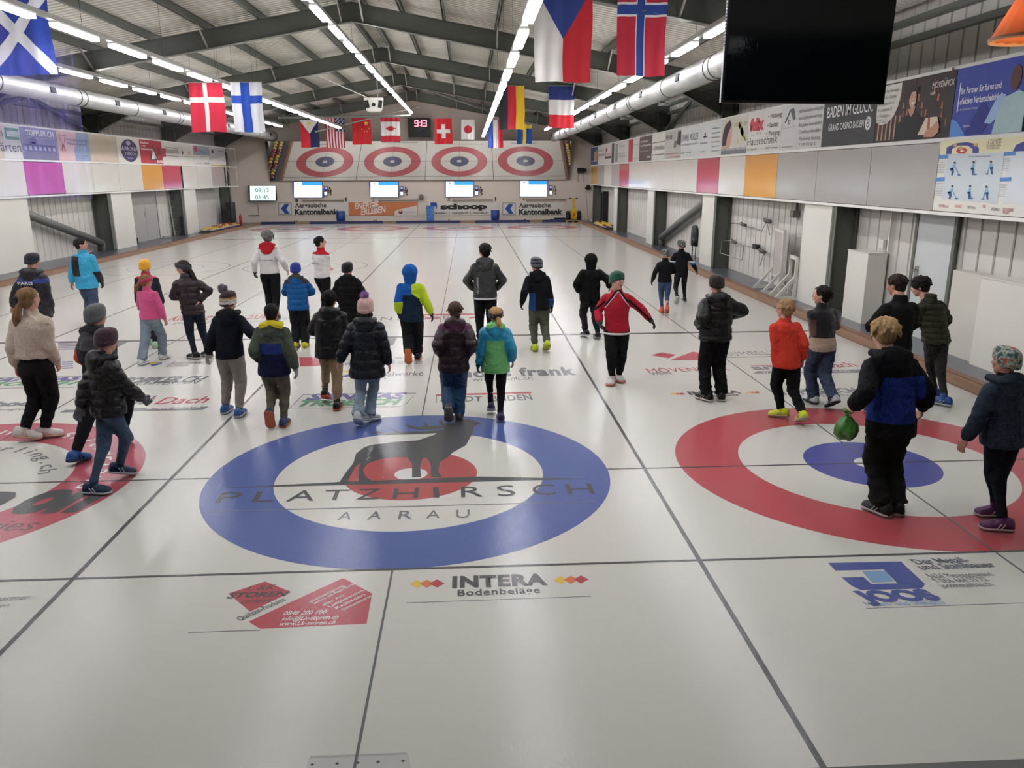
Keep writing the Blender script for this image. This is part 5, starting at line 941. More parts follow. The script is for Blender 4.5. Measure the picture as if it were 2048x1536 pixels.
flag('blue flag with a white diagonal cross at the top left corner', -24, 90, -22, 150, 8.19, ['#1f3f9c', '#dcdce2'], lambda x, y: ((abs(x-y) < .10) | (abs(x-(1-y)) < .10))*1, nx=120, nz=170)
flag('black, red and yellow flag in upright stripes', 999, 1049, 172, 259, 23.33, ['#26262a', '#c02032', '#e0b424'], lambda x, y: np.floor(x*3))
flag('flag with stacked blue, white and red bands, right of the upright striped one', 1097, 1149, 172, 256, 23.33, ['#1c2f6c', '#d6d2ce', '#c8222e'], lambda x, y: np.where(y < .33, 0, np.where(y < .68, 1, 2)))
leaf = [(.16,.5),(.30,.45),(.26,.38),(.38,.41),(.36,.30),(.46,.36),(.58,.27),(.60,.36),(.72,.36),(.68,.44),(.86,.49),(.86,.51),(.68,.56),(.72,.64),(.60,.64),(.58,.73),(.46,.64),(.36,.70),(.38,.59),(.26,.62),(.30,.55)]
leaf = [(.2+(x-.16)*.85, .5+(y-.5)*.95) for x, y in leaf]
YF = 38.58
flag('flag with white top triangle holding a small sun, red left and navy right', 603, 636, 240, 295, YF, ['#c4202e', '#1c2450', '#dcdad4', '#dccb5a'], lambda x, y: np.where((x-.5)**2+((y-.13)*1.6)**2 < .012, 3, np.where(y < .5-abs(x-.5)*.95, 2, np.where(x < .5, 0, 1))))
flag('flag with upright red and white stripes and starry blue corner', 653, 688, 236, 296, YF, ['#b8283a', '#dcd8d8', '#2a3160'], lambda x, y: np.where((x > .52) & (y < .45), np.where(((x*14).astype(int)+(y*24).astype(int)) % 3 == 0, 1, 2), np.floor(x*13) % 2), nx=78)
flag('red flag with one big and several small yellow stars', 706, 741, 236, 289, YF, ['#c8202a', '#e6cc3a'], lambda x, y: (pip(x, y, star(.76, .19, .15, .68)) | pip(x, y, star(.52, .42, .05, .68)) | pip(x, y, star(.64, .5, .05, .68)) | pip(x, y, star(.78, .5, .05, .68)) | pip(x, y, star(.9, .4, .05, .68)))*1, nx=80, nz=100)
flag('red and white flag with a red maple leaf', 763, 799, 235, 284, YF, ['#bf2436', '#dad6d2'], lambda x, y: np.where((y < .17) | (y > .74), 0, np.where(pip(x, (y-.45)/.6+.5, leaf), 0, 1)), nx=80, nz=100)
flag('red flag with a white upright cross beside the digital clock', 870, 904, 237, 288, YF, ['#cc2028', '#e4e0da'], lambda x, y: (((abs(x-.5) < .11) & (abs(y-.5) < .28)) | ((abs(x-.5) < .37) & (abs(y-.5) < .085)))*1)
flag('white flag with a red disc', 923, 949, 239, 279, YF, ['#dad7d2', '#c02838'], lambda x, y: (((x-.5)**2+((y-.5)*1.5)**2) < .09)*1)
flag('flag with upright blue, white and red stripes behind the lights', 976, 1006, 240, 296, YF, ['#2a4a9c', '#d8d6d4', '#c4283a'], lambda x, y: np.floor(x*3))
flag('blue flag with a yellow cross, last of the far row', 1034, 1064, 248, 288, YF, ['#1f4f96', '#e0bf3a'], lambda x, y: cross(x, y, .5, .12, .1, .1)*1)
# ------------------------------------------------------------------ television on its ceiling pole (near, top right)
Ytv = -2.2; a, c = onY(Ytv, 1444, 207), onY(Ytv, 1765, 207); w = c.x-a.x
e = empty('television', ((a.x+c.x)/2, Ytv, a.z)); tag(e, 'big dark switched off television hanging at the top right', 'television'); e.rotation_euler = (0, math.radians(.8), math.radians(-2))
scr = bpy.data.materials.new('dark_screen'); scr.use_nodes = True; bb = scr.node_tree.nodes['Principled BSDF']; bb.inputs['Base Color'].default_value = (.003, .004, .005, 1); bb.inputs['Roughness'].default_value = .08
H_ = .62
b = MB(); b.box((-w/2, 0, 0), (w/2, .03, H_)); b.build('casing', plas, e); MB().box((-w/2+.012, -.003, .016), (w/2-.008, 0, H_-.01)).build('screen', scr, e)
b = MB(); b.loft([[(-w*k, y, H_*.5+H_*k*z) for z in (-1, 1)]+[(w*k, y, H_*.5+H_*k*z) for z in (1, -1)] for y, k in ((.03, .42), (.07, .36))]); b.build('back_housing', blk, e)
b = MB(); b.bar((0, .06, H_*.5), (0, .10, H_*.5+.01), .2, .2); b.bar((0, .12, H_*.4), (0, .12, zbot(a.x+w/2)+.5-a.z), .05); b.build('ceiling_pole', blk, e)
MB().box((-w/2-.004, .0, 0), (-w/2, .028, H_)).build('side_trim', mat('#8a8c90', .3, metal=.6), e)
b = MB()
for i in range(16): b.box((-w/2-.006, .004, .3+.018*i), (-w/2-.003, .026, .31+.018*i))
b.build('vents', blk, e)
# the lamp, set on the hall side so the window does not mirror it
Yl = -4.9; a = onY(Yl, 1990, 78); e = empty('pendant_lamp', (onY(Yl, 2062, 78).x, Yl, a.z)); tag(e, 'orange fabric pendant lampshade in the top right corner', 'lamp')
sh = bpy.data.materials.new('shade_fabric'); sh.use_nodes = True; nt = sh.node_tree; bb = nt.nodes['Principled BSDF']; bb.inputs['Base Color'].default_value = (.78, .34, .16, 1); bb.inputs['Roughness'].default_value = .8
tl = nt.nodes.new('ShaderNodeBsdfTranslucent'); tl.inputs[0].default_value = (.9, .48, .26, 1); mx = nt.nodes.new('ShaderNodeMixShader'); mx.inputs[0].default_value = .5
nt.links.new(bb.outputs[0], mx.inputs[1]); nt.links.new(tl.outputs[0], mx.inputs[2]); nt.links.new(mx.outputs[0], nt.nodes['Material Output'].inputs[0])
sh2 = sh.copy(); sh2.node_tree.nodes['Principled BSDF'].inputs['Base Color'].default_value = (.8, .6, .42, 1); [n for n in sh2.node_tree.nodes if n.type == 'BSDF_TRANSLUCENT'][0].inputs[0].default_value = (.9, .68, .45, 1)
R0 = e.location.x-a.x; R1 = R0*.38; hh = R0*1.25; n = 72
prof = [(R0, 0), (R0*.98, .004), (R1, hh), (R1*.97, hh), (R0*.965, .004), (R0*.985, 0)]
b = MB(); b.loft([[(r*(1+.012*math.cos(18*t))*math.cos(t), r*(1+.012*math.cos(18*t))*math.sin(t), z) for t in [2*PI*j/n for j in range(n)]] for r, z in prof], cap=False); b.build('lamp_shade', sh, e, smooth=True)
b = MB(); b.loft([[(r*math.cos(t), r*math.sin(t), z) for t in [2*PI*j/n for j in range(n)]] for r, z in ((R0*1.004, -.004), (R0*1.012, .006), (R0*.97, .006), (R0*.96, -.004))], cap=False); b.build('trim_band', sh2, e)
MB().ell((0, 0, hh*.42), .03, .03, .04).build('bulb', glow('#ffc890', 6), e, smooth=True); MB().tube([(0, 0, hh*.5), (0, 0, 5.2)], .006, 6).build('cord', blk, e)

lamp2 = copy_tree(e); lamp2.location = onY(-2.3, -12, 82); lamp2.location.y = 2*-5.2+2.3; tag(lamp2, 'orange pendant lampshade behind the camera, mirrored in the window at the top left', 'lamp')
# ------------------------------------------------------------------ the viewing gallery the photo is taken from
GY = -5.2
gwall = mat('#4a4440', .8, namt=.05, nscale=1.5)
b = MB(); b.box((WL-.2, GY-.1, -.1), (WR+.2, GY+.1, 1.08)); b.box((WL-.2, GY-.1, 3.9), (WR+.2, GY+.1, 7.6)); struct(b.build('wall_front', mat('#8f8a80', .8, namt=.05, nscale=.6)))
b = MB(); b.box((WL-.2, -11.4, .8), (WR+.2, GY-.1, .9)); struct(b.build('floor_gallery', mat('#3a302a', .6, namt=.1, nscale=2)))
b = MB(); b.box((WL-.2, -11.4, 3.9), (WR+.2, GY-.1, 4.0)); struct(b.build('ceiling_gallery', gwall))
b = MB(); b.box((WL-.2, -11.5, .8), (WR+.2, -11.4, 4.0)); struct(b.build('wall_gallery', gwall))
gm = bpy.data.materials.new('window_glass'); gm.use_nodes = True; nt = gm.node_tree; nt.nodes.clear()
out = nt.nodes.new('ShaderNodeOutputMaterial'); tr = nt.nodes.new('ShaderNodeBsdfTransparent'); gl = nt.nodes.new('ShaderNodeBsdfGlossy'); gl.inputs['Roughness'].default_value = 0.0; fr = nt.nodes.new('ShaderNodeFresnel'); fr.inputs[0].default_value = 1.6; mx = nt.nodes.new('ShaderNodeMixShader')
ge = nt.nodes.new('ShaderNodeNewGeometry'); sb = nt.nodes.new('ShaderNodeMath'); sb.operation = 'SUBTRACT'; sb.inputs[0].default_value = 1; ml = nt.nodes.new('ShaderNodeMath'); ml.operation = 'MULTIPLY'
for a, c in ((ge.outputs['Backfacing'], sb.inputs[1]), (sb.outputs[0], ml.inputs[0]), (fr.outputs[0], ml.inputs[1]), (ml.outputs[0], mx.inputs[0]), (tr.outputs[0], mx.inputs[1]), (gl.outputs[0], mx.inputs[2]), (mx.outputs[0], out.inputs[0])): nt.links.new(a, c)
e = empty('window_1', (0, GY, 1.08)); e['kind'] = 'structure'
MB().box((WL-.1, -.004, 0), (WR+.1, .004, 2.82)).build('glass_pane', gm, e)
b = MB(); b.box((WL-.1, -.05, 0), (WR+.1, .05, .05)); b.box((WL-.1, -.05, 2.77), (WR+.1, .05, 2.82)); b.build('window_frame', steel, e)
VY = -.0; CYr = 2*GY-VY       # curtain plane and its image in the glass
a, c = onY(VY, -160, 400), onY(VY, 140, 100)
e = empty('stage_curtain', ((a.x+c.x)/2, CYr, a.z)); tag(e, 'violet lit curtain behind the camera, mirrored in the window at the left edge', 'curtain')
n = 160; rings = []; w = c.x-a.x
P_ = [(-w/2+w*i/n, .05*math.sin(i*.42)+.02*math.sin(i*1.1)) for i in range(n+1)]
b = MB(); hC = c.z-a.z
b.add([(x, y, 0) for x, y in P_]+[(x, y, hC) for x, y in P_]+[(x, y-.006, 0) for x, y in P_]+[(x, y-.006, hC) for x, y in P_], [(i, i+1, n+2+i, n+1+i) for i in range(n)]+[(2*n+2+i+1, 2*n+2+i, 3*n+3+i, 3*n+4+i) for i in range(n)])
b.build('curtain_cloth', mat('#8078b8', .9, namt=.1, nscale=3), e, True); MB().tube([(-w/2, 0, hC+.02), (w/2, 0, hC+.02)], .015, 8).build('curtain_rod', metalm, e)
ld = bpy.data.lights.new('added_curtain_light', 'SPOT'); ld.energy = 1300; ld.color = (.75, .72, 1.0); ld.spot_size = 1.1; ld.spot_blend = .5; ld.shadow_soft_size = .12  # added unseen spot, brightens the curtain so its reflection shows in the glass
lo = bpy.data.objects.new('added_curtain_light', ld); COL.objects.link(lo); lo.location = ((a.x+c.x)/2+.6, CYr+2.6, 3.7)
lo.rotation_euler = (Vector(((a.x+c.x)/2, CYr, (a.z+c.z)/2))-lo.location).to_track_quat('-Z', 'Y').to_euler(); tag(lo, 'added violet spotlight on the curtain, unseen behind the camera', 'spotlight')
# ------------------------------------------------------------------ people
SKIN = {'a': mat('#c9917b', .55, namt=.06, nscale=8), 'b': mat('#b67f64', .55, namt=.06, nscale=8), 'c': mat('#d3a08c', .55, namt=.06, nscale=8)}
LIP, EYEW, EYED = mat('#9c4b48', .5), mat('#d8d4d0', .3), mat('#1c1512', .2)
JOBS = []
def job(mb, name, parent, vox, post, smooth=3, fac=.5):
    me = mb.mesh(name); o = bpy.data.objects.new(name, me); COL.objects.link(o)
    if parent is not None: o.parent = parent
    r = o.modifiers.new('r', 'REMESH'); r.mode = 'VOXEL'; r.voxel_size = vox; r.use_smooth_shade = True
    if smooth: s = o.modifiers.new('s', 'SMOOTH'); s.iterations = smooth; s.factor = fac
    JOBS.append((o, post)); return o
def run_jobs():
    dg = bpy.context.evaluated_depsgraph_get(); new = []
    for o, post in JOBS: new.append(bpy.data.meshes.new_from_object(o.evaluated_get(dg)))
    for (o, post), me in zip(JOBS, new):
        me.name = o.name; old = o.data; o.modifiers.clear(); o.data = me; bpy.data.meshes.remove(old)
        if post: post(me)
        me.polygons.foreach_set('use_smooth', [True]*len(me.polygons)); me.update()
def getco(me):
    c = np.empty(len(me.vertices)*3, np.float32); me.vertices.foreach_get('co', c); return c.reshape(-1, 3)
def getno(me):
    c = np.empty(len(me.vertices)*3, np.float32); me.vertex_normals.foreach_get('vector', c); return c.reshape(-1, 3)
def facec(me):
    c = np.empty(len(me.polygons)*3, np.float32); me.polygons.foreach_get('center', c); return c.reshape(-1, 3)
def setmats(me, mats, idx=None):
    me.materials.clear()
    for m in mats: me.materials.append(m)
    if idx is not None and len(mats) > 1: me.polygons.foreach_set('material_index', np.clip(idx, 0, len(mats)-1).astype(np.int32))
    else: me.polygons.foreach_set('material_index', np.zeros(len(me.polygons), np.int32))
def snoise(p, s, seed, oct_=3):
    rs = np.random.RandomState(seed); v = np.zeros(len(p))
    for o in range(oct_):
        for k in range(4):
            d = rs.normal(size=3); d /= np.linalg.norm(d); v += np.sin(p @ d * s*(1.9**o)*6.28 + rs.uniform(0, 6.28)+ 1.3*np.sin(p @ rs.normal(size=3)*s*3))/(1.7**o)
    return v/6.
def folds(p, s, seed):
    rs = np.random.RandomState(seed); v = np.zeros(len(p)); w = np.stack([snoise(p, s*.6, seed+31+i, 2) for i in range(3)], 1)*.35/s
    for k in range(4):
        d = rs.normal(size=3)*np.array([.7, .7, 1.2]); d /= np.linalg.norm(d); m = np.clip(.5+1.6*snoise(p, s*.45, seed+51+k, 1), 0, 1)
        v += m*(1-2.2*np.abs(np.sin((p+w*2.5) @ d*s*PI+rs.uniform(0, 6.28)))**.7)
    return v/2.2
def disp(me, fn):
    c = getco(me); n = getno(me); d = fn(c)
    c = c+n*np.asarray(d)[:, None]; me.vertices.foreach_set('co', c.astype(np.float32).ravel()); me.update()
def ik(a, b, l1, l2, pole):
    a, b = Vector(a), Vector(b); d = b-a; L = d.length; m = (l1+l2)*.995
    if L > m: b = a+d*(m/L); d = b-a; L = m
    L = max(L, abs(l1-l2)+.01); u = d.normalized(); x = (l1*l1-l2*l2+L*L)/(2*L); hgt = math.sqrt(max(l1*l1-x*x, 0))
    p = Vector(pole); p = (p-u*p.dot(u)).normalized(); return a+u*x+p*hgt, b
def hand(mb, w, d, H, side, curl=.5, grow=0.):
    """palm and five separate fingers growing from wrist w along d"""
    d = Vector(d).normalized(); inn = Vector((-side, 0, 0)); inn = (inn-d*inn.dot(d)); inn = inn.normalized() if inn.length > .1 else Vector((0, 1, 0))
    fw = d.cross(inn).normalized()
    if fw.y < 0: fw = -fw
    s = H/1.45
    mb.caps(w-d*.01, w+d*.02*s, .021*s+grow, .022*s+grow, 8)
    for k, o in enumerate((.024, .008, -.008, -.023)):        # palm built of four rays
        mb.caps(w+d*.015*s+fw*o*.6*s, w+d*.068*s+fw*o*s, .0135*s+grow, .0115*s+grow, 7)
    for k, (o, L) in enumerate(((.025, .026), (.0085, .030), (-.0085, .028), (-.025, .021))):
        a = w+d*.068*s+fw*o*s*1.05; c = curl+.08*k; d1 = (d*math.cos(c*.6)+inn*math.sin(c*.6)+fw*o*4).normalized(); b = a+d1*L*s
        d2 = (d1*math.cos(c)+inn*math.sin(c)).normalized(); e_ = b+d2*L*.8*s; d3 = (d2*math.cos(c*.6)+inn*math.sin(c*.6)).normalized()
        mb.caps(a, b, .0085*s+grow, .0078*s+grow, 7, 2); mb.caps(b, e_, .0078*s+grow, .007*s+grow, 7, 2); mb.caps(e_, e_+d3*.014*s, .007*s+grow, .0058*s+grow, 7, 2)
    t0 = w+d*.022*s+fw*.024*s; t1 = t0+(d*.55+fw*.7+inn*.25).normalized()*.03*s; t2 = t1+(d*.9+fw*.2+inn*.3).normalized()*.024*s
    mb.caps(t0, t1, .011*s+grow, .0095*s+grow, 7, 2); mb.caps(t1, t2, .0095*s+grow, .0075*s+grow, 7, 2)

def person(pid, label, H=None, head=None, feet=None, dist=None, hdg=0, hands=(None, None), pole=None, lift=(0, 0), skin='a', jacket=None, trousers=None, shoes=None,
           hair=None, hat=None, gloves=(None, None), hood=None, turn=0, nod=.0, lean=0., hdv=0., face=False, glasses=False, foot_yaw=(0, 0), wide=1.0, knee=None, seedx=None):
    """feet: ((u,v) left, (u,v) right) contact pixels; head: (u,v) of the crown. dist: world Y when the feet are hidden"""
    sd = seedx or pid*13+5; h = math.radians(hdg); fw = Vector((math.sin(h), math.cos(h), 0)); rt = Vector((math.cos(h), -math.sin(h), 0))
    if feet: FL, FR = gx(*feet[0]), gx(*feet[1]); root = (FL+FR)/2
    else: t = onY(dist, *head); root = Vector((t.x, dist, 0)); FL, FR = root-rt*.09+fw*.12, root+rt*.09-fw*.14
    top = onY(root.y, *head)
    if H is None: H = top.z
    # sway the root under the crown a little, keeping the feet
    cx = .5*root.x+.5*top.x; base = Vector((cx, root.y, 0))
    e = empty('person', base, -h); tag(e, label, 'person'); e.empty_display_size = .3
    def L(p): q = Vector(p)-base; return Vector((q.dot(rt), q.dot(fw), q.z))
    topL = L(top); fL, fR = L(FL), L(FR)
    Hb = H-hdv;  hh = Hb*(.150 if H < 1.5 else .142)
    nk = Vector((topL.x*.7, lean*.8, .832*Hb)); hc = Vector((topL.x, lean+nod*.4, Hb-hh*.5))
    pel = Vector(((fL.x+fR.x)*.25, (fL.y+fR.y)*.30-lean*.2, .50*Hb-.012))
    chest = pel.lerp(nk, .62); chest.y += .01
    # ---- legs
    legs = []
    for s, f, lf, fy, ii in ((-1, fL, lift[0], foot_yaw[0], 0), (1, fR, lift[1], foot_yaw[1], 1)):
        a = math.radians(lf); fd = Vector((math.sin(math.radians(fy)), math.cos(math.radians(fy)), 0)); FLn = .148*Hb
        toe = Vector((f.x, f.y, 0))+fd*FLn*.5*(1 if lf < 5 else .2); back = (-fd*math.cos(a)+Vector((0, 0, 1))*math.sin(a)); upv = (Vector((0, 0, 1))*math.cos(a)+fd*math.sin(a))
        ank = toe+back*FLn*.74+upv*.055*Hb; hip = pel+Vector((s*.052*Hb, 0, -.005*Hb))
        kp = Vector((s*.05, 1, 0)) if not knee else Vector(knee)
        kn, ank2 = ik(hip, ank, .236*Hb, .224*Hb, kp); legs.append((hip, kn, ank, toe, back, upv, fd))
    # ---- arms
    sh = []; arms = []
    for s, hp, ii in ((-1, hands[0], 0), (1, hands[1], 1)):
        S = Vector((nk.x*.7+s*.092*Hb*wide, lean*.7, .782*Hb)); l1, l2 = .162*Hb, .14*Hb
        if hp is None: wr = Vector((S.x+s*.05*Hb, .03, S.z-.305*Hb)); pl = Vector((s*.3, -1, 0)); mode = 'h'
        elif hp == 'pocket': wr = pel+Vector((s*.11*Hb, .10*Hb, .05*Hb)); pl = Vector((s*1., -.9, 0)); mode = 'p'
        elif hp == 'front': wr = pel+Vector((s*.06*Hb, .16*Hb, .12*Hb)); pl = Vector((s*1., -.5, -.3)); mode = 'p'
        elif len(hp) == 4: wr = Vector(hp[:3])*Hb; pl = Vector((s*.7, -1, 0)); mode = 'h'      # local, in body heights
        else:
            P = L(onY(root.y+hp[2], hp[0], hp[1])); wr = P; pl = Vector((s*.28, -1, 0)); mode = 't'
        if pole and pole[ii]: pl = Vector(pole[ii])
        if mode == 't':
            d_ = (wr-S).normalized(); el, wr = ik(S, wr-d_*.035*Hb, l1, l2, pl)
        else: el, wr = ik(S, wr, l1, l2, pl)
        arms.append((S, el, wr, (wr-el).normalized(), mode)); sh.append(S)
    sk = SKIN[skin]; J = jacket or {}; T = trousers or {}
    # ---- the body: one continuous surface
    mb = MB(); RH = Matrix.Rotation(-math.radians(turn), 3, 'Z') @ Matrix.Rotation(-nod, 3, 'X')
    def hp_(x, y, z): return hc+RH @ Vector((x*hh, y*hh, z*hh))
    mb.ell(hp_(0, -.02, .10), .365*hh, .435*hh, .40*hh, RH, 20, 12); mb.ell(hp_(0, .09, -.16), .285*hh, .30*hh, .31*hh, RH, 16, 10); mb.ell(hp_(0, .20, -.36), .15*hh, .16*hh, .13*hh, RH, 12, 8)
    mb.caps(hp_(0, .37, .06), hp_(0, .445, -.09), .032*hh, .052*hh, 8, 2); mb.ell(hp_(0, .37, -.24), .11*hh, .05*hh, .035*hh, RH, 10, 6)
    for s in (-1, 1): mb.ell(hp_(s*.365, -.02, -.04), .035*hh, .085*hh, .13*hh, RH, 10, 6); mb.ell(hp_(s*.17, .30, -.08), .11*hh, .08*hh, .10*hh, RH, 10, 6)
    mb.caps(hc+RH @ Vector((0, -.05*hh, -.25*hh)), nk-Vector((0, 0, .03*Hb)), .036*Hb, .040*Hb, 12)
    rg = lambda c, a, b: [Vector(c)+Vector((a*math.cos(t), b*math.sin(t), 0)) for t in [2*PI*j/18 for j in range(18)]]
    tors = [(pel-Vector((0, 0, .028*Hb)), .065, .045), (pel, .075, .052), (pel.lerp(nk, .3), .07, .05), (chest, .08, .056), (pel.lerp(nk, .80), .08, .05), (nk-Vector((0, 0, .012*Hb)), .05, .042)]
    mb.loft([rg(c, a*Hb*wide, b*Hb) for c, a, b in tors])
    for (S, el, wr, d_, mode), gl_ in zip(arms, gloves):
        mb.caps(S-Vector((0, 0, .015*Hb)), el, .027*Hb, .024*Hb, 10); mb.caps(el, wr, .026*Hb, .017*Hb, 10)
        mb.caps(S-Vector((0, 0, .015*Hb)), chest+Vector((0, 0, .05*Hb)), .027*Hb, .035*Hb, 10)
        hd = d_ if mode != 'p' else (d_+Vector((0, .2, -.6))).normalized()
        hand(mb, wr, hd, Hb, 1 if S.x > 0 else -1, .45)
    for hip, kn, ank, toe, back, upv, fd in legs:
        mb.caps(hip, kn, .043*Hb, .030*Hb, 12); mb.caps(kn, ank, .030*Hb, .018*Hb, 12); mb.caps(ank-upv*.012*Hb, toe+back*.05*Hb+upv*.022*Hb, .015*Hb, .009*Hb, 8)
    lipz = hc+RH @ Vector((0, .40*hh, -.24*hh))
    def body_post(me, lz=lipz, hh=hh):
        c = facec(me); d = np.linalg.norm((c-np.array(lz))/np.array([1.6, 1, .7]), axis=1); setmats(me, [sk, LIP], (d < .05*hh*1.2).astype(int))
    job(mb, 'body', e, .0068, body_post, 3, .4)
    if face:
        for s in (-1, 1):
            MB().ell((0, 0, 0), .05*hh, .03*hh, .036*hh, n=12, k=8).build('eye', EYEW, e, True, hp_(s*.145, .405, .03)); 
            MB().ell((0, 0, 0), .024*hh, .02*hh, .026*hh, n=10, k=6).build('iris', EYED, e, True, hp_(s*.145, .43, .03))
            MB().caps(hp_(s*.22, .385, .125), hp_(s*.08, .43, .13), .012*hh, .014*hh, 6, 2).build('eyebrow', mat((hair or {}).get('c', '#2a2220'), .8), e, True)
        MB().caps(hp_(-.09, .415, -.235), hp_(.09, .415, -.235), .018*hh, .018*hh, 6, 2).build('mouth', LIP, e, True)
    if glasses:
        b = MB()
        for s in (-1, 1):
            ctr = hp_(s*.15, .47, .03); b.tube([ctr+RH @ Vector((math.cos(t)*.095*hh, 0, math.sin(t)*.075*hh)) for t in [2*PI*j/16 for j in range(17)]], .008*hh, 5)
            b.tube([hp_(s*.25, .47, .05), hp_(s*.37, .3, .05), hp_(s*.385, 0, .03)], .008*hh, 5)
        b.tube([hp_(-.05, .49, .04), hp_(.05, .49, .04)], .008*hh, 5); b.build('glasses', EYED, e, True)
    # ---- gloves
    for k, gl_ in enumerate(gloves):
        if gl_:
            S, el, wr, d_, mode = arms[k]; g = MB(); hd = d_ if mode != 'p' else (d_+Vector((0, .2, -.6))).normalized()
            hand(g, wr, hd, Hb, 1 if S.x > 0 else -1, .45, .0035); g.caps(wr-d_*.03, wr+d_*.02, .024*Hb, .023*Hb, 10)
            gm = cloth(gl_, 'knit'); job(g, 'glove', e, .006, lambda me, gm=gm: setmats(me, [gm]), 2, .4)
    # ---- trousers
    st = T.get('style', 'regular'); tm = [cloth(T.get('c', '#15161a'), T.get('k', 'plain'))]+[cloth(x, T.get('k', 'plain')) for x in T.get('more', ())]
    rad = {'slim': (.060, .043, .030, .030), 'regular': (.066, .050, .041, .038), 'wide': (.068, .056, .052, .056), 'flare': (.062, .046, .044, .056), 'jogger': (.067, .052, .042, .034), 'snow': (.075, .062, .056, .052)}[st]
    mb = MB(); mb.loft([rg(c, a*Hb*wide, b*Hb) for c, a, b in ((pel-Vector((0, 0, .045*Hb)), .088, .068), (pel-Vector((0, 0, .01*Hb)), .104, .079), (pel+Vector((0, 0, .05*Hb)), .096, .073), (pel+Vector((0, 0, .085*Hb)), .086, .066))])
    low = .0 if st in ('wide', 'flare', 'snow') else .04
    for hip, kn, ank, toe, back, upv, fd in legs:
        an = ank.lerp(kn, low) if low else ank+(ank-kn).normalized()*.012*Hb; md = kn.lerp(an, .55)
        mb.caps(hip+Vector((0, 0, -.01)), kn, rad[0]*Hb, rad[1]*Hb, 14); mb.caps(kn, md, rad[1]*Hb, rad[2]*Hb, 14)
        dd = (an-md).normalized(); x_ = dd.cross(Vector((0, 1, .01))).normalized(); y_ = dd.cross(x_)
        mb.loft([[p+x_*math.cos(t)*r+y_*math.sin(t)*r for t in [2*PI*j/14 for j in range(14)]] for p, r in ((md-dd*.02, rad[2]*Hb*.9), (md, rad[2]*Hb), (an-dd*.01, rad[3]*Hb), (an, rad[3]*Hb*.93))])
    zone_t = T.get('zone')
    def tpost(me, Hb=Hb, sd=sd, an0=T.get('wr', .007)):
        disp(me, lambda c: (an0*snoise(c*np.array([1, 1, 1.6]), 2.6, sd+1) + an0*1.0*folds(c*np.array([.7, .7, 1.3]), 7., sd+2)) * np.clip(1.25-c[:, 2]/(Hb*.6), .45, 1.25))
        c = facec(me)/Hb; setmats(me, tm, zone_t(c[:, 0], c[:, 1], c[:, 2]) if zone_t else None)
    job(mb, 'trousers', e, .0095, tpost, 3, .4)
    # ---- shoes with soles
    sc_, so_ = shoes or ('#1c1c20', '#d8d8d4')
    for n_, (hip, kn, ank, toe, back, upv, fd) in enumerate(legs):
        Ls = .168*Hb; heel = toe+back*Ls; sd_ = fd.cross(Vector((0, 0, 1))).normalized(); cols_ = []
        up_ = MB(); so = MB(); prof = [(0, .022, .045), (.06, .029, .060), (.2, .032, .066), (.36, .032, .060), (.52, .034, .048), (.7, .038, .038), (.86, .037, .031), (.95, .029, .026), (1.0, .014, .015)]
        r1, r2 = [], []
        for t, w_, hh_ in prof:
            c0 = heel.lerp(toe, t); w_ *= Hb; z_ = hh_*Hb*.95
            r1.append([c0+sd_*w_*a_+upv*(.012*Hb+b_*z_) for a_, b_ in ((-1, 0), (-1, .35), (-.75, .8), (-.3, 1), (.3, 1), (.75, .8), (1, .35), (1, 0), (.5, -.02), (-.5, -.02))])
            r2.append([c0+sd_*w_*1.06*a_+upv*(b_*Hb) for a_, b_ in ((-1, .004), (-1.02, .012), (-1, .017), (0, .018), (1, .017), (1.02, .012), (1, .004), (0, .0005))])
        up_.loft(r1); up_.caps(ank-upv*.012, ank+(kn-ank).normalized()*.04*Hb, .029*Hb, .025*Hb, 12); so.loft(r2)
        o_ = up_.build('shoe', cloth(sc_, 'shiny'), e, True); so.build('sole', mat(so_, .6, namt=.08, nscale=20), o_, True)
        lc = MB()
        for k in range(4):
            c0 = heel.lerp(toe, .45+.09*k)+upv*(.012+.047-.0065*k)*Hb; lc.bar(c0-sd_*.016*Hb, c0+sd_*.016*Hb, .004*Hb, up=upv)
        for sx in (-1, 1):
            for t0, t1 in ((.30, .42), (.42, .54)):
                a_ = heel.lerp(toe, t0)+sd_*sx*.0325*Hb+upv*.045*Hb; b_ = heel.lerp(toe, t1)+sd_*sx*.0345*Hb+upv*.018*Hb; lc.bar(a_, b_, .004*Hb, .007*Hb, up=sd_)
        lc.build('laces', mat(so_, .7), o_)
    # ---- jacket
    hem = J.get('hem', .44); bk = J.get('bulk', .012); slv = J.get('sleeve', 1.0); jm = [cloth(x, J.get('k', 'plain')) for x in J.get('c', ['#17181c'])]
    hemc = pel+Vector((0, 0, (hem-.50)*Hb)); fl_ = J.get('flare', 1.0)
    mb = MB(); S0 = [(hemc, (.104*fl_+bk), .080*fl_+bk), (hemc+Vector((0, 0, .02*Hb)), .108*fl_+bk, .083*fl_+bk), (pel.lerp(nk, .30), .098+bk, .076+bk), (chest, .106+bk, .082+bk), (pel.lerp(nk, .78), .104+bk*.8, .074+bk), (pel.lerp(nk, .90), .088+bk*.6, .064+bk*.7), (nk-Vector((0, 0, .004*Hb)), .056, .052), (nk+Vector((0, -.002, .016*Hb)), .044, .044)]
    S0 = sorted(S0, key=lambda q: q[0].z)
    mb.loft([rg(c, a*Hb*wide, b*Hb) for c, a, b in S0])
    segs_ = []
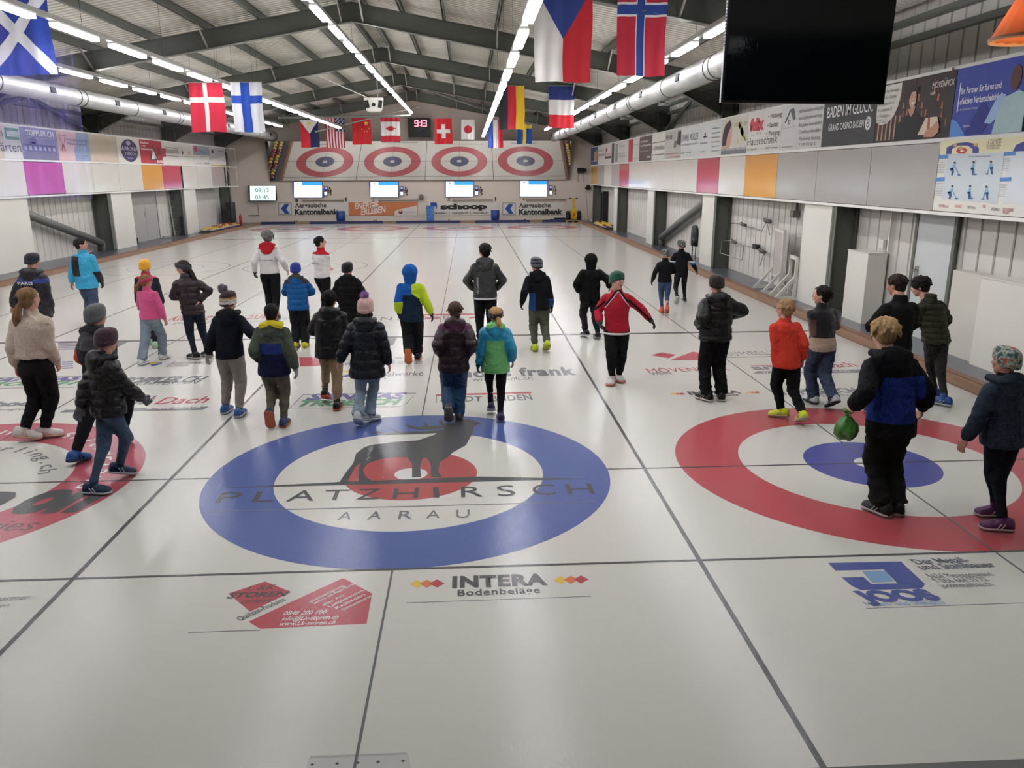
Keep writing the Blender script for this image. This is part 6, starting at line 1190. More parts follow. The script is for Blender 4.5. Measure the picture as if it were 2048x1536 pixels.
    for S, el, wr, d_, mode in arms:
        ra = (.041+bk*.62)*Hb; rb = (.036+bk*.62)*Hb; rc = (.029+bk*.5)*Hb; S_ = S-Vector((0, 0, .012*Hb))
        if slv >= 1: we = wr-d_*.002*Hb; mb.caps(S_, el, ra, rb, 14); mb.caps(el, el.lerp(we, .75), rb, rc*1.12, 14); mb.caps(el.lerp(we, .75), we-d_*.02*Hb, rc*1.12, rc, 14); segs_ += [(S_+(el-S_)*.25, el, ra), (el, wr, rb)]
        else: q = S_.lerp(el, .72); mb.caps(S_, q, ra, ra*.92, 14); segs_ += [(S_+(el-S_)*.3, q, ra)]
    if J.get('collar', True): 
        mb.loft([rg(nk+Vector((0, -.004, z*Hb)), r*Hb, r*Hb*1.0) for z, r in ((-.02, .052), (.02, .050), (.042, .044), (.044, .03))])
    qz = J.get('quilt'); zone = J.get('zone'); cov = J.get('wr', .008)
    def jpost(me, Hb=Hb, sd=sd, segs_=segs_):
        def f(c):
            d = cov*1.2*snoise(c*np.array([1, 1, 1.3]), 1.7, sd)+cov*.75*folds(c, 5.5, sd+3)+cov*.3*folds(c, 12., sd+8)
            if qz: d = d*.6+.011*(np.abs(np.sin((c[:, 2]+.012*snoise(c, 1.5, sd+7))*PI/qz))**.6-.6)
            return d
        disp(me, f)
        c = facec(me); s = np.zeros(len(c), bool)
        for a, b, r in segs_:
            a, b = np.array(a), np.array(b); ab = b-a; t = np.clip(((c-a) @ ab)/(ab @ ab), 0, 1); s |= np.linalg.norm(c-(a+t[:, None]*ab), axis=1) < r*1.16
        c = c/Hb; tx = (c[:, 0]-pel.x/Hb); s &= np.abs(tx) > .078
        setmats(me, jm, zone(tx, c[:, 1], c[:, 2], s) if zone else None)
    jo = job(mb, J.get('name', 'jacket'), e, .0082, jpost, 4, .4)
    if J.get('trim'):
        b = MB(); b.loft([rg(hemc+Vector((0, 0, z)), a, b_) for z, a, b_ in ((-.004, (.104*fl_+bk)*Hb*wide+.006, (.080*fl_+bk)*Hb+.006), (.004, (.104*fl_+bk)*Hb*wide+.010, (.080*fl_+bk)*Hb+.010), (.018, (.104*fl_+bk)*Hb*wide+.010, (.080*fl_+bk)*Hb+.010), (.022, (.1*fl_+bk)*Hb*wide, (.076*fl_+bk)*Hb))]); b.build('hem_trim', mat(J['trim'], .7), jo, True)
    if J.get('text'):
        tt, x0, x1, z0, hh_, cc, vert = J['text']; yb = -(.082+bk)*Hb-.016+lean*.4
        if vert: text(tt, (x0*Hb, yb, z0*Hb), (x0*Hb, yb, (z0+x1)*Hb), hh_*Hb, mat(cc, .6), up=(-1, 0, 0), parent=jo, thick=.003)
        else: text(tt, (x0*Hb, yb, z0*Hb), (x1*Hb, yb, z0*Hb), hh_*Hb, mat(cc, .6), parent=jo, bold=.02, thick=.003)
    # ---- hoods
    if hood:
        hk, hcs = hood[0], [cloth(x, hood[2] if len(hood) > 2 else J.get('k', 'plain')) for x in hood[1]]
        if hk == 'down':
            mb = MB(); q = nk+Vector((0, -.052*Hb, -.012*Hb)); mb.ell(q, .088*Hb, .050*Hb, .062*Hb, None, 18, 10); mb.ell(q+Vector((0, -.012*Hb, -.035*Hb)), .070*Hb, .042*Hb, .055*Hb, None, 16, 10)
            for s in (-1, 1): mb.caps(q+Vector((s*.06*Hb, 0, .012*Hb)), nk+Vector((s*.058*Hb, .05*Hb, .0)), .032*Hb, .022*Hb, 12)
            qq = q
            def hpost(me, Hb=Hb, qq=qq, sd=sd):
                disp(me, lambda c: .007*snoise(c, 3.2, sd+9)+.004*folds(c, 8, sd+9)); c = facec(me)-np.array(qq); inn = (c[:, 2] > .028*Hb-.9*np.abs(c[:, 0])*.5) & (c[:, 1] > -.05*Hb); setmats(me, hcs, inn.astype(int))
            job(mb, 'hood', e, .008, hpost, 4, .4)
        else:
            mb = MB(); q = hc+RH @ Vector((0, -.05*hh, .04*hh)); mb.ell(q, .53*hh, .57*hh, .54*hh, RH, 22, 14); mb.caps(q+Vector((0, -.05*hh, -.2*hh)), nk+Vector((0, -.01*Hb, 0)), .47*hh, .40*hh, 18)
            fc = hc+RH @ Vector((0, .5*hh, -.05*hh))
            def hpost(me, Hb=Hb, fc=fc, hh=hh, sd=sd):
                def f(c):
                    d = .005*snoise(c, 4, sd+9)+.004*folds(c, 8, sd+9); r = np.linalg.norm(c-np.array(fc), axis=1); return d-np.clip((.40*hh-r)/(.40*hh), 0, 1)*.30*hh
                disp(me, f); c = facec(me); r = np.linalg.norm(c-np.array(fc), axis=1); setmats(me, hcs, (r < .36*hh).astype(int) if len(hcs) > 1 else None)
            job(mb, 'hood', e, .0105, hpost, 3, .4)
    # ---- hats
    if hat:
        kind, hcols = hat[0], hat[1]; fb = 'fleece' if kind == 'headband' else 'knit'; hm = [cloth(c_, fb) for c_ in hcols]
        if kind in ('beanie', 'cap'):
            ext = hat[2] if len(hat) > 2 else .0; b = MB(); rings = []; N = 44
            pr_ = [(0, .375, -.12), (.1, .405, -.11), (.2, .425, .04), (.24, .412, .06), (.4, .41, .24), (.6, .365, .40), (.8, .25, .505+ext*.5), (.92, .12, .55+ext), (1, .02, .56+ext)]
            pr_ = [tuple(p0[q]+(p1[q]-p0[q])*k/3 for q in range(3)) for p0, p1 in zip(pr_, pr_[1:]) for k in range(3)]+[pr_[-1]]
            for t, r, z in pr_:
                rings.append([hc+RH @ Vector((r*1.02*hh*math.cos(a)*(1+.008*math.cos(22*a)), (-.03+r*1.16*math.sin(a)*(1+.008*math.cos(22*a)))*hh, (z+(.30 if math.sin(a) > 0 else .10)*math.sin(a)*(1-t))*hh)) for a in [2*PI*j/N for j in range(N)]])
            b.loft(rings); me_o = b.build('hat', hm[0], e, True)
            if len(hm) > 1:
                c = facec(me_o.data); zz_ = (c[:, 2]-hc.z)/hh; idx = np.zeros(len(c), int); fn = hat[3] if len(hat) > 3 else None
                if fn: idx = fn(zz_, c); 
                setmats(me_o.data, hm, idx)
            if kind == 'beanie' and len(hat) > 4:
                pc = hat[4]; b = MB(); c0 = hc+RH @ Vector((pc[1]*hh, -.04*hh, (.66+ext)*hh)); r_ = pc[2]*hh; b.ell(c0, r_*.75, r_*.75, r_*.75, None, 16, 10)
                rr = random.Random(sd)
                for k in range(420):
                    v = Vector((rr.gauss(0, 1), rr.gauss(0, 1), rr.gauss(0, 1))).normalized(); u_ = v.orthogonal().normalized()*.035*r_*3; w_ = v.cross(u_); p0 = c0+v*r_*.6; tp = c0+v*r_*rr.uniform(.95, 1.15)+Vector((rr.gauss(0, .08), rr.gauss(0, .08), rr.gauss(0, .08)))*r_
                    b.add([p0+u_, p0-u_*.5+w_*.8, p0-u_*.5-w_*.8, tp], [(0, 1, 3), (1, 2, 3), (2, 0, 3)])
                b.build('pompom', mat(pc[0], .95, namt=.25, nscale=30), me_o, False)
        elif kind == 'headband':
            b = MB(); N = 40; rings = []
            for r, z in ((.40, -.08), (.445, -.07), (.46, .08), (.445, .21), (.40, .22), (.38, .0)): rings.append([hc+RH @ Vector((r*1.0*hh*math.cos(a), (-.02+r*1.17*math.sin(a))*hh, (z+.06+.13*math.sin(a))*hh)) for a in [2*PI*j/N for j in range(N)]])
            rings.append(rings[0]); b.loft(rings, cap=False); b.build('headband', hm[0], e, True)
    # ---- hair
    if hair:
        hs, hcol = hair['s'], hair['c']; hmx = mat(hcol, .7, namt=.35, nscale=9, bump=.5, bscale=55, spec=.2, stretch=(5, 5, .8)); rr = random.Random(sd+2); mb = MB()
        under = hat is not None and hat[0] != 'headband'
        cut = {'short': -.30, 'long': -.42, 'pony': -.34, 'curly': -.26, 'buzz': -.22, 'mop': -.34}[hs]; gz = {'buzz': .385, 'short': .41, 'pony': .395, 'long': .41, 'curly': .44, 'mop': .45}[hs]
        if not under:
            mb.ell(hp_(0, -.07, .145), gz*.98*hh, (gz+.04)*hh, gz*.98*hh, RH, 22, 14)
            mb.ell(hp_(0, -.20, -.10), (gz-.09)*hh, .27*hh, (.24+abs(cut)*.25)*hh, RH, 18, 12)
            n_t = {'buzz': 0, 'short': 90, 'pony': 30, 'long': 40, 'curly': 190, 'mop': 130}[hs]
            for k in range(n_t):
                a = rr.uniform(0, 2*PI); v = rr.uniform(-.25, 1)
                d = Vector((math.cos(a)*math.sqrt(max(0, 1-max(v, 0)**2)), math.sin(a)*math.sqrt(max(0, 1-max(v, 0)**2)), v))
                if d.y > .25 and d.z < .55: continue
                if d.y > .0 and d.z < .12: continue
                p = hp_(0, -.07, .13)+RH @ Vector((d.x*gz*hh, d.y*(gz+.05)*hh, (d.z*gz if d.z > 0 else d.z*1.6*gz)*hh))
                if hs == 'curly': mb.ell(p, .055*hh*rr.uniform(.8, 1.3), .055*hh, .05*hh, None, 8, 6)
                else:
                    g = RH @ Vector((d.x*.4+rr.uniform(-.3, .3), d.y*.4-.1+rr.uniform(-.25, .25), -1+d.z*.9)); g.normalize(); l_ = (.16 if hs == 'short' else .2)*hh
                    q_ = p+g*l_; mb.caps(p+d*.0, q_+d*.012*hh, .042*hh, .016*hh, 7, 2)
        if hs == 'long' or hs == 'pony':
            if under or hs == 'long':
                for k in range(16):
                    x = -.28+.56*k/15; p = hp_(x, -.28+abs(x)*.35, -.12); L_ = hair.get('len', .7)*hh
                    q_ = p+Vector((rr.uniform(-.03, .03), -.05*hh, -L_*.5)); q2 = q_+Vector((rr.uniform(-.02, .02), -.03*hh, -L_*.5*rr.uniform(.8, 1.1))); mb.caps(p, q_, .06*hh, .06*hh, 8, 2); mb.caps(q_, q2, .06*hh, .03*hh, 8, 2)
        if hs == 'pony':
            ox = hair.get('x', 0); P0 = hp_(ox*.4, -.44, -.05+hair.get('z', 0)); L_ = hair.get('len', 1.1)*hh; dxl = hair.get('dx', 0)*hh
            mb.ell(P0+Vector((0, .02*hh, 0)), .10*hh, .12*hh, .10*hh, None, 10, 8)
            for k in range(26):
                a = rr.uniform(0, 6.28); r_ = .10*hh*rr.random()**.5; o_ = Vector((math.cos(a)*r_, math.sin(a)*r_, 0)); w1 = rr.uniform(.8, 1.05); ph = rr.uniform(-.5, .5); pts = []
                for j in range(7):
                    t = j/6; sp_ = 1+1.2*math.sin(t*PI)*(.8)-t*.4; pts.append(P0+Vector((dxl*t, -.10*hh*math.sin(t*2.2), -L_*t*w1))+o_*sp_+Vector((math.sin(t*9+ph), math.cos(t*8+ph), 0))*.03*hh*t)
                for j in range(6): mb.caps(pts[j], pts[j+1], .042*hh*(1-.45*j/6), .042*hh*(1-.45*(j+1)/6), 7, 1)
        if mb.v:
            def hrp(me, sd=sd, hm=hmx, hh=hh): disp(me, lambda c: .010*hh*5*.2*snoise(c*np.array([3.2, 3.2, .8]), 4.5, sd+4)); setmats(me, [hm])
            job(mb, 'hair', e, .0068 if hs != 'buzz' else .009, hrp, 1, .4)
    e['_h'] = Hb; return e, dict(arms=arms, legs=legs, Hb=Hb, hc=hc, nk=nk, pel=pel, L=L)
W1 = lambda *a: None
BLK, NVY = '#141519', '#161b2b'
P = person
P(1, 'person in navy puffer with white lettering across the shoulders and dark beanie, far left', head=(58, 505), dist=gx(60, 716).y, hdg=8, hands=((24, 618, .0), (104, 622, .05)), gloves=(None, '#17181b'), jacket=dict(c=['#16181f', '#20357c'], bulk=.026, hem=.40, wr=.01, k='shiny', zone=lambda x, y, z, s: ((z > .735) & (z < .775)).astype(int), text=('PARIS', -.075, .075, .725, .026, '#e2e2e6', 0)), hood=('down', ['#14161c', '#1b1d24']), hat=('beanie', ['#1b2030']), trousers=dict(c='#8b98a8', k='denim', style='wide'), shoes=('#d8d8d8', '#d0d0d0'), turn=12, nod=.1, hdv=.02)
P(2, 'girl in cream fleece and black trousers with long light brown ponytail, near left edge', head=(56, 575), feet=((80, 878), (104, 872)), hdg=12, hands=((33, 742, .0), (116, 735, .08)), jacket=dict(c=['#c9b8a4'], k='fleece', bulk=.022, hem=.555, wr=.009, collar=True, name='fleece'), trousers=dict(c='#131317', style='jogger'), shoes=('#d9cfc8', '#d8a890'), hair=dict(s='pony', c='#80603f', len=1.25, x=-.35, dx=-.25, z=-.16), lift=(12, 0), turn=8, foot_yaw=(60, 65))
P(3, 'boy in turquoise ski jacket with black back patch, looking right, far left', head=(161, 477), dist=gx(170, 648).y, hdg=5, hands=((142, 573, 0), (206, 571, .12)), gloves=(None, '#17181b'), jacket=dict(c=['#2b9fc8', '#131418'], bulk=.018, hem=.435, flare=1.08, k='shiny', zone=lambda x, y, z, s: (((x < -.012) & (x > -.118) & (y < .01) & (z > .57) & (z < .80)) | (s & (x > .1) & (z < .62))).astype(int)), trousers=dict(c='#3f4c68', k='denim', style='wide'), shoes=('#2a2c33', '#cccccc'), hair=dict(s='short', c='#1f1915'), turn=70, face=True, skin='a')
P(4, 'child in a yellow beanie and dark jacket behind the pink jacket girl', head=(288, 517), dist=gx(300, 690).y, hdg=0, jacket=dict(c=['#1d2733', '#b8323c'], bulk=.014, zone=lambda x, y, z, s: (z > .80).astype(int)), hat=('beanie', ['#e2a21c'], .05), trousers=dict(c='#16181f'), shoes=('#9cc09a', '#c8d8c0'), hdv=.03)
P(5, 'boy in grey beanie with black and grey jacket trimmed orange, walking behind the maroon beanie', head=(190, 606), feet=((176, 917), (256, 884)), hdg=22, hands=('pocket', (228, 770, .1)), jacket=dict(c=['#4b4d50', '#15171f', '#cc4a3a'], bulk=.018, hem=.42, zone=lambda x, y, z, s: np.where(s & (x < -.135) & (z > .50) & (z < .72), 2, np.where(z < .71, np.where(s, 0, 1), 0))), hood=('down', ['#4b4d50', '#17181b']), hat=('beanie', ['#565a59']), trousers=dict(c='#141519', style='jogger'), shoes=('#1e4f90', '#1a2c50'), lift=(8, 55), turn=0, hdv=.02)
P(6, 'boy in maroon beanie, black puffer and blue jeans striding right, front left', head=(205, 654), feet=((199, 986), (268, 948)), hdg=50, hands=((148, 842, -.15), (291, 803, .12)), gloves=('#56585a', '#56585a'), jacket=dict(c=['#18181a'], k='shiny', bulk=.022, hem=.475, quilt=.075, wr=.011), hood=('down', ['#161617', '#1b1b1d']), hat=('beanie', ['#3c1626']), trousers=dict(c='#3f5268', k='denim', style='slim', wr=.006), shoes=('#10284a', '#b8c4c8'), lift=(0, 14), turn=-30, nod=.1, hdv=.02, foot_yaw=(45, 10))
P(7, 'girl in bright pink jacket and light jeans with ginger ponytail', head=(291, 549), feet=((289, 727), (330, 716)), hdg=14, hands=('front', (332, 645, .0)), jacket=dict(c=['#dc4f88'], k='fleece', bulk=.012, hem=.50, flare=1.05), hat=('headband', ['#b4204e']), trousers=dict(c='#7f8c99', k='denim', style='wide'), shoes=('#cfd2d2', '#e0e0dc'), hair=dict(s='pony', c='#8a5f3c', len=.8, x=-.5, dx=-.4, z=.0), turn=20)
P(8, 'laughing girl in burgundy jacket with dark headband, face turned left, hand on hip', head=(365, 521), feet=((386, 716), (413, 712)), hdg=-28, hands=('front', (400, 608, -.06)), pole=(None, (1, -.55, .1)), jacket=dict(c=['#2c161b'], k='shiny', bulk=.010, hem=.47, quilt=.09), hat=('headband', ['#1d2a3a']), trousers=dict(c='#1c2434', style='slim', wr=.003), shoes=('#17171a', '#a8a8aa'), hair=dict(s='pony', c='#2c1f1a', len=.9, x=.2, dx=.3, z=-.1), turn=-45, nod=.12, face=True, skin='c', foot_yaw=(-30, -20))
P(9, 'child in striped beanie with grey pompom, navy jacket and grey joggers', head=(455, 579), feet=((455, 822), (482, 829)), hdg=4, hands=((414, 716, .0), (512, 668, .10)), gloves=('#a39a98', None), jacket=dict(c=['#141a2a'], bulk=.013, hem=.475), hood=('down', ['#141a2a', '#10141f']), hat=('beanie', ['#9a948b', '#35201d', '#b0783c', '#c9c2b6'], .02, lambda z, c: np.where(z > .27, 1, np.where(z > .17, 2, np.where(z > .10, 3, np.where(z > .04, 0, np.where(z > -.1, 3, 1))))), ('#77777b', -.28, .26)), trousers=dict(c='#8b867f', style='jogger'), shoes=('#3a5f9c', '#d0d4d8'), turn=18, hdv=.03)
P(10, 'boy in olive and blue jacket with yellow hood lining and khaki trousers', head=(542, 607), feet=((541, 858), (570, 848)), hdg=0, hands=((517, 728, .05), (595, 752, -.04)), gloves=(None, '#8f9290'), jacket=dict(c=['#4c5546', '#22346f', '#161d3e'], bulk=.018, hem=.44, flare=1.05, zone=lambda x, y, z, s: np.where(s, 0, np.where(z > .70, 0, np.where(z > .615, 1, 2)))), hood=('down', ['#4c5546', '#d0bb22']), trousers=dict(c='#686051', style='jogger', wr=.01), shoes=('#2c4a66', '#b0583f'), hair=dict(s='buzz', c='#1c1917'), lift=(68, 0), skin='b')
P(11, 'grey haired adult in white sweater with red hood lining and black trousers', head=(533, 461), dist=gx(540, 634).y, hdg=0, hands=((508, 549, .0), (577, 545, .05)), gloves=('#3a2c2e', None), jacket=dict(c=['#d6d3d0', '#b81e2c', '#2a2a30'], bulk=.008, hem=.52, name='sweater', zone=lambda x, y, z, s: np.where((z > .80) | ((z > .735+.9*np.abs(x)) & (y < 0) & ~s), 1, 0), text=('CC Baden Regio', -.07, .07, .665, .016, '#2a2a30', 0)), hood=('down', ['#b81e2c', '#a81a28']), trousers=dict(c='#15161a', style='regular'), shoes=('#15161a', '#222226'), hair=dict(s='mop', c='#6f6c68'), turn=-35, skin='c')
P(12, 'child in royal blue beanie and blue puffer with yellow shoes', head=(590, 523), feet=((593, 692), (612, 692)), hdg=0, hands=('front', 'front'), pole=((-1, -.6, 0), (1, -.6, 0)), jacket=dict(c=['#1b5a96', '#43464a'], bulk=.024, hem=.455, quilt=.085, zone=lambda x, y, z, s: ((z > .765) & (np.abs(x) > .03)).astype(int)), hood=('down', ['#1c5c9a', '#43464a']), hat=('beanie', ['#20308c'], .03), trousers=dict(c='#24262c', style='snow'), shoes=('#d9cf2c', '#c8c030'), hdv=.03)
P(13, 'adult with glasses in white polo with red collar, turned to the right', head=(640, 473), dist=gx(640, 634).y, hdg=32, hands=('front', (655, 552, .25)), pole=(None, (.9, -1, -.2)), jacket=dict(c=['#d8d5d2', '#b81e2c'], bulk=.006, hem=.50, sleeve=.5, name='polo_shirt', zone=lambda x, y, z, s: ((z > .785) | (s & (z > .755))).astype(int), text=('Baden Regio', -.065, .05, .67, .015, '#2a2a30', 0)), trousers=dict(c='#131318'), shoes=('#15161a', '#222226'), hair=dict(s='short', c='#1a1614'), turn=38, face=True, glasses=True, skin='c')
P(14, 'child with black hair in black puffer, beige trousers and orange soled shoes', head=(659, 581), feet=((654, 800), (676, 815)), hdg=0, hands=('front', (699, 715, .08)), jacket=dict(c=['#0e0e10'], bulk=.030, hem=.43, k='shiny', wr=.011), hood=('down', ['#0e0e10', '#121214']), trousers=dict(c='#8c755c', style='jogger', wr=.011), shoes=('#151518', '#d8583c'), hair=dict(s='short', c='#14110f'), lift=(25, 0), skin='b', turn=12)
P(15, 'person in black beanie and long black puffer behind the pink beanie girl', head=(694, 523), dist=gx(694, 697).y, hdg=5, hands=('pocket', 'pocket'), jacket=dict(c=['#101216'], bulk=.028, hem=.36, quilt=.10), hood=('down', ['#101216', '#14161a']), hat=('beanie', ['#121318']), trousers=dict(c='#14151a'), shoes=('#15161a', '#222226'), turn=20, hdv=.02)
P(16, 'girl in pink beanie with lilac pompom, long navy puffer coat and pale jeans', head=(730, 592), feet=((720, 852), (757, 838)), hdg=3, hands=((676, 730, .0), (782, 744, .0)), jacket=dict(c=['#131a2a'], k='shiny', bulk=.024, hem=.385, quilt=.105, flare=1.12, name='coat'), hood=('down', ['#131a2a', '#0f1522']), hat=('beanie', ['#c9a59c'], .03, None, ('#a47fb4', -.02, .24)), trousers=dict(c='#8799a6', k='denim', style='flare'), shoes=('#b8bcbc', '#d8d8d4'), hair=dict(s='long', c='#3a2c26', len=.35), skin='c', lift=(35, 8), hdv=.03, foot_yaw=(0, 45))
P(17, 'child with blue hood up, navy and lime jacket, orange shoe sole showing', head=(819, 525), feet=((817, 729), (836, 716)), hdg=0, hands=((797, 632, .0), (866, 636, .0)), gloves=('#141a2a', '#141a2a'), jacket=dict(c=['#152c42', '#1656a0', '#b9d22a'], bulk=.016, hem=.435, zone=lambda x, y, z, s: np.where(s & (x < 0), np.where(z > .635, 1, 2), np.where(s, 2, np.where((z > .705) & (x < .015), 1, np.where((z > .72-.75*(x-.01)) & (x >= .015), 2, 0))))), hood=('up', ['#1656a0', '#0e2a50']), trousers=dict(c='#1b1e25', style='snow'), shoes=('#1c1e24', '#c8683a'), lift=(75, 0), hdv=.03)
P(18, 'girl in dark maroon winter coat and blue snow trousers with brown hair', head=(910, 603), feet=((898, 845), (918, 835)), hdg=0, hands=((880, 716, .0), (941, 714, .0)), gloves=('#141418', '#141418'), jacket=dict(c=['#2e1522', '#552040'], k='shiny', bulk=.024, hem=.43, quilt=.095, zone=lambda x, y, z, s: (z > .775).astype(int)), hood=('down', ['#4c1d38', '#3a1630'], 'shiny'), trousers=dict(c='#1b4468', style='snow', k='shiny'), shoes=('#4a4c50', '#77756f'), hair=dict(s='pony', c='#4e3c30', len=.3, x=-.3, z=-.25), lift=(60, 0))
P(19, 'tall boy in dark grey sports jacket with white side lettering, hands in pockets', head=(969, 487), dist=gx(969, 690).y, hdg=0, hands=('pocket', 'pocket'), pole=((-1, -.5, .2), (1, -.5, .2)), jacket=dict(c=['#3f3f40'], k='shiny', bulk=.014, hem=.475, trim='#c8c8c8', text=('USC LAUPERSW', -.065, .16, .53, .018, '#d0d0d0', 1)), hood=('down', ['#3f3f40', '#353536']), trousers=dict(c='#131317', style='regular'), shoes=('#17171b', '#28282c'), hair=dict(s='short', c='#1c1816'), turn=-25, skin='c')
P(20, 'girl in green and turquoise jacket with navy headband and blonde ponytail', head=(991, 614), feet=((982, 824), (1001, 838)), hdg=0, hands=((955, 737, .0), (1027, 728, .0)), gloves=('#1a2a34', None), jacket=dict(c=['#6cb86c', '#2590b4'], k='shiny', bulk=.020, hem=.42, flare=1.1, zone=lambda x, y, z, s: (s | (z > .715)).astype(int)), hood=('down', ['#2590b4', '#74c470'], 'shiny'), hat=('headband', ['#161d2c']), trousers=dict(c='#131318', style='slim'), shoes=('#3c2a50', '#b0a8b8'), hair=dict(s='pony', c='#b48c5c', len=.95, x=.3, dx=.15, z=.03), lift=(22, 0), hdv=.0)
P(21, 'child in striped beanie, dark jacket with blue sides, cargo trousers and lime shoes', head=(1073, 513), feet=((1069, 699), (1092, 702)), hdg=-4, hands=((1042, 612, -.02), (1104, 618, .03)), gloves=('#131418', '#131418'), jacket=dict(c=['#191c22', '#1b3f78'], bulk=.010, hem=.455, zone=lambda x, y, z, s: ((~s & (x < -.055) & (z < .64)) | (s & (x > 0) & (z < .57))).astype(int)), hood=('down', ['#191c22', '#14161a']), hat=('beanie', ['#1c2030', '#56585e'], .0, lambda z, c: (((z*9).astype(int) % 2) == 0).astype(int)), trousers=dict(c='#56584a', style='jogger', wr=.010), shoes=('#c4d42c', '#a4b030'), lift=(0, 30), turn=-20, hdv=.02)
P(22, 'person with black hood up, thick black jacket and dark grey trousers', head=(1182, 504), feet=((1165, 671), (1192, 674)), hdg=-8, hands=('pocket', (1222, 578, .05)), jacket=dict(c=['#0c0d10'], bulk=.026, hem=.44, wr=.010), hood=('up', ['#0c0d10', '#050506']), trousers=dict(c='#27282c', style='jogger', wr=.01), shoes=('#131316', '#a8a8aa'), lift=(10, 5), foot_yaw=(-10, 5), hdv=.03)
P(23, 'boy facing the camera in green beanie and red track jacket, arm stretched out', head=(1234, 541), feet=((1240, 762), (1222, 768)), hdg=187, hands=((1306, 645, -.05), (1198, 652, -.08)), gloves=('#141418', '#141418'), pole=((-.4, -1, 0), (.4, -1, 0)), jacket=dict(c=['#b01e30', '#15151a', '#d8d6d4'], bulk=.010, hem=.465, trim='#d8d6d4', name='track_jacket', zone=lambda x, y, z, s: np.where(s & (np.abs((z-.70)-.9*(.16-np.abs(x))) < .012), 1, np.where((y > 0) & ~s & (np.abs(np.abs(x)-(.045+.75*(.80-z))) < .010) & (z > .66), 1, np.where((y > 0) & ~s & (np.abs(np.abs(x)-(.03+.75*(.80-z))) < .004) & (z > .66), 2, np.where(z < .475, 1, 0))))), hat=('beanie', ['#175038'], .04), trousers=dict(c='#15161a', style='jogger', more=['#3a3c42'], zone=lambda x, y, z: (np.abs(x) > .105).astype(int)), shoes=('#d4d2cc', '#e0786a'), face=True, turn=-38, nod=.06, skin='c', hair=dict(s='short', c='#3a2c26'), hdv=.02, foot_yaw=(-15, 15))
P(24, 'small child in speckled grey cap, black top and jeans with orange shoes', head=(1331, 498), feet=((1323, 623), (1333, 628)), hdg=8, hands=((1303, 565, .0), 'front'), gloves=('#17181b', None), jacket=dict(c=['#17181d', '#8c2a34'], bulk=.006, hem=.50, name='sweater', zone=lambda x, y, z, s: (s & (np.abs(z-.72) < .05) & (x < 0) & (np.abs(y) < .02)).astype(int)), hat=('cap', ['#5c5c58']), trousers=dict(c='#3d5270', k='denim', style='slim'), shoes=('#d8593a', '#d87850'), turn=-35, face=True, lift=(0, 35), hdv=.01)
P(25, 'child in dotted grey cap, black top and blue white armbands beside the right kerb', head=(1363, 480), feet=((1353, 608), (1368, 602)), hdg=4, hands=('pocket', (1395, 545, .0)), gloves=(None, '#17181b'), jacket=dict(c=['#1c1d21', '#c8ccd4', '#2a5a9c'], bulk=.006, hem=.50, name='sweater', zone=lambda x, y, z, s: np.where(s & (z > .645) & (z < .675), 1, np.where(s & (z > .615) & (z <= .645), 2, 0))), hat=('cap', ['#55554f']), trousers=dict(c='#25272c', style='slim'), shoes=('#1c1c20', '#c8c8c4'), turn=-30, face=True, lift=(50, 0), hdv=.01)
P(26, 'person in black hooded puffer and wide black trousers, right elbow raised', head=(1437, 548), feet=((1406, 798), (1442, 797)), hdg=-4, hands=((1394, 657, .0), (.17, .16, .66, 0)), pole=(None, (1, -.35, -.15)), gloves=('#22468c', None), jacket=dict(c=['#0f0f12'], k='shiny', bulk=.028, hem=.50, quilt=.10, wr=.01), hood=('down', ['#0f0f12', '#0b0b0d']), hat=('beanie', ['#2f2720'], .0), trousers=dict(c='#121216', style='wide', wr=.009), shoes=('#17181c', '#c8bcb4'), foot_yaw=(-25, 20), nod=.1, hdv=.02)
P(27, 'blonde boy in orange red sweater and black joggers with neon yellow shoes', head=(1570, 599), feet=((1540, 831), (1598, 846)), hdg=-6, hands=((1553, 739, .0), (1607, 726, .0)), jacket=dict(c=['#d2402f'], bulk=.012, hem=.455, name='sweater', k='plain'), trousers=dict(c='#121318', style='jogger', wr=.009), shoes=('#c8d82a', '#b8a888'), hair=dict(s='short', c='#a07e58'), turn=-28, glasses=True, lift=(5, 28), foot_yaw=(-50, 10), skin='c')
P(28, 'dark haired boy in navy jacket with beige band and brown sleeve, baggy jeans', head=(1644, 572), feet=((1620, 802), (1656, 816)), hdg=-10, hands=((1633, 712, .08), 'front'), jacket=dict(c=['#12161f', '#b8a48e', '#5c4030'], k='fleece', bulk=.012, hem=.475, zone=lambda x, y, z, s: np.where(s & (z < .735), 2, np.where(z > .585, 0, 1))), trousers=dict(c='#3d4a60', k='denim', style='wide', wr=.01), shoes=('#c8ccd0', '#202024'), hair=dict(s='short', c='#1e1814'), turn=-48, face=True, lift=(0, 30), skin='c')
P(29, 'tall boy in plain black sweater beside the curly haired one, right side', head=(1806, 552), dist=gx(1833, 832).y, hdg=-5, hands=('front', 'front'), jacket=dict(c=['#0f1013'], bulk=.014, hem=.47, name='sweater'), trousers=dict(c='#17181c'), shoes=('#17181c', '#888888'), hair=dict(s='short', c='#2c221c'), turn=-30, nod=.25)
P(30, 'boy with dark curly hair in olive jacket and grey trousers, by the right kerb', head=(1853, 556), feet=((1858, 792), (1878, 808)), hdg=-18, hands=('front', 'pocket'), jacket=dict(c=['#4a4a34', '#36382a'], bulk=.014, hem=.49, quilt=.07, zone=lambda x, y, z, s: (z > .745).astype(int)), trousers=dict(c='#3c3a3a', style='slim'), shoes=('#2a4c8c', '#b8c0c4'), hair=dict(s='curly', c='#201a17'), turn=-40, nod=.3, skin='c', foot_yaw=(-30, -20))
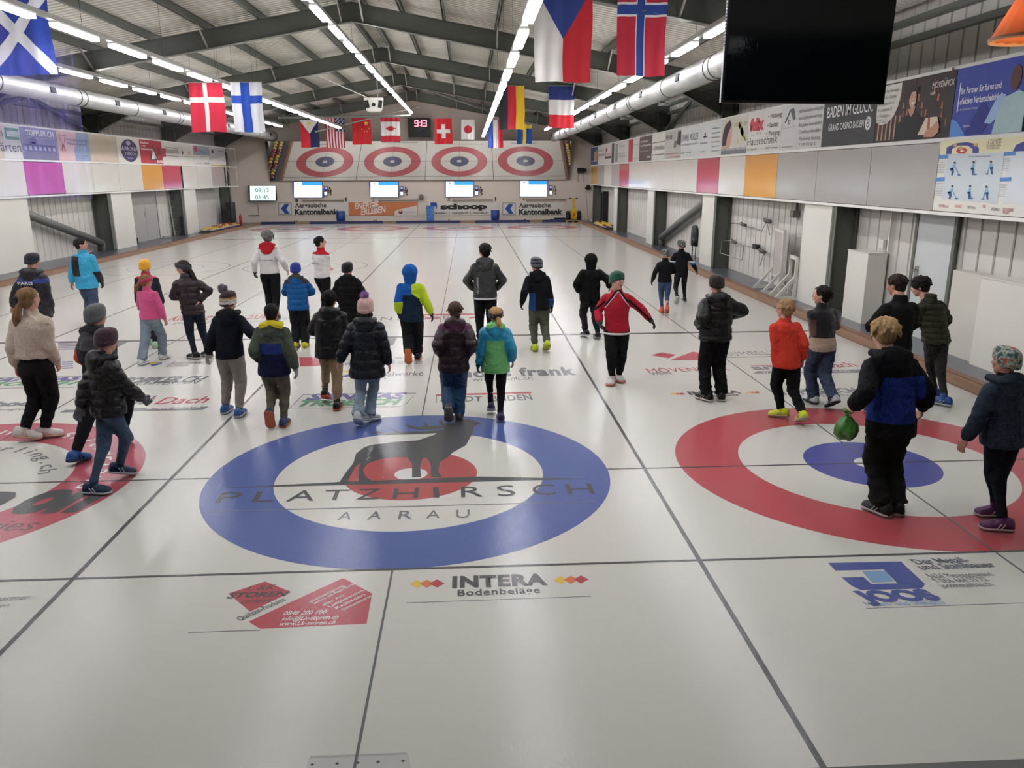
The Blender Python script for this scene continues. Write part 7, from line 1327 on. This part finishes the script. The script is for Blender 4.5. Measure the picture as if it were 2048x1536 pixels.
e31, i31 = P(31, 'blonde boy in royal blue and black jacket holding a green bag, front right', head=(1780, 641), feet=((1750, 1022), (1790, 1019)), hdg=-2, hands=((1701, 826, -.02), (1848, 826, .05)), jacket=dict(c=['#12141b', '#182f78'], k='plain', bulk=.022, hem=.42, zone=lambda x, y, z, s: ((z < .735) & (z > .50) & (np.abs(x) < .15) & ((~s) | (np.abs(x) < .10))).astype(int)), hood=('down', ['#12141b', '#0e1016']), trousers=dict(c='#20211d', style='wide', wr=.012), shoes=('#15161a', '#b8b4b0'), hair=dict(s='mop', c='#a88a60'), nod=.18, skin='c', foot_yaw=(-20, 20))
P(32, 'child in flowered cap and grey blue jacket with purple shoes, cut by the right edge', head=(2022, 692), feet=((1976, 1030), (1988, 1058)), hdg=-14, hands=((1926, 890, .0), 'front'), jacket=dict(c=['#2f3d4c', '#141418'], bulk=.018, hem=.47, zone=lambda x, y, z, s: (z > .815).astype(int)), hood=('down', ['#33424f', '#2b3844']), hat=('cap', ['#8f8c80'], .0), trousers=dict(c='#121826', style='slim', wr=.005), shoes=('#5c2a58', '#c8b8b8'), turn=-20, hdv=.02, foot_yaw=(-70, -60), lean=.03)
run_jobs()
# patterned caps
pm = bpy.data.materials.new('flower_cap'); pm.use_nodes = True; nt = pm.node_tree; v_ = nt.nodes.new('ShaderNodeTexNoise'); v_.inputs['Scale'].default_value = 26; v_.inputs['Detail'].default_value = 1; r_ = nt.nodes.new('ShaderNodeValToRGB'); cr = r_.color_ramp
cr.elements[0].position = .36; cr.elements[0].color = (*hx('#3f5a55'), 1); cr.elements[1].position = .64; cr.elements[1].color = (*hx('#b4553c'), 1)
for p_, c_ in ((.46, '#8f9a90'), (.54, '#b8b4a0'), (.58, '#6f8a80')): el = cr.elements.new(p_); el.color = (*hx(c_), 1)
cr.interpolation = 'CONSTANT'; t_ = nt.nodes.new('ShaderNodeTexCoord'); nt.links.new(t_.outputs['Object'], v_.inputs['Vector']); nt.links.new(v_.outputs['Fac'], r_.inputs[0]); nt.links.new(r_.outputs[0], nt.nodes['Principled BSDF'].inputs['Base Color']); nt.nodes['Principled BSDF'].inputs['Roughness'].default_value = .9
dm_ = bpy.data.materials.new('dotted_cap'); dm_.use_nodes = True; nt = dm_.node_tree; v_ = nt.nodes.new('ShaderNodeTexVoronoi'); v_.inputs['Scale'].default_value = 30; r_ = nt.nodes.new('ShaderNodeValToRGB'); cr = r_.color_ramp; cr.interpolation = 'CONSTANT'
cr.elements[0].color = (*hx('#b8b8a8'), 1); cr.elements[1].position = .3; cr.elements[1].color = (*hx('#4c4d4a'), 1)
t_ = nt.nodes.new('ShaderNodeTexCoord'); nt.links.new(t_.outputs['Object'], v_.inputs['Vector']); nt.links.new(v_.outputs['Distance'], r_.inputs[0]); nt.links.new(r_.outputs[0], nt.nodes['Principled BSDF'].inputs['Base Color']); nt.nodes['Principled BSDF'].inputs['Roughness'].default_value = .9
for o in bpy.data.objects:
    if o.name.startswith('hat') and o.parent:
        l_ = o.parent.get('label', '')
        if 'flowered cap' in l_: setmats(o.data, [pm])
        elif 'speckled grey cap' in l_ or 'dotted grey cap' in l_: setmats(o.data, [dm_])
# the green bag in the front right boy's left hand
S, el, wr, d_, mode = i31['arms'][0]; wl_ = e31.location+Matrix.Rotation(e31.rotation_euler.z, 3, 'Z') @ (wr+d_*.085)
e = empty('gift_bag', wl_-Vector((0, 0, .02))); tag(e, 'crumpled green bag tied at the neck, hanging from the blonde boy\'s left hand', 'bag')
b = MB(); N = 26; rings = []
for z, r in ((-.20, .03), (-.195, .06), (-.17, .085), (-.12, .095), (-.07, .08), (-.03, .04), (-.012, .018), (.0, .014), (.02, .035), (.035, .05)):
    rings.append([Vector((r*math.cos(a)*(1+.10*math.sin(3*a+z*40)+.05*math.sin(7*a)), r*math.sin(a)*(1+.12*math.sin(4*a+1)), z+.008*math.sin(5*a))) for a in [2*PI*j/N for j in range(N)]])
b.loft(rings); b.build('bag_body', mat('#3f7a2e', .35, namt=.35, nscale=14, bump=.8, bscale=30), e, True)
MB().tube([Vector((.018*math.cos(a), .018*math.sin(a), -.006)) for a in [2*PI*j/14 for j in range(15)]], .004, 6).build('tie', mat('#2c5a24', .5), e, True)
for k in list(bpy.data.objects):
    if '_h' in k: del k['_h']
